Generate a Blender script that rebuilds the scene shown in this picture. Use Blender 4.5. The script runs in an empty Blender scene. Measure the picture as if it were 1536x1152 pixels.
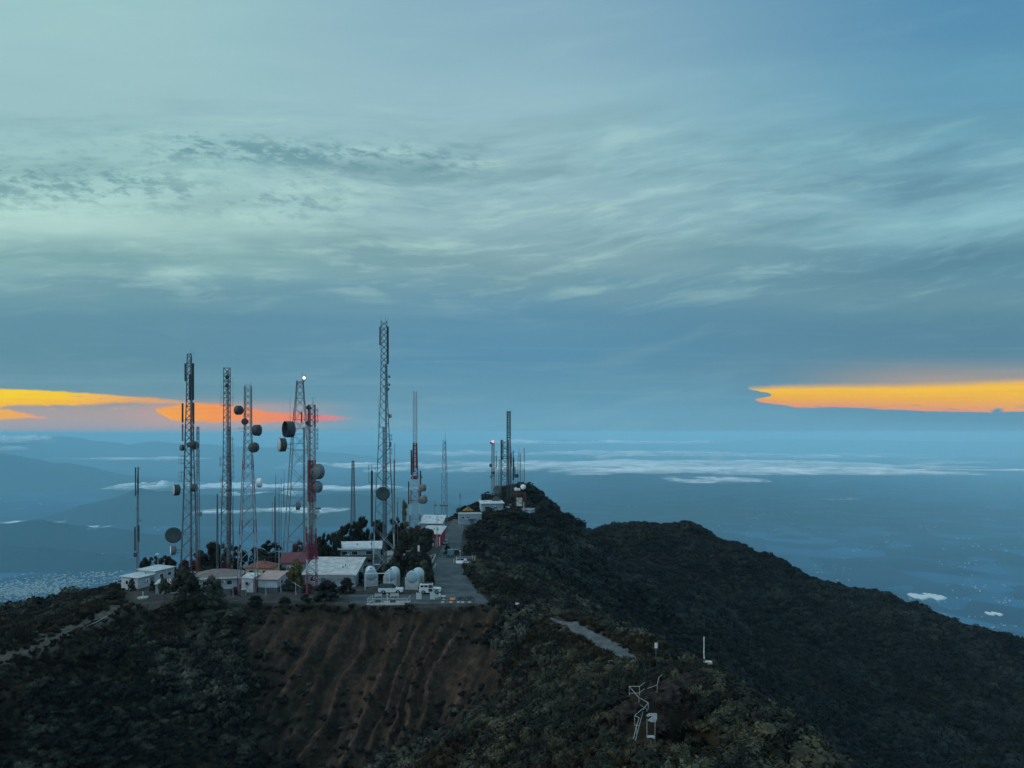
import bpy, bmesh, math, random
import numpy as np
from mathutils import Vector, Matrix, noise as mnoise

random.seed(7)
rng = np.random.default_rng(11)
scene = bpy.context.scene
col = scene.collection
R = math.radians

# ------------------------------------------------------------------ frame
F = 1100.0        # focal length in photo pixels (1536 wide)
H = 650.0         # photo row of the eye level
CX = 768.0
ZC = 33.7         # eye height above the summit terrace (z = 0)


def P(px, py, Y):
    return Vector(((px - CX) / F * Y, Y, ZC - (py - H) / F * Y))


def lin(v):
    v /= 255.0
    return v / 12.92 if v <= 0.04045 else ((v + 0.055) / 1.055) ** 2.4


def C(r, g, b):
    return (lin(r), lin(g), lin(b), 1.0)


# ------------------------------------------------------------------ objects
def tag(o, label=None, cat=None, group=None, kind=None):
    if label: o['label'] = label
    if cat: o['category'] = cat
    if group: o['group'] = group
    if kind: o['kind'] = kind
    return o


def empty(name, loc, rz=0.0, label=None, cat=None, group=None):
    o = bpy.data.objects.new(name, None)
    o.empty_display_size = 0.5
    col.objects.link(o)
    o.location = loc
    o.rotation_euler = (0, 0, rz)
    return tag(o, label, cat, group)


class MB:
    """collects simple solids, then links them as ONE mesh object"""
    def __init__(self):
        self.v = []; self.f = []; self.m = []

    def add(self, vs, fs, mi=0):
        n = len(self.v)
        self.v.extend([tuple(p) for p in vs])
        self.f.extend([tuple(i + n for i in f) for f in fs])
        self.m.extend([mi] * len(fs))

    def box(self, c, s, rz=0.0, mi=0):
        x, y, z = s[0] / 2, s[1] / 2, s[2] / 2
        cs, sn = math.cos(rz), math.sin(rz)
        vs = []
        for dz in (-z, z):
            for dx, dy in ((-x, -y), (x, -y), (x, y), (-x, y)):
                vs.append((c[0] + dx * cs - dy * sn, c[1] + dx * sn + dy * cs, c[2] + dz))
        self.add(vs, [(3, 2, 1, 0), (4, 5, 6, 7), (0, 1, 5, 4), (1, 2, 6, 5), (2, 3, 7, 6), (3, 0, 4, 7)], mi)

    def bar(self, p, q, r, n=4, r2=None, mi=0):
        p = Vector(p); q = Vector(q); d = q - p
        if d.length < 1e-6: return
        d.normalize()
        a = Vector((0, 0, 1)) if abs(d.z) < 0.95 else Vector((1, 0, 0))
        u = d.cross(a).normalized(); w = d.cross(u)
        r2 = r if r2 is None else r2
        vs = []
        for c0, rr in ((p, r), (q, r2)):
            for k in range(n):
                t = 2 * math.pi * (k + 0.5) / n
                vs.append(c0 + u * (rr * math.cos(t)) + w * (rr * math.sin(t)))
        fs = [(k, (k + 1) % n, n + (k + 1) % n, n + k) for k in range(n)]
        fs.append(tuple(range(n))[::-1]); fs.append(tuple(range(n, 2 * n)))
        self.add(vs, [f[::-1] for f in fs], mi)

    def path(self, pts, r, n=5, mi=0):
        for a, b in zip(pts[:-1], pts[1:]): self.bar(a, b, r, n, mi=mi)

    def lathe(self, origin, axis, prof, n=20, mi=0):
        """prof: list of (distance along axis, radius)"""
        axis = Vector(axis).normalized(); origin = Vector(origin)
        a = Vector((0, 0, 1)) if abs(axis.z) < 0.95 else Vector((1, 0, 0))
        u = axis.cross(a).normalized(); w = axis.cross(u)
        vs = []
        for t, r in prof:
            for k in range(n):
                an = 2 * math.pi * k / n
                vs.append(origin + axis * t + u * (r * math.cos(an)) + w * (r * math.sin(an)))
        fs = []
        for i in range(len(prof) - 1):
            for k in range(n):
                k2 = (k + 1) % n
                fs.append((i * n + k, (i + 1) * n + k, (i + 1) * n + k2, i * n + k2))
        self.add(vs, fs, mi)

    def prism(self, prof, x0, x1, mi=0):
        """profile of (y, z) extruded along x"""
        n = len(prof)
        vs = [(x0, y, z) for y, z in prof] + [(x1, y, z) for y, z in prof]
        fs = [(k, (k + 1) % n, n + (k + 1) % n, n + k) for k in range(n)]
        fs.append(tuple(range(n))[::-1]); fs.append(tuple(range(n, 2 * n)))
        self.add(vs, [f[::-1] for f in fs], mi)

    def prism_y(self, prof, y0, y1, mi=0):
        """profile of (x, z) extruded along y"""
        n = len(prof)
        vs = [(x, y0, z) for x, z in prof] + [(x, y1, z) for x, z in prof]
        fs = [(k, (k + 1) % n, n + (k + 1) % n, n + k) for k in range(n)]
        fs.append(tuple(range(n))[::-1]); fs.append(tuple(range(n, 2 * n)))
        self.add(vs, fs, mi)

    def build(self, name, mat, parent=None, smooth=False, bevel=0.0, loc=None):
        me = bpy.data.meshes.new(name)
        me.from_pydata(self.v, [], self.f)
        mats = mat if isinstance(mat, (list, tuple)) else [mat]
        for m in mats: me.materials.append(m)
        if len(mats) > 1:
            me.polygons.foreach_set('material_index', self.m)
        bm = bmesh.new(); bm.from_mesh(me)
        bmesh.ops.recalc_face_normals(bm, faces=bm.faces)
        bm.to_mesh(me); bm.free()
        if smooth:
            me.polygons.foreach_set('use_smooth', [True] * len(me.polygons))
        me.update()
        o = bpy.data.objects.new(name, me)
        col.objects.link(o)
        if parent: o.parent = parent
        if loc is not None: o.location = loc
        if bevel > 0:
            b = o.modifiers.new('bevel', 'BEVEL'); b.width = bevel; b.segments = 2; b.limit_method = 'ANGLE'
        return o


# ------------------------------------------------------------------ materials
def new_mat(name):
    m = bpy.data.materials.new(name); m.use_nodes = True
    nt = m.node_tree
    return m, nt, nt.nodes['Principled BSDF']


def simple(name, rgb, rough=0.6, metal=0.0, var=0.12, vscale=3.0, bump=0.0, spec=0.3):
    """base colour (linear) with noise wear"""
    m, nt, b = new_mat(name)
    tc = nt.nodes.new('ShaderNodeTexCoord')
    n = nt.nodes.new('ShaderNodeTexNoise'); n.inputs['Scale'].default_value = vscale; n.inputs['Detail'].default_value = 6
    nt.links.new(tc.outputs['Object'], n.inputs['Vector'])
    r = nt.nodes.new('ShaderNodeValToRGB')
    r.color_ramp.elements[0].position = 0.3; r.color_ramp.elements[1].position = 0.75
    r.color_ramp.elements[0].color = tuple(c * (1 - var) for c in rgb[:3]) + (1,)
    r.color_ramp.elements[1].color = tuple(min(1, c * (1 + var)) for c in rgb[:3]) + (1,)
    nt.links.new(n.outputs['Fac'], r.inputs['Fac'])
    nt.links.new(r.outputs['Color'], b.inputs['Base Color'])
    b.inputs['Roughness'].default_value = rough
    b.inputs['Metallic'].default_value = metal
    b.inputs['Specular IOR Level'].default_value = spec
    if bump:
        bp = nt.nodes.new('ShaderNodeBump'); bp.inputs['Strength'].default_value = bump; bp.inputs['Distance'].default_value = 0.05
        nt.links.new(n.outputs['Fac'], bp.inputs['Height']); nt.links.new(bp.outputs['Normal'], b.inputs['Normal'])
    return m


def corrugated(name, rgb, period=0.35, axis='X', var=0.2, stain=(0.12, 0.09, 0.07)):
    m, nt, b = new_mat(name)
    tc = nt.nodes.new('ShaderNodeTexCoord')
    w = nt.nodes.new('ShaderNodeTexWave'); w.wave_type = 'BANDS'; w.bands_direction = axis
    w.inputs['Scale'].default_value = 0.314 / period; w.inputs['Distortion'].default_value = 0
    nt.links.new(tc.outputs['Object'], w.inputs['Vector'])
    n = nt.nodes.new('ShaderNodeTexNoise'); n.inputs['Scale'].default_value = 0.8; n.inputs['Detail'].default_value = 8; n.inputs['Roughness'].default_value = 0.65
    nt.links.new(tc.outputs['Object'], n.inputs['Vector'])
    r = nt.nodes.new('ShaderNodeValToRGB')
    r.color_ramp.elements[0].position = 0.32; r.color_ramp.elements[0].color = tuple(rgb[i] * (1 - var) * .8 + stain[i] * .2 for i in range(3)) + (1,)
    r.color_ramp.elements[1].position = 0.6; r.color_ramp.elements[1].color = tuple(rgb[:3]) + (1,)
    nt.links.new(n.outputs['Fac'], r.inputs['Fac'])
    nt.links.new(r.outputs['Color'], b.inputs['Base Color'])
    bp = nt.nodes.new('ShaderNodeBump'); bp.inputs['Strength'].default_value = 0.5; bp.inputs['Distance'].default_value = 0.04
    nt.links.new(w.outputs['Fac'], bp.inputs['Height']); nt.links.new(bp.outputs['Normal'], b.inputs['Normal'])
    b.inputs['Roughness'].default_value = 0.5
    b.inputs['Specular IOR Level'].default_value = 0.3
    return m


def banded(name, c1, c2, bounds, base=None):
    """paint bands by height inside the tower: bounds = list of (z0, z1) painted c2, elsewhere c1"""
    m, nt, b = new_mat(name)
    tc = nt.nodes.new('ShaderNodeTexCoord')
    s = nt.nodes.new('ShaderNodeSeparateXYZ'); nt.links.new(tc.outputs['Object'], s.inputs[0])
    acc = None
    for z0, z1 in bounds:
        a = nt.nodes.new('ShaderNodeMath'); a.operation = 'GREATER_THAN'; nt.links.new(s.outputs['Z'], a.inputs[0]); a.inputs[1].default_value = z0
        c = nt.nodes.new('ShaderNodeMath'); c.operation = 'LESS_THAN'; nt.links.new(s.outputs['Z'], c.inputs[0]); c.inputs[1].default_value = z1
        d = nt.nodes.new('ShaderNodeMath'); d.operation = 'MULTIPLY'; nt.links.new(a.outputs[0], d.inputs[0]); nt.links.new(c.outputs[0], d.inputs[1])
        if acc is None: acc = d
        else:
            e = nt.nodes.new('ShaderNodeMath'); e.operation = 'MAXIMUM'; nt.links.new(acc.outputs[0], e.inputs[0]); nt.links.new(d.outputs[0], e.inputs[1]); acc = e
    mx = nt.nodes.new('ShaderNodeMix'); mx.data_type = 'RGBA'
    mx.inputs[6].default_value = tuple(c1[:3]) + (1,); mx.inputs[7].default_value = tuple(c2[:3]) + (1,)
    if acc: nt.links.new(acc.outputs[0], mx.inputs[0])
    else: mx.inputs[0].default_value = 0
    n = nt.nodes.new('ShaderNodeTexNoise'); n.inputs['Scale'].default_value = 2.5; n.inputs['Detail'].default_value = 5
    nt.links.new(tc.outputs['Object'], n.inputs['Vector'])
    mr = nt.nodes.new('ShaderNodeMapRange'); mr.inputs[1].default_value = 0.3; mr.inputs[2].default_value = 0.7; mr.inputs[3].default_value = 0.7; mr.inputs[4].default_value = 1.15
    nt.links.new(n.outputs['Fac'], mr.inputs[0])
    mu = nt.nodes.new('ShaderNodeVectorMath'); mu.operation = 'SCALE'
    nt.links.new(mx.outputs[2], mu.inputs[0]); nt.links.new(mr.outputs[0], mu.inputs['Scale'])
    nt.links.new(mu.outputs[0], b.inputs['Base Color'])
    b.inputs['Roughness'].default_value = 0.55
    return m


def emit(name, rgb, s):
    m, nt, b = new_mat(name)
    b.inputs['Base Color'].default_value = tuple(rgb[:3]) + (1,)
    b.inputs['Emission Color'].default_value = tuple(rgb[:3]) + (1,)
    b.inputs['Emission Strength'].default_value = s
    return m
HAZE_D = 4.6e-5
HAZE_C = (0.42, 0.80, 0.95, 1)
VOLB = 2
SUN_E, SUN_A, SUN_S, SUN_ANG = 25, -98, 1.25, 11
DOME = (0.50, 0.78, 0.98)
# ------------------------------------------------------------------ noise in numpy
_perm = rng.permutation(4096)


def _hash(ix, iy):
    return _perm[(ix + _perm[iy & 4095]) & 4095] / 4095.0


def vnoise(x, y):
    ix = np.floor(x).astype(int); iy = np.floor(y).astype(int)
    fx = x - ix; fy = y - iy
    fx = fx * fx * (3 - 2 * fx); fy = fy * fy * (3 - 2 * fy)
    a = _hash(ix, iy); b = _hash(ix + 1, iy); c = _hash(ix, iy + 1); d = _hash(ix + 1, iy + 1)
    return (a * (1 - fx) + b * fx) * (1 - fy) + (c * (1 - fx) + d * fx) * fy - 0.5


def fbm(x, y, octv=4, gain=0.5):
    s = 0; a = 1.0
    for k in range(octv):
        s = s + a * vnoise(x + 17.3 * k, y - 9.1 * k); x = x * 2.03; y = y * 2.03; a *= gain
    return s


def sstep(a, b, x):
    t = np.clip((x - a) / (b - a), 0, 1)
    return t * t * (3 - 2 * t)


# ------------------------------------------------------------------ the mountain: control points
CP = []


def cp(px, py, Y, dz=0.0):
    v = P(px, py, Y); CP.append((v.x, v.y, v.z + dz))


def cz(px, Y, z):
    CP.append(((px - CX) / F * Y, Y, z))


def zc(Y):
    return 0.0 if Y < 150 else -0.0205 * (Y - 150)


for px in (200, 270, 340, 400, 470, 540, 600, 660, 710):
    cz(px, 143.5, 0.0); cz(px, 147, 0.0); cz(px, 156, zc(156)); cz(px, 166, zc(166))
for px in (220, 290, 360, 430, 500, 570, 630, 665):
    cz(px, 175, zc(175))
for px in (440, 500, 560, 620, 660): cz(px, 190, zc(190))
for px in (560, 600, 640, 665, 685): cz(px, 205, zc(205))
for px in (600, 640, 665, 690): cz(px, 222, zc(222)); cz(px, 245, zc(245))
for px in (640, 665, 690, 705): cz(px, 270, zc(270)); cz(px, 290, zc(286))
for px, Y, z in ((200, 190, -5), (300, 200, -6), (400, 206, -5), (470, 222, -5), (540, 240, -6), (600, 262, -7), (150, 172, -3),
                 (200, 235, -24), (300, 245, -24), (400, 258, -24), (500, 275, -24), (600, 300, -20), (650, 315, -14)):
    cz(px, Y, z)
# the slope right of the road and the near ridge with its lower road
for a in ((720, 858, 178), (760, 850, 190, -1.5), (800, 830, 235, -1.5), (850, 860, 240, -1.5), (725, 893, 152), (735, 908, 144.5),
          (760, 905, 147), (790, 900, 152, -1), (830, 897, 155, -1), (880, 913, 138, -1), (930, 928, 120, -1), (1000, 958, 100, -1),
          (1060, 988, 76, -.8), (1120, 1032, 60, -.6), (1200, 1100, 52, -.6), (1250, 1152, 46, -.6),
          (850, 938, 121), (880, 950, 110), (915, 971, 97), (950, 990, 86), (975, 990, 84), (1010, 1000, 74, -.6),
          (800, 930, 136), (760, 925, 140)):
    cp(*a)
for px, Y, z in ((1100, 150, -34), (1250, 120, -34), (1400, 90, -32), (1000, 205, -34), (930, 190, -19), (900, 235, -23), (1000, 250, -44),
                 (1200, 200, -58), (1400, 170, -66), (1600, 130, -66), (1600, 60, -30), (1150, 95, -13), (1050, 120, -11), (960, 150, -9), (870, 190, -9), (1300, 60, 0)):
    cz(px, Y, z)
# the second hill
for a in ((765, 733, 330), (750, 738, 327), (800, 739, 330, -1), (725, 752, 322), (700, 764, 316), (672, 777, 310), (690, 787, 288), (715, 785, 289), (755, 781, 292),
          (795, 779, 294), (760, 757, 312), (800, 760, 312), (832, 770, 327, -1.5), (870, 793, 335, -1.5), (830, 800, 300, -1), (800, 830, 262, -1.5), (870, 850, 272, -1.5),
          (950, 870, 300, -1.5)):
    cp(*a)
for px, Y, z in ((765, 365, -3), (700, 365, -14), (765, 450, -52), (850, 400, -44), (650, 365, -26), (650, 440, -64), (850, 480, -70)):
    cz(px, Y, z)
# the big dark ridge on the right
for a in ((885, 793, 420), (905, 786, 440), (960, 786, 455), (1000, 780, 460), (1035, 780, 460), (1065, 793, 455), (1100, 816, 450),
          (1150, 833, 445), (1200, 858, 440), (1300, 888, 430), (1400, 923, 420), (1536, 969, 405), (1700, 1030, 390), (1900, 1120, 370)):
    cp(*a, -2.6)
for a in ((900, 830, 370), (1000, 830, 400), (1000, 900, 330), (1100, 900, 370), (1100, 960, 310), (1200, 950, 370), (1200, 1050, 300),
          (1300, 1000, 350), (1300, 1152, 262), (1450, 1050, 330), (1500, 1152, 282), (1000, 950, 282), (1700, 1150, 320)):
    cp(*a, -2)
for px, Y, z in ((900, 540, -88), (1000, 580, -100), (1100, 580, -115), (1300, 550, -130), (1600, 520, -165), (1900, 480, -190), (1000, 700, -190), (1500, 700, -260), (768, 620, -150)):
    cz(px, Y, z)
# left shoulder
for a in ((0, 985, 115), (50, 966, 121), (100, 945, 128), (165, 910, 140), (60, 930, 152), (0, 950, 142), (0, 908, 200, -1.5), (100, 893, 186, -1.5), (50, 903, 195, -1.5), (150, 874, 172, -1),
          (-150, 920, 200), (-300, 940, 205), (-150, 1010, 120), (-300, 1060, 115)):
    cp(*a)
for px, Y, z in ((0, 260, -46), (100, 250, -42), (-200, 260, -58), (-300, 160, -18), (0, 400, -120), (300, 400, -110), (-400, 400, -170), (0, 600, -230), (400, 600, -200)):
    cz(px, Y, z)
# the steep front face
for px in range(360, 740, 60):
    cp(px, 918, 141.5); cp(px, 945, 138.5)
for a in ((200, 950, 137), (300, 945, 138), (0, 1050, 108), (100, 1050, 114), (200, 1050, 122), (300, 1050, 125), (400, 1050, 128.5), (500, 1050, 129), (600, 1050, 128), (690, 1050, 125),
          (-150, 1150, 95), (0, 1152, 100), (100, 1152, 105), (200, 1152, 111), (300, 1152, 114), (400, 1152, 117), (500, 1152, 118), (590, 1152, 114),
          (740, 960, 135), (740, 1030, 122), (790, 1000, 113), (720, 1080, 106), (700, 1152, 76), (760, 1100, 84), (650, 1152, 95),
          (820, 1060, 77), (800, 1152, 58), (900, 1152, 45), (900, 1080, 55), (960, 1052, 52), (960, 1152, 42), (1050, 1152, 42), (1150, 1152, 44),
          (1055, 1006, 65), (1020, 1090, 49)):
    cp(*a)
for px, Y, z in ((600, 85, -31), (300, 75, -42), (0, 60, -34), (-300, 60, -40), (600, 45, 0), (300, 35, -18), (900, 28, 15), (1300, 28, 12), (768, 22, 12), (500, 20, 2), (1600, 25, 0), (0, 20, -20)):
    cz(px, Y, z)

CPa = np.array(CP, dtype=float)
# merge near-coincident points
keep = []
for i in range(len(CPa)):
    if all(np.hypot(*(CPa[i, :2] - CPa[j, :2])) > 1.2 for j in keep): keep.append(i)
CPa = CPa[keep]
RBF_N = len(CPa)
RBF_D = np.hypot(CPa[:, None, 0] - CPa[None, :, 0], CPa[:, None, 1] - CPa[None, :, 1])
RBF_C = 1.5
RBF_K = np.zeros((RBF_N + 3, RBF_N + 3))
RBF_K[:RBF_N, :RBF_N] = -np.sqrt(RBF_D ** 2 + RBF_C * RBF_C) - np.eye(RBF_N) * 0.15
RBF_K[:RBF_N, RBF_N] = 1; RBF_K[:RBF_N, RBF_N + 1:] = CPa[:, :2]; RBF_K[RBF_N, :RBF_N] = 1; RBF_K[RBF_N + 1:, :RBF_N] = CPa[:, :2].T
RBF_W = np.linalg.solve(RBF_K, np.concatenate([CPa[:, 2], np.zeros(3)]))


def zbase(x, y):
    x = np.asarray(x, dtype=float); y = np.asarray(y, dtype=float)
    sh = x.shape; x = x.ravel(); y = y.ravel()
    out = np.empty_like(x)
    for i in range(0, len(x), 20000):
        xs = x[i:i + 20000]; ys = y[i:i + 20000]
        k = -np.sqrt((xs[:, None] - CPa[None, :, 0]) ** 2 + (ys[:, None] - CPa[None, :, 1]) ** 2 + RBF_C * RBF_C)
        out[i:i + 20000] = k @ RBF_W[:RBF_N] + RBF_W[RBF_N] + RBF_W[RBF_N + 1] * xs + RBF_W[RBF_N + 2] * ys
    return out.reshape(sh)


def inpoly(x, y, poly):
    ins = np.zeros(x.shape, bool)
    n = len(poly)
    for i in range(n):
        x0, y0 = poly[i]; x1, y1 = poly[(i + 1) % n]
        if y0 == y1: continue
        c = (y0 > y) != (y1 > y)
        ins ^= c & (x < (x1 - x0) * (y - y0) / (y1 - y0) + x0)
    return ins


def dist_poly(x, y, pts, closed=True):
    d = np.full(x.shape, 1e9)
    n = len(pts)
    for i in range(n if closed else n - 1):
        x0, y0 = pts[i]; x1, y1 = pts[(i + 1) % n]
        dx, dy = x1 - x0, y1 - y0
        t = np.clip(((x - x0) * dx + (y - y0) * dy) / (dx * dx + dy * dy + 1e-9), 0, 1)
        d = np.minimum(d, np.hypot(x - x0 - t * dx, y - y0 - t * dy))
    return d


def sdist(x, y, poly):
    d = dist_poly(x, y, poly)
    return np.where(inpoly(x, y, poly), -d, d)


def XY(px, Y): return ((px - CX) / F * Y, Y)


PLATEAU = [XY(*a) for a in ((186, 146), (188, 160), (196, 170), (260, 176), (330, 181), (430, 188), (520, 205), (600, 212), (625, 225), (632, 250), (640, 280), (672, 302),
                            (716, 292), (704, 278), (699, 250), (694, 215), (692, 190), (704, 168), (724, 153), (741, 144.7))] + [XY(px_, 143.4 + 1.1 * (mnoise.noise(Vector((px_ * .06, 1.5, 0))) + .6 * mnoise.noise(Vector((px_ * .17, 4.5, 0))))) for px_ in range(732, 225, -6)]


def ground_of(px, py):
    """where the photo's ray meets the smooth ground (used for siting things that stand in the open)"""
    Ys = np.arange(30, 620, 0.25)
    x = (px - CX) / F * Ys; z = ZC - (py - H) / F * Ys
    g = zbase(x, Ys)
    i = np.argmax(g >= z)
    return Vector((x[i], Ys[i], g[i]))


LROAD = [ground_of(*a) for a in ((826, 928), (846, 935), (866, 944), (885, 953), (905, 965), (925, 977), (950, 990), (968, 990))]
LROADxy = [(p.x, p.y) for p in LROAD]
PATHxy = [(p.x, p.y) for p in (ground_of(*a) for a in ((-60, 1010), (0, 992), (50, 972), (90, 953), (130, 935), (165, 915), (190, 908)))]
UPATHxy = [(p.x, p.y) for p in (ground_of(*a) for a in ((60, 950), (90, 930), (125, 912), (150, 903), (185, 905)))]


def zfull(x, y, masks=False):
    z = zbase(x, y)
    pl = sdist(x, y, PLATEAU)
    lr = dist_poly(x, y, LROADxy, False)
    rough = sstep(0.3, 7, pl) * sstep(2.6, 6, lr)
    # cliff mask: in front of the terrace edge
    u = x / y * F + CX
    cl = sstep(330, 430, u) * (1 - sstep(735, 765, u)) * sstep(0.2, 3.0, pl) * (y < 146) * sstep(112, 122, y + 0.02 * (u - 550))
    xs = x + 0.34 * (143 - y) + 3.4 * fbm(x / 13, y / 12, 4) + 0.9 * fbm(x / 3, y / 4, 3)
    rid = 1 - 2 * np.abs(fbm(xs / 3.0, y / 40, 2, 0.6)) * 2.0
    ph = (xs / 4.3 + 1.9 * vnoise(xs / 9, y / 70)) % 1.0
    rid2 = np.where(ph < 0.68, ph / 0.68, (1 - ph) / 0.32) * (0.72 + 0.9 * vnoise(xs / 5 + 31, y / 9))
    rid3 = np.abs((xs / 1.7 + 0.9 * vnoise(xs / 4, y / 30)) % 1.0 - 0.5) * 2
    g = (1 + 0.45 * np.exp(-np.clip(pl, 0, 99) / 5)) * ((0.7 * rid2 ** 1.5 + 0.15 * rid + 0.22 * rid3) * 4.6 - 2.8)
    edge = sstep(-0.2, 2.6, pl)
    z = z + cl * edge * (g * (0.65 + 0.35 * vnoise(x / 8, y / 8)) + 0.45 * fbm(x / 1.3, y / 1.6, 4))
    far = sstep(150, 330, y)
    z = z + rough * (1 - cl) * (1.6 * fbm(x / 14, y / 14, 4) * (0.45 + far) + 3.2 * far * fbm(x / 45, y / 45, 4) + 7.0 * far * (0.35 - np.abs(fbm((x * .9 + y * .5) / 38, (y * .9 - x * .5) / 160, 3))) + 0.35 * fbm(x / 3, y / 3, 3))
    z = z - 4.6 * (1 - sstep(0.55, 1.0, np.sqrt(((x - 11.6) / 2.5) ** 2 + ((y - 46.8) / 3.2) ** 2) + 0.25 * vnoise(x, y)))   # pit shaped deep and steep so that shade darkens the hollow
    if masks:
        pa = dist_poly(x, y, PATHxy, False); pu = dist_poly(x, y, UPATHxy, False)
        globals()['RIB'] = sstep(-1.6, 0.6, g)
        return z, pl, lr, cl, pa, pu
    return z


def zat(x, y):
    return float(zfull(np.array([float(x)]), np.array([float(y)]))[0])


# terrain grid: fine near the camera, coarse far away, plus a skirt down to the plain
NU = 780
us = np.linspace(-1.25, 1.35, NU)
ys = [16.0]
while ys[-1] < 900:
    y_ = ys[-1]
    ys.append(y_ + (max(0.22, 0.004 * y_) if 100 < y_ < 150 else max(0.3, 0.0062 * y_)))
ys = np.array(ys)
U, Yg = np.meshgrid(us, ys)
Xg = U * Yg
Zg, PLm, LRm, CLm, PAm, PUm = zfull(Xg, Yg, True)
RIBm = RIB.copy()
# beyond the summit the cone carries on down to the plain
PLAIN = -1400.0
nr, nc = Xg.shape
verts = np.stack([Xg, Yg, Zg], -1)
rows = [verts]
last = verts[-1].copy()
for k in range(1, 26):
    t = (k / 25.0) ** 1.6
    r_ = last.copy()
    sc_ = 1 + t * 3.2
    r_[:, 0] *= sc_; r_[:, 1] *= sc_
    base = last[:, 2] + (PLAIN - 60 - last[:, 2]) * (1 - (1 - t) ** 1.5)
    r_[:, 2] = base + (1 - t) * t * 160 * fbm(r_[:, 0] / 400, r_[:, 1] / 400, 4)
    rows.append(r_[None])
V = np.concatenate(rows, 0)
nr2 = V.shape[0]


def grid_mesh(name, V):
    nr, nc = V.shape[:2]
    me = bpy.data.meshes.new(name)
    idx = np.arange(nr * nc).reshape(nr, nc)
    q = np.stack([idx[:-1, :-1], idx[:-1, 1:], idx[1:, 1:], idx[1:, :-1]], -1).reshape(-1, 4)
    me.vertices.add(nr * nc); me.vertices.foreach_set('co', V.reshape(-1).astype(np.float32))
    me.loops.add(q.size); me.loops.foreach_set('vertex_index', q.ravel().astype(np.int32))
    me.polygons.add(len(q))
    me.polygons.foreach_set('loop_start', np.arange(0, q.size, 4, dtype=np.int32))
    me.polygons.foreach_set('loop_total', np.full(len(q), 4, dtype=np.int32))
    me.polygons.foreach_set('use_smooth', np.ones(len(q), dtype=bool))
    me.update(calc_edges=True)
    return me


def set_attr(me, name, arr):
    a = me.attributes.new(name, 'FLOAT', 'POINT')
    a.data.foreach_set('value', arr.ravel().astype(np.float32))


def padm(a, v=0.0):
    return np.concatenate([a, np.full((nr2 - nr, nc), v)], 0)


dirt = (1 - sstep(-1.5, 1.2, PLm + 1.2 * fbm(Xg / 4, Yg / 4, 3)))
soil = CLm * sstep(-0.35, 0.2, fbm(Xg / 5, Yg / 5, 4) + 0.42 - 0.75 * sstep(4, 32, 143.5 - Yg)) * (0.3 + 0.7 * RIBm * sstep(-0.35, 0.25, fbm(Xg / 3 + 9, Yg / 3, 3) + 0.15))
pathm = np.maximum(1 - sstep(0.8, 2.6, PAm + 0.8 * fbm(Xg / 2, Yg / 2, 3)), 0.55 * (1 - sstep(0.6, 2.2, PUm + 1.2 * fbm(Xg / 3, Yg / 3, 3))))
pathm = np.maximum(pathm, 0.5 * (1 - sstep(0.3, 1.3, np.abs(LRm - 1.9))))
me = grid_mesh('mountain', V)
set_attr(me, 'dirt', padm(dirt)); set_attr(me, 'soil', padm(soil)); set_attr(me, 'path', padm(pathm))


def terrain_material():
    m, nt, b = new_mat('mountain_ground')
    L = nt.links

    def attr(n):
        a = nt.nodes.new('ShaderNodeAttribute'); a.attribute_name = n; return a.outputs['Fac']

    def nz(scale, det=6, rough=0.6):
        n = nt.nodes.new('ShaderNodeTexNoise'); n.inputs['Scale'].default_value = scale; n.inputs['Detail'].default_value = det; n.inputs['Roughness'].default_value = rough
        L.new(geo.outputs['Position'], n.inputs['Vector']); return n.outputs['Fac']

    def ramp(f, stops):
        r = nt.nodes.new('ShaderNodeValToRGB'); e = r.color_ramp.elements
        e[0].position, e[0].color = stops[0][0], tuple(stops[0][1]) + (1,)
        e[1].position, e[1].color = stops[-1][0], tuple(stops[-1][1]) + (1,)
        for s in stops[1:-1]:
            k = e.new(s[0]); k.color = tuple(s[1]) + (1,)
        L.new(f, r.inputs[0]); return r.outputs[0]

    def mix(f, a, c):
        x = nt.nodes.new('ShaderNodeMix'); x.data_type = 'RGBA'; L.new(f, x.inputs[0]); L.new(a, x.inputs[6]); L.new(c, x.inputs[7]); return x.outputs[2]
    geo = nt.nodes.new('ShaderNodeNewGeometry')
    veg = ramp(nz(0.7, 8), [(0.3, (0.006, 0.005, 0.004)), (0.52, (0.015, 0.013, 0.009)), (0.75, (0.045, 0.037, 0.025))])
    so = ramp(nz(0.9, 9, 0.72), [(0.3, (0.02, 0.013, 0.01)), (0.5, (0.058, 0.037, 0.027)), (0.72, (0.16, 0.105, 0.078))])
    di = ramp(nz(0.4, 9, 0.68), [(0.3, (0.016, 0.018, 0.018)), (0.5, (0.04, 0.042, 0.041)), (0.7, (0.085, 0.082, 0.075))])
    pa = ramp(nz(1.5, 8), [(0.3, (0.045, 0.04, 0.032)), (0.7, (0.13, 0.115, 0.095))])
    c = mix(attr('soil'), veg, so); c = mix(attr('dirt'), c, di); c = mix(attr('path'), c, pa)
    L.new(c, b.inputs['Base Color'])
    b.inputs['Roughness'].default_value = 0.95; b.inputs['Specular IOR Level'].default_value = 0.1
    bp = nt.nodes.new('ShaderNodeBump'); bp.inputs['Strength'].default_value = 0.7; bp.inputs['Distance'].default_value = 0.25
    L.new(nz(1.6, 10, 0.7), bp.inputs['Height']); L.new(bp.outputs['Normal'], b.inputs['Normal'])
    return m


me.materials.append(terrain_material())
mountain = bpy.data.objects.new('mountain', me); col.objects.link(mountain)
tag(mountain, kind='structure')

# ------------------------------------------------------------------ roads (sheets laid on the levelled ground)
asphalt = simple('asphalt', (0.043, 0.056, 0.062), 0.8, 0, 0.5, 0.35)
concrete = simple('concrete', (0.28, 0.28, 0.27), 0.8, 0, 0.2, 1.2)


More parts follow.
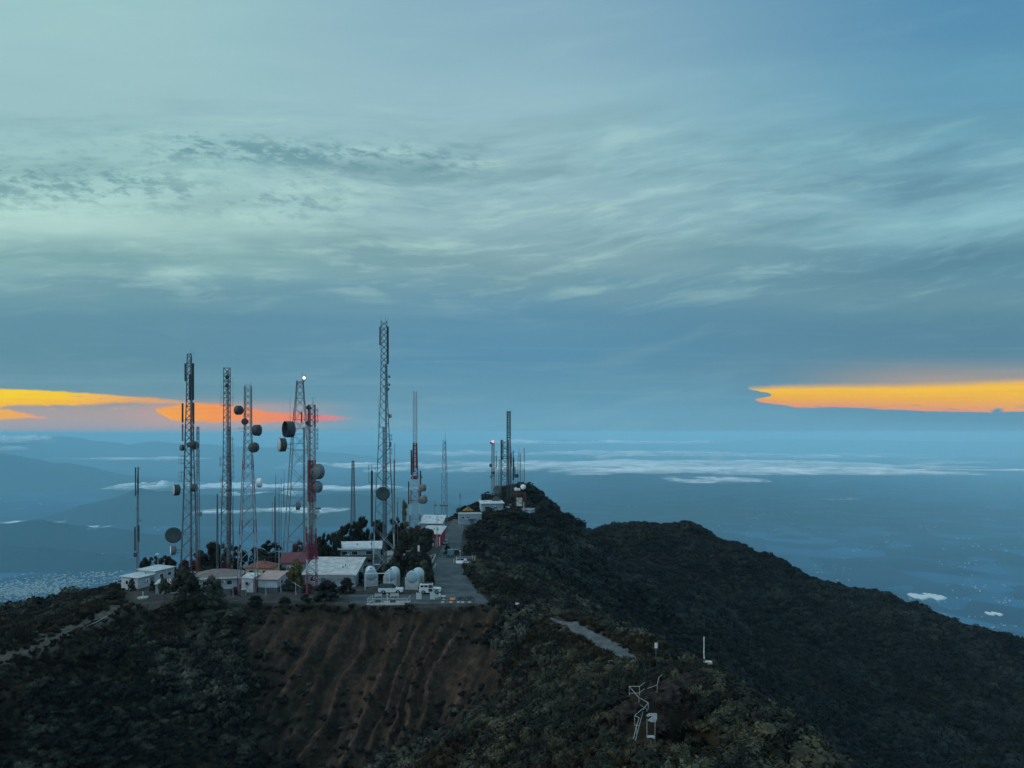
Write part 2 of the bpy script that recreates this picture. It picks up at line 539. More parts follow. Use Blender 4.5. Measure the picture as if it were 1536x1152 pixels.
def strip(name, left, right, nseg, ncross, mat, lift):
    """sheet between two polylines of XY points, draped on the ground"""
    def res(pts, n):
        pts = np.array(pts, float); d = np.r_[0, np.cumsum(np.hypot(*np.diff(pts, axis=0).T))]
        t = np.linspace(0, d[-1], n); return np.stack([np.interp(t, d, pts[:, 0]), np.interp(t, d, pts[:, 1])], -1)
    Lp = res(left, nseg); Rp = res(right, nseg)
    w = np.linspace(0, 1, ncross)[None, :, None]
    A = Lp[:, None, :] * (1 - w) + Rp[:, None, :] * w
    Z = zfull(A[..., 0], A[..., 1]) + lift
    Vs = np.concatenate([A, Z[..., None]], -1)
    me = grid_mesh(name, Vs); me.materials.append(mat)
    o = bpy.data.objects.new(name, me); col.objects.link(o)
    return tag(o, kind='structure')


def g2(px, py):
    p = ground_of(px, py); return (p.x, p.y)


strip('road', [g2(*a) for a in ((628, 893), (640, 880), (649, 862), (652, 842), (662, 824), (668, 803), (676, 786), (680, 779))],
      [g2(*a) for a in ((738, 908), (722, 893), (702, 870), (691, 847), (690, 824), (693, 803), (697, 788), (694, 780))], 90, 24, asphalt, 0.07)
strip('parking_ground', [XY(524, 153), XY(524, 144.6)], [XY(640, 154), XY(737, 144.6)], 16, 60, asphalt, 0.035)
lr_l, lr_r = [], []
for i, p in enumerate(LROAD):
    a = LROAD[max(0, i - 1)]; b = LROAD[min(len(LROAD) - 1, i + 1)]
    d = Vector((b.x - a.x, b.y - a.y)).normalized(); n_ = Vector((-d.y, d.x))
    w_ = (0.25, 0.6, 0.95, 0.85, 1.1, 1.8, 2.9, 2.2)[i]
    lr_l.append((p.x + n_.x * w_, p.y + n_.y * w_)); lr_r.append((p.x - n_.x * w_, p.y - n_.y * w_))
strip('lower_road', lr_l, lr_r, 60, 8, simple('worn_asphalt', (0.06, 0.07, 0.075), 0.85, 0, 0.6, 0.7), 0.1)
# ------------------------------------------------------------------ the plain far below
def plain_material():
    m, nt, b = new_mat('plain_ground'); L = nt.links
    geo = nt.nodes.new('ShaderNodeNewGeometry')

    def scaled(sx, sy):
        mp = nt.nodes.new('ShaderNodeMapping'); mp.inputs['Scale'].default_value = (sx, sy, 1); L.new(geo.outputs['Position'], mp.inputs[0]); return mp.outputs[0]
    v = nt.nodes.new('ShaderNodeTexVoronoi'); v.inputs['Scale'].default_value = 1; L.new(scaled(1 / 420., 1 / 420.), v.inputs['Vector'])
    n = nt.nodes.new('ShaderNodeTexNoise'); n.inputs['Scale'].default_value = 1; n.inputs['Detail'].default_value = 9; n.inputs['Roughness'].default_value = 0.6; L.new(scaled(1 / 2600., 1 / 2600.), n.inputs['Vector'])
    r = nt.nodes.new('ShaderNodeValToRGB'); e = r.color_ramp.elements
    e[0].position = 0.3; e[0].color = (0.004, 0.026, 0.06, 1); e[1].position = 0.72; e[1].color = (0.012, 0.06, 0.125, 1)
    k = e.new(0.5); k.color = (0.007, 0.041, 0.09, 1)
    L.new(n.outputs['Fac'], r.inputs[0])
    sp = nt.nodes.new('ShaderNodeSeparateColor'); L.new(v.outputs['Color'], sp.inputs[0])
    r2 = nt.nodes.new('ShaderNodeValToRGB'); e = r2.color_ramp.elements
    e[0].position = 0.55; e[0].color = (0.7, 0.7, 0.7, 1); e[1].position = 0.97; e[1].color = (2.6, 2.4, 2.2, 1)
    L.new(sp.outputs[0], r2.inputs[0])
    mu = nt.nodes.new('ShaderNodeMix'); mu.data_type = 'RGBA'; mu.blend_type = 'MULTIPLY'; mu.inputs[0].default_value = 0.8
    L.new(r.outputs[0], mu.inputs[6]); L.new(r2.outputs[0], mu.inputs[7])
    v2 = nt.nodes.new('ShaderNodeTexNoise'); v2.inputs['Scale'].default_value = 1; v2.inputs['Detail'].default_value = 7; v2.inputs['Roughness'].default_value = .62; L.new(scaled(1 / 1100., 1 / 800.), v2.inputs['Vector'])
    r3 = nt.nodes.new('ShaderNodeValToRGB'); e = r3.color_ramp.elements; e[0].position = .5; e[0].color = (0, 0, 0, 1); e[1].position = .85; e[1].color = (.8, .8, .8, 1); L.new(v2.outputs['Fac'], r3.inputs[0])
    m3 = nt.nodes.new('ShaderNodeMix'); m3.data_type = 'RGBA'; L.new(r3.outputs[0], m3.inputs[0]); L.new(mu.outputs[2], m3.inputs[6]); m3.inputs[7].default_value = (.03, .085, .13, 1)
    L.new(m3.outputs[2], b.inputs['Base Color']); b.inputs['Roughness'].default_value = 1; b.inputs['Specular IOR Level'].default_value = 0
    return m


bm = MB()
rad = [0.0, 800, 2000, 4000, 8000, 16000, 32000, 64000, 128000, 250000]
nseg = 96
vs = [(0, 0, PLAIN)]
for r_ in rad[1:]:
    for k in range(nseg):
        a = 2 * math.pi * k / nseg; vs.append((r_ * math.cos(a), r_ * math.sin(a), PLAIN))
fs = [(0, 1 + k, 1 + (k + 1) % nseg) for k in range(nseg)]
for i in range(len(rad) - 2):
    for k in range(nseg):
        a = 1 + i * nseg; k2 = (k + 1) % nseg
        fs.append((a + k, a + nseg + k, a + nseg + k2, a + k2))
bm.add(vs, fs)
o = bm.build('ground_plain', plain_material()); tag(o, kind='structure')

# ------------------------------------------------------------------ far hills
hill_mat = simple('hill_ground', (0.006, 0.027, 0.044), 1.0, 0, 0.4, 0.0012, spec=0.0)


def hills(name, D, pts, width, amp, seed):
    """a long ridge whose crest passes (px, py) at distance D; pts may carry a third value, its own distance"""
    n = 160
    xs = np.array([p[0] for p in pts], float); yy = np.array([p[1] for p in pts], float)
    dd = np.array([p[2] if len(p) > 2 else D for p in pts], float)
    px = np.linspace(xs[0], xs[-1], n); py = np.interp(px, xs, yy); dist = np.interp(px, xs, dd)
    X = (px - CX) / F * dist; Y = dist; Z = ZC - (py - H) / F * dist
    hgt = Z - (PLAIN - 40)
    ts = np.linspace(-1, 1, 41)
    T, XX = np.meshgrid(ts, X); YY = np.repeat(Y[:, None], 41, 1); HH = np.repeat(hgt[:, None], 41, 1)
    prof = (1 - np.abs(T)) ** 1.25
    GX = XX + 0.15 * width * fbm(XX / width + seed, YY / width + T * 2, 3)
    GY = YY + T * width * np.where(T > 0, 1.6, 1.0)
    nz = fbm(GX / (width * .35) + seed, GY / (width * .35), 5)
    GZ = PLAIN - 40 + HH * prof * (1 + amp * nz)
    me = grid_mesh(name, np.stack([GX, GY, GZ], -1)); me.materials.append(hill_mat)
    o = bpy.data.objects.new(name, me); col.objects.link(o); return tag(o, kind='structure')


hills('hills', 34000, [(-400, 664), (-150, 658), (0, 661), (45, 659), (95, 655), (130, 659), (170, 661), (200, 667), (235, 660), (260, 663), (330, 667), (420, 672), (520, 680), (600, 690)], 4200, 0.10, 3)
hills('hills', 20000, [(-500, 668), (-200, 672), (-40, 677), (0, 678), (25, 681), (45, 688), (70, 695), (100, 694), (140, 704), (180, 714), (230, 725), (280, 738)], 2600, 0.12, 9)
hills('hills', 12600, [(40, 790), (130, 756), (180, 744), (207, 731), (235, 736), (265, 738), (330, 743), (400, 736), (440, 747), (500, 740), (560, 743), (640, 750), (720, 764), (800, 780)], 1500, 0.14, 15)
hills('hills', 9300, [(-350, 800), (-150, 789), (0, 784), (60, 781), (100, 787), (180, 794), (260, 806), (340, 824)], 800, 0.14, 21)
hills('hills', 7900, [(-350, 832), (-100, 824), (0, 822), (60, 819), (110, 824), (170, 834), (260, 850)], 480, 0.15, 27)
hills('hills', 62000, [(520, 668), (700, 667), (850, 659), (1000, 662), (1150, 659), (1350, 661), (1500, 663), (1800, 663)], 9000, 0.08, 31)


# ------------------------------------------------------------------ low stratus clouds: lumpy surface meshes hanging over the plain
cloud_mat, _nt, _b = new_mat('cloud_white')
_b.inputs['Base Color'].default_value = (0.8, 0.8, 0.8, 1); _b.inputs['Roughness'].default_value = 1; _b.inputs['Specular IOR Level'].default_value = 0
_at = _nt.nodes.new('ShaderNodeAttribute'); _at.attribute_name = 'thick'
_n = _nt.nodes.new('ShaderNodeTexNoise'); _n.inputs['Scale'].default_value = 0.0028; _n.inputs['Detail'].default_value = 8
_g = _nt.nodes.new('ShaderNodeNewGeometry'); _nt.links.new(_g.outputs['Position'], _n.inputs['Vector'])
_m1 = _nt.nodes.new('ShaderNodeMath'); _m1.operation = 'MULTIPLY_ADD'; _nt.links.new(_n.outputs['Fac'], _m1.inputs[0]); _m1.inputs[1].default_value = 1.5; _m1.inputs[2].default_value = -0.85
_m2 = _nt.nodes.new('ShaderNodeMath'); _m2.operation = 'ADD'; _m2.use_clamp = True
_nt.links.new(_at.outputs['Fac'], _m2.inputs[0]); _nt.links.new(_m1.outputs[0], _m2.inputs[1])
_nt.links.new(_m2.outputs[0], _b.inputs['Alpha'])


def low_cloud(px0, px1, py, D, depth, thick, seed, soft=1.0, cover=0.0):
    x0 = (px0 - CX) / F * D; x1 = (px1 - CX) / F * D; zc_ = ZC - (py - H) / F * D
    nx = 150; ny = 40
    X, T = np.meshgrid(np.linspace(0, 1, nx), np.linspace(-1, 1, ny))
    m = np.sqrt(np.clip(1 - T ** 2, 0, 1)) * np.clip(np.sin(np.pi * X), 0, 1) ** 0.45
    wx = x0 + (x1 - x0) * X; wy = D + T * depth / 2
    nz_ = fbm(wx / (abs(x1 - x0) * .16) + seed, wy / (depth * .4) + seed * 1.7, 5, 0.6)
    th = np.clip((m * 1.05 - 0.5 + nz_ * 1.25 + cover) * 0.8, 0, 1)
    lump = 0.6 + 0.9 * fbm(wx / 500 + seed, wy / 500, 4)
    top = zc_ + thick * th * lump; bot = zc_ - 0.25 * thick * th
    Vt = np.stack([wx, wy, top], -1); Vb = np.stack([wx, wy, bot], -1)
    me = bpy.data.meshes.new('cloud_bank')
    idx = np.arange(nx * ny).reshape(ny, nx)
    on = (th > 0.0)
    q = []
    for j in range(ny - 1):
        for i in range(nx - 1):
            if on[j, i] or on[j, i + 1] or on[j + 1, i] or on[j + 1, i + 1]:
                a, b_, c, d = idx[j, i], idx[j, i + 1], idx[j + 1, i + 1], idx[j + 1, i]
                q.append((a, b_, c, d)); q.append((d + nx * ny, c + nx * ny, b_ + nx * ny, a + nx * ny))
    me.from_pydata(np.concatenate([Vt.reshape(-1, 3), Vb.reshape(-1, 3)]).tolist(), [], [tuple(int(k) for k in f) for f in q])
    me.polygons.foreach_set('use_smooth', [True] * len(me.polygons))
    set_attr(me, 'thick', np.concatenate([(th * soft).ravel(), (th * soft).ravel()]))
    me.materials.append(cloud_mat); me.update()
    o = bpy.data.objects.new('cloud_bank', me); col.objects.link(o)
    return tag(o, kind='stuff')


low_cloud(150, 275, 731, 16500, 1500, 120, 1.0, 1.4, 0.1)
low_cloud(215, 300, 727, 17500, 1200, 170, 2.0, 1.4, 0.12)
low_cloud(270, 480, 730, 17500, 1500, 110, 4.0, 1.8, 0.3)
low_cloud(380, 640, 733, 17500, 1300, 80, 7.0, 1.6, 0.25)
low_cloud(330, 450, 742, 15500, 1100, 90, 8.0, 1.6, 0.2)
low_cloud(290, 520, 766, 11500, 800, 50, 10.0, 1.4, 0.2)
low_cloud(410, 660, 698, 14500, 2600, 60, 13.0, 1.0, 0.15)
low_cloud(540, 830, 703, 13500, 2600, 55, 16.0, 1.0, 0.15)
low_cloud(640, 1560, 697, 14500, 4600, 60, 19.0, 0.75, 0.15)
low_cloud(820, 1470, 705, 12600, 3200, 60, 22.0, 0.95, 0.22)
low_cloud(1150, 1440, 709, 11800, 1500, 45, 23.0, 1.1, 0.25)
low_cloud(970, 1150, 719, 10900, 1300, 30, 26.3, 0.9, 0.0)
low_cloud(1010, 1110, 723, 10400, 500, 22, 27.1, 0.9, 0.05)
low_cloud(1235, 1290, 749, 12500, 380, 25, 28.0, 1.3, 0.25)
low_cloud(880, 1520, 684, 17500, 4500, 70, 31.0, 0.7, 0.15)
low_cloud(600, 1120, 680, 18500, 4500, 80, 33.0, 0.7, 0.12)
low_cloud(700, 1150, 664, 24000, 5000, 110, 34.0, 0.8, 0.1)
low_cloud(-60, 62, 663, 21000, 2800, 300, 37.0, 1.6, 0.25)
low_cloud(-120, 50, 674, 18500, 2000, 120, 40.0, 1.2, 0.2)
low_cloud(60, 330, 688, 19000, 2200, 60, 43.0, 1.0, 0.12)
low_cloud(110, 160, 791, 9400, 420, 22, 46.0, 0.9, 0.15)
low_cloud(-20, 95, 784, 9800, 500, 25, 49.0, 0.8, 0.05)
low_cloud(1330, 1640, 705, 13000, 700, 35, 55.0, 1.2, 0.2)

# ------------------------------------------------------------------ towns: small houses scattered over the plain
tw = MB(); trg = random.Random(5)
def town(px, py, spread_px, n, s0, s1):
    for _ in range(n):
        x = px + trg.gauss(0, spread_px); y = py + trg.gauss(0, spread_px * 0.13)
        if y < 652: continue
        d = (ZC - PLAIN) * F / (y - H)
        s = trg.uniform(s0, s1) * d / 6500
        tw.box(((x - CX) / F * d, d, PLAIN + 3), (s * trg.uniform(.8, 2), s, 7), trg.uniform(0, 3.1), trg.choice((0, 0, 1)))
town(40, 884, 42, 620, 6, 13); town(105, 872, 40, 300, 6, 13); town(10, 891, 30, 320, 6, 13); town(150, 862, 25, 80, 6, 14); town(-60, 880, 60, 150, 6, 14)
for px, py, n in ((1290, 737, 30), (1000, 745, 16), (1110, 755, 14), (1390, 790, 22), (1200, 800, 14), (1460, 880, 22), (1370, 900, 14), (1500, 940, 18), (1440, 845, 20), (1160, 770, 14), (950, 760, 10), (1320, 820, 14),
                  (1080, 790, 10), (1500, 760, 16), (1250, 850, 8), (1480, 820, 16), (1530, 900, 16), (1040, 715, 12), (1380, 735, 12)):
    town(px, py, 24, n, 3, 9)
for _ in range(90):
    town(trg.uniform(830, 1536), trg.uniform(725, 960), 7, 3, 3, 9)
for _ in range(60):
    town(trg.uniform(0, 420), trg.uniform(745, 880), 3, 1, 5, 14)
o = tw.build('distant_town', [simple('town_roofs', (0.38, 0.39, 0.38), 0.8), simple('town_roofs_dark', (0.13, 0.14, 0.14), 0.8)]); tag(o, kind='stuff')

# two large pale sheds on the plain at the right
def flat_shed(px0, px1, py0, py1, label):
    d0 = (ZC - PLAIN) * F / (py1 - H); d1 = (ZC - PLAIN) * F / (py0 - H)
    xm = ((px0 + px1) / 2 - CX) / F * (d0 + d1) / 2
    w = (px1 - px0) / F * d0; dp = d1 - d0
    e = empty('greenhouse', (xm, (d0 + d1) / 2, PLAIN), R(-6), label, 'greenhouse')
    wl = MB(); rf = MB(); n = 9
    for k in range(n):
        x0 = -w / 2 + w * k / n; ww = w / n * 0.97
        dd = dp * (0.7 + 0.3 * math.sin(k * 1.3)) if k not in (5,) else dp * 1.15
        wl.box((x0 + ww / 2, 0, 3.0), (ww, dd, 6))
        rf.prism_y([(x0 - .3, 6), (x0 + ww / 2, 9), (x0 + ww + .3, 6), (x0 + ww / 2, 8.4)], -dd / 2 - .5, dd / 2 + .5)
    wl.build('wall', simple('shed_wall', (0.6, 0.6, 0.58), 0.7), e); rf.build('roof', simple('shed_roof', (0.6, 0.6, 0.58), 0.6), e)
flat_shed(1367, 1416, 891, 900, 'largest pale white flat-roofed shed on the dark plain at the right')
flat_shed(1481, 1502, 919, 924, 'smaller pale roofed shed on the plain to the right of the biggest one')

# ------------------------------------------------------------------ haze
hz = MB(); hz.box((0, 0, (PLAIN - 42 + 92) / 2), (520000, 520000, 92 - (PLAIN - 42)))
hm = bpy.data.materials.new('haze_air'); hm.use_nodes = True
nt = hm.node_tree; nt.nodes.clear()
out = nt.nodes.new('ShaderNodeOutputMaterial'); pv = nt.nodes.new('ShaderNodeVolumePrincipled')
pv.inputs['Density'].default_value = HAZE_D
pv.inputs['Color'].default_value = HAZE_C
pv.inputs['Anisotropy'].default_value = -0.2
nt.links.new(pv.outputs[0], out.inputs['Volume'])
o = hz.build('haze', hm); tag(o, kind='stuff')
# ------------------------------------------------------------------ materials for the masts
steel = simple('galvanised_steel', (0.115, 0.135, 0.145), 0.55, 0.25, 0.3, 1.5)
steel_pale = simple('pale_steel', (0.34, 0.38, 0.4), 0.55, 0.2, 0.25, 1.5)
steel_dark = simple('dark_steel', (0.045, 0.05, 0.055), 0.6, 0.2, 0.3, 1.5)
panel_dark = simple('panel_dark', (0.035, 0.04, 0.042), 0.6, 0, 0.2)
panel_red = simple('panel_red', (0.13, 0.035, 0.03), 0.6, 0, 0.3)
panel_grey = simple('panel_grey', (0.14, 0.16, 0.17), 0.6, 0, 0.2)
dish_grey = simple('dish_grey', (0.11, 0.13, 0.135), 0.6, 0, 0.2, 0.8)
dish_dark = simple('dish_dark', (0.045, 0.055, 0.06), 0.7, 0, 0.25, 0.8)
dish_green = simple('dish_mesh', (0.05, 0.07, 0.068), 0.8, 0, 0.3, 2)
radome_pale = simple('radome_pale', (0.3, 0.37, 0.37), 0.6, 0, 0.1, 0.6)
radome_white = simple('radome_white', (0.62, 0.66, 0.66), 0.55, 0, 0.1, 0.6)
radome_dark = simple('radome_dark', (0.09, 0.115, 0.12), 0.6, 0, 0.15, 0.6)
lamp_on = emit('beacon_lit', (1.0, 0.62, 0.58), 3.2)
lamp_red = emit('beacon_red', (1.0, 0.2, 0.26), 2.4)
RED = (0.11, 0.026, 0.026); WHT = (0.4, 0.42, 0.43); GRY = (0.12, 0.138, 0.145)


class Tower:
    """a lattice tower: px = axis column, Y = distance, prof = [(photo row, apparent half width in photo px)] from the top down"""
    def __init__(s, label, px, Y, top, prof, n=4, rot=20, leg=0.09, brace=0.05, pitch=0.0, mat=None, bands=None, style='X', name='lattice_tower', cat='radio tower', group='lattice towers on the summit', c1=GRY, c2=RED, horiz=1, ratio=1.0):
        s.px, s.Y = px, Y; s.X = (px - CX) / F * Y; s.s = Y / F
        s.z0 = zat(s.X, Y) - 0.15
        s.e = empty(name, (s.X, Y, s.z0), 0, label, cat, group)
        s.top = s.zr(top)
        a = R(rot)
        k = (abs(math.cos(a)) + abs(math.sin(a))) if n == 4 else 1.0
        zs = [s.zr(py) for py, _ in prof]; ws = [hw * s.s / k for _, hw in prof]
        zs, ws = zs[::-1], ws[::-1]
        s.hw = lambda z: float(np.interp(z, zs, ws))
        if mat is None:
            mat = banded('tower_paint', c1, c2, [(s.zr(b1), s.zr(b0)) for b0, b1 in bands]) if bands else steel
        s.mat = mat

        def corner(i, z):
            w = s.hw(z)
            if n == 4:
                q = ((-1, -1), (1, -1), (1, 1), (-1, 1))[i % 4]; x, y = q[0] * w, q[1] * w
            else:
                t = R(-90 + 120 * i); x, y = w * 1.1 * math.cos(t), w * 1.1 * math.sin(t)
            return Vector((x * math.cos(a) - y * math.sin(a), x * math.sin(a) + y * math.cos(a), z))
        s.corner = corner
        if n == 3: ratio *= 1.7; leg *= .75; brace *= .8
        lv = [0.0]
        while lv[-1] < s.top - 0.3:
            w = s.hw(lv[-1]); st_ = max(pitch, 2 * w * ratio, 1.25)
            lv.append(min(s.top, lv[-1] + st_))
        if lv[-1] - lv[-2] < 0.5: lv[-2:] = [s.top]
        for i in range(n):
            m = MB()
            zz = sorted(set([0.0, s.top] + [z for z in zs if 0 < z < s.top]))
            for z0_, z1_ in zip(zz[:-1], zz[1:]): m.bar(corner(i, z0_), corner(i, z1_), leg, 4)
            m.build('leg', mat, s.e)
        b = MB()
        for li, (z0_, z1_) in enumerate(zip(lv[:-1], lv[1:])):
            for i in range(n):
                if style == 'X' or (style == 'Z' and (li + i) % 2 == 0): b.bar(corner(i, z0_), corner(i + 1, z1_), brace, 3)
                if style == 'X' or (style == 'Z' and (li + i) % 2 == 1): b.bar(corner(i + 1, z0_), corner(i, z1_), brace, 3)
                if horiz and li % horiz == 0: b.bar(corner(i, z1_), corner(i + 1, z1_), brace, 3)
        b.build('bracing', mat, s.e)

    def zr(s, py): return ZC - (py - H) / F * s.Y - s.z0

    def loc(s, px, py, dy=0.0): return Vector(((px - s.px) * s.s, dy, s.zr(py)))

    def cable(s, dpx, top, bot, w=0.35, mat=None, bands=None, dy=0.0):
        m = MB(); x = dpx * s.s; z1, z0 = s.zr(top), max(0.0, s.zr(bot))
        m.bar((x - w / 2, dy, z0), (x - w / 2, dy, z1), 0.06, 4); m.bar((x + w / 2, dy, z0), (x + w / 2, dy, z1), 0.06, 4)
        m.bar((x, dy + .05, z0), (x, dy + .05, z1), w * 0.28, 4)
        z = z0 + .4
        while z < z1: m.box((x, dy - .05, z), (w, 0.08, 0.14)); z += 0.9
        mat = mat or (banded('cable_paint', GRY, RED, [(s.zr(b1), s.zr(b0)) for b0, b1 in bands]) if bands else steel_dark)
        m.build('cable_ladder', mat, s.e)

    def dish(s, px, py, rpx, azd, kind='drum', mat=None, face=None, dy=-0.9, tilt=0.0):
        r = rpx * s.s; c = s.loc(px, py, dy); a = R(azd)
        d = Vector((math.sin(a) * math.cos(tilt), -math.cos(a) * math.cos(tilt), math.sin(tilt)))
        m = MB()
        if kind == 'drum':
            dep = r * 0.85
            m.lathe(c - d * dep * .5, d, [(-r * .28, r * .12), (-r * .22, r * .45), (0, r * .97), (dep * .9, r), (dep, r), (dep, r * .95)], 24)
            o = m.build('dish_antenna', mat or dish_grey, s.e, smooth=False)
            f = MB(); f.lathe(c + d * dep * .5, d, [(-0.06, r * .955), (0.0, r * .95), (r * .06, r * .5), (r * .075, 0.001)], 24)
            f.build('radome', face or radome_pale, o, smooth=True)
        elif kind == 'open':
            dep = r * 0.95
            m.lathe(c - d * dep * .5, d, [(-r * .3, .02), (-r * .24, r * .5), (0, r * .98), (dep, r), (dep, r * .94), (0.08, r * .92), (-r * .12, r * .5), (-r * .16, .01)], 28)
            o = m.build('dish_antenna', mat or dish_dark, s.e)
            f = MB(); f.bar(c - d * dep * .5, c, r * .07, 6); f.lathe(c - d * .02, d, [(0, .01), (0.01, r * .16), (.12, r * .16), (.13, .01)], 10); f.build('feed', steel_dark, o)
        else:
            m.lathe(c, d, [(-r * .24, .02), (-r * .2, r * .35), (-r * .1, r * .7), (0.02, r), (0.05, r), (-r * .06, r * .68), (-r * .17, r * .33), (-r * .2, .01)], 26)
            o = m.build('dish_antenna', mat or dish_green, s.e, smooth=True)
            f = MB()
            u = Vector((math.cos(a) * .45, math.sin(a) * .45, -.75)) * r
            f.bar(c + u, c + d * r * .62, r * .03 + .012, 4)
            f.lathe(c + d * r * .55, d, [(0, .01), (.01, r * .09), (r * .16, r * .07), (r * .17, .01)], 8)
            f.build('feed', steel, o)
        b = MB(); back = c - d * r * .55
        ax = Vector((0, 0, c.z)); k = s.hw(c.z) if hasattr(s, 'hw') else 0.1
        tgt = ax + (back - ax).normalized() * min(k, (back - ax).length)
        b.bar(back, tgt, .07, 4); b.bar(back + Vector((0, 0, -r * .5)), tgt + Vector((0, 0, -r * .5)), .05, 4)
        b.bar(back + Vector((0, 0, -r * .7)), back + Vector((0, 0, r * .6)), .08, 5)
        b.build('mount', steel_dark, o)
        return o

    def panel(s, px, y0, y1, wpx, mat=None, dy=-0.4, depth=None):
        m = MB(); w = wpx * s.s; c = s.loc(px, (y0 + y1) / 2, dy); h = (y1 - y0) * s.s
        m.box(c, (w, depth or w * .6, h))
        o = m.build('panel_antenna', mat or panel_dark, s.e, bevel=0.03)
        for t in (-.35, .35):
            b = MB(); p = c + Vector((0, 0, h * t)); b.bar(p, (0, 0, p.z), .045, 4); b.build('bracket', steel_dark, o)

    def whip(s, px, y0, y1, r=0.045, arm=True, mat=None, dy=-.2):
        m = MB(); a = s.loc(px, y0, dy); b = s.loc(px, y1, dy)
        m.bar(b, a, r, 5, r * .6)
        if arm and abs(px - s.px) > .5:
            m.bar(b + Vector((0, 0, .3)), (0, 0, b.z + .3), .04, 4)
            if (y1 - y0) * s.s > 3: m.bar(b + Vector((0, 0, 2.2)), (0, 0, b.z + 2.2), .04, 4)
        m.build('whip_antenna', mat or steel, s.e)

    def yagi(s, px, y0, y1, n, half, mat=None, dy=-.3):
        """a stack of short cross elements on a side pole"""
        m = MB(); a = s.loc(px, y0, dy); b = s.loc(px, y1, dy); m.bar(b, a, .05, 5)
        for i in range(n):
            z = b.z + (a.z - b.z) * (i + .5) / n; h = half * s.s
            m.bar((a.x - h, dy, z), (a.x + h, dy, z), .035, 4)
            m.bar((a.x - h, dy, z - .35), (a.x - h, dy, z + .35), .03, 4); m.bar((a.x + h, dy, z - .3), (a.x + h, dy, z + .3), .03, 4)
        for z in (a.z - .3, b.z + .3): m.bar((a.x, dy, z), (0, 0, z), .04, 4)
        m.build('dipole_array', mat or steel, s.e)

    def lamp(s, px, py, r=0.4, mat=None):
        c = s.loc(px, py, -.2); m = MB(); m.lathe(c - Vector((0, 0, r)), (0, 0, 1), [(0, .02), (r * .3, r * .7), (r, r), (r * 1.7, r * .7), (r * 2, .02)], 10)
        o = m.build('beacon_lamp', mat or lamp_on, s.e, smooth=True)
        b = MB(); b.bar(c - Vector((0, 0, r * 3)), c - Vector((0, 0, r)), .1, 6); b.build('lamp_post', steel_dark, o)

    def deck(s, py, hpx, mat=None):
        z = s.zr(py); w = hpx * s.s; m = MB(); m.box((0, 0, z), (2 * w, 2 * w, .12))
        for k in range(4):
            p = [(-w, -w), (w, -w), (w, w), (-w, w)]; a_, b_ = p[k], p[(k + 1) % 4]
            m.bar((*a_, z + 1), (*b_, z + 1), .04, 4); m.bar((*a_, z), (*a_, z + 1), .04, 4); m.bar((*a_, z + .5), (*b_, z + .5), .03, 4)
        m.build('platform', mat or steel_dark, s.e)


# 2 - the dark tower with long panels, far left
t = Tower('dark lattice tower with four long panel antennas, leftmost of the tall towers', 284, 174, 531, [(531, 3.6), (546, 4.2), (600, 5.2), (650, 7.2), (700, 8.5), (770, 11), (870, 15.5)], leg=.09, brace=.05, bands=[(640, 668), (832, 880)], horiz=2, c1=(.1, .115, .12))
t.cable(2.5, 535, 860, .45, bands=[(640, 680), (820, 880)])
t.panel(278.5, 545, 572, 2.2, dy=-.2); t.panel(290.3, 545, 600, 2.6, dy=-.2); t.panel(286.5, 562, 600, 3, dy=-.5)
t.panel(275, 605, 634, 2.4); t.panel(275, 636, 662, 2.2, panel_grey); t.panel(291.4, 604, 636, 2.4); t.panel(291.2, 638, 664, 2.2, panel_grey)
t.dish(275.5, 671.5, 4.6, -40, 'drum', dish_dark, radome_dark); t.dish(294, 668, 6.4, -160, 'drum', dish_dark, dish_dark); t.dish(287, 667, 4, 20, 'drum', dish_dark, radome_dark, dy=-1.2)
t.dish(267, 734.5, 8.5, -55, 'drum', dish_dark, radome_pale); t.dish(293.5, 731.5, 5.8, 75, 'drum', dish_dark, radome_dark)
t.dish(266, 801, 11.8, 15, 'grid', dish_green, dy=-2.0); t.dish(261, 825, 7.2, -60, 'drum', dish_grey, radome_white, dy=-.6)
t.yagi(272.6, 682, 697, 3, 3.5); t.yagi(272.6, 706, 724, 3, 3.5); t.whip(286, 520, 531, .03, False); t.whip(291, 523, 532, .03)
t.dish(288.5, 711, 2.2, 60, 'drum', dish_dark, radome_dark)
# slim companion
t = Tower('slim dark lattice mast standing against the right side of the leftmost tall tower', 296.5, 171, 640, [(640, 1.6), (690, 2.4), (775, 2.9), (860, 3.2)], n=3, leg=.07, brace=.035, name='lattice_mast', cat='radio mast', c1=(.1, .12, .13), bands=[(740, 776), (835, 880)])
t.panel(292.3, 682, 697, 1.4, panel_grey); t.whip(299.5, 640, 668); t.panel(301, 768, 774, 4.5, panel_grey, dy=-.2); t.yagi(298.5, 672, 712, 5, 1.6)
# 1 - thin mast far left
t = Tower('thin pole mast with paired rod antennas behind the two-level white building', 206.5, 167, 708, [(708, 1.0), (745, 1.1), (790, 1.4), (860, 2.2)], n=3, leg=.055, brace=.03, name='lattice_mast', cat='radio mast', bands=[(708, 716)], c2=WHT)
t.panel(204.6, 701, 744, 1.4, panel_dark, depth=.2); t.panel(208.6, 701, 742, 1.3, panel_dark, depth=.2); t.panel(203.8, 790, 826, 1.7, panel_dark, depth=.25); t.panel(209.2, 788, 812, 2.2, panel_dark, depth=.25); t.panel(209, 814, 830, 1.5, panel_grey, depth=.25)
t.yagi(208.6, 699, 706, 1, 2.6); t.yagi(207.5, 758, 768, 1, 2.2); t.yagi(211, 778, 783, 1, 2.5)
m = MB(); m.box(t.loc(204, 832, -.2), (.7, .4, .9)); m.build('equipment_box', steel_dark, t.e)
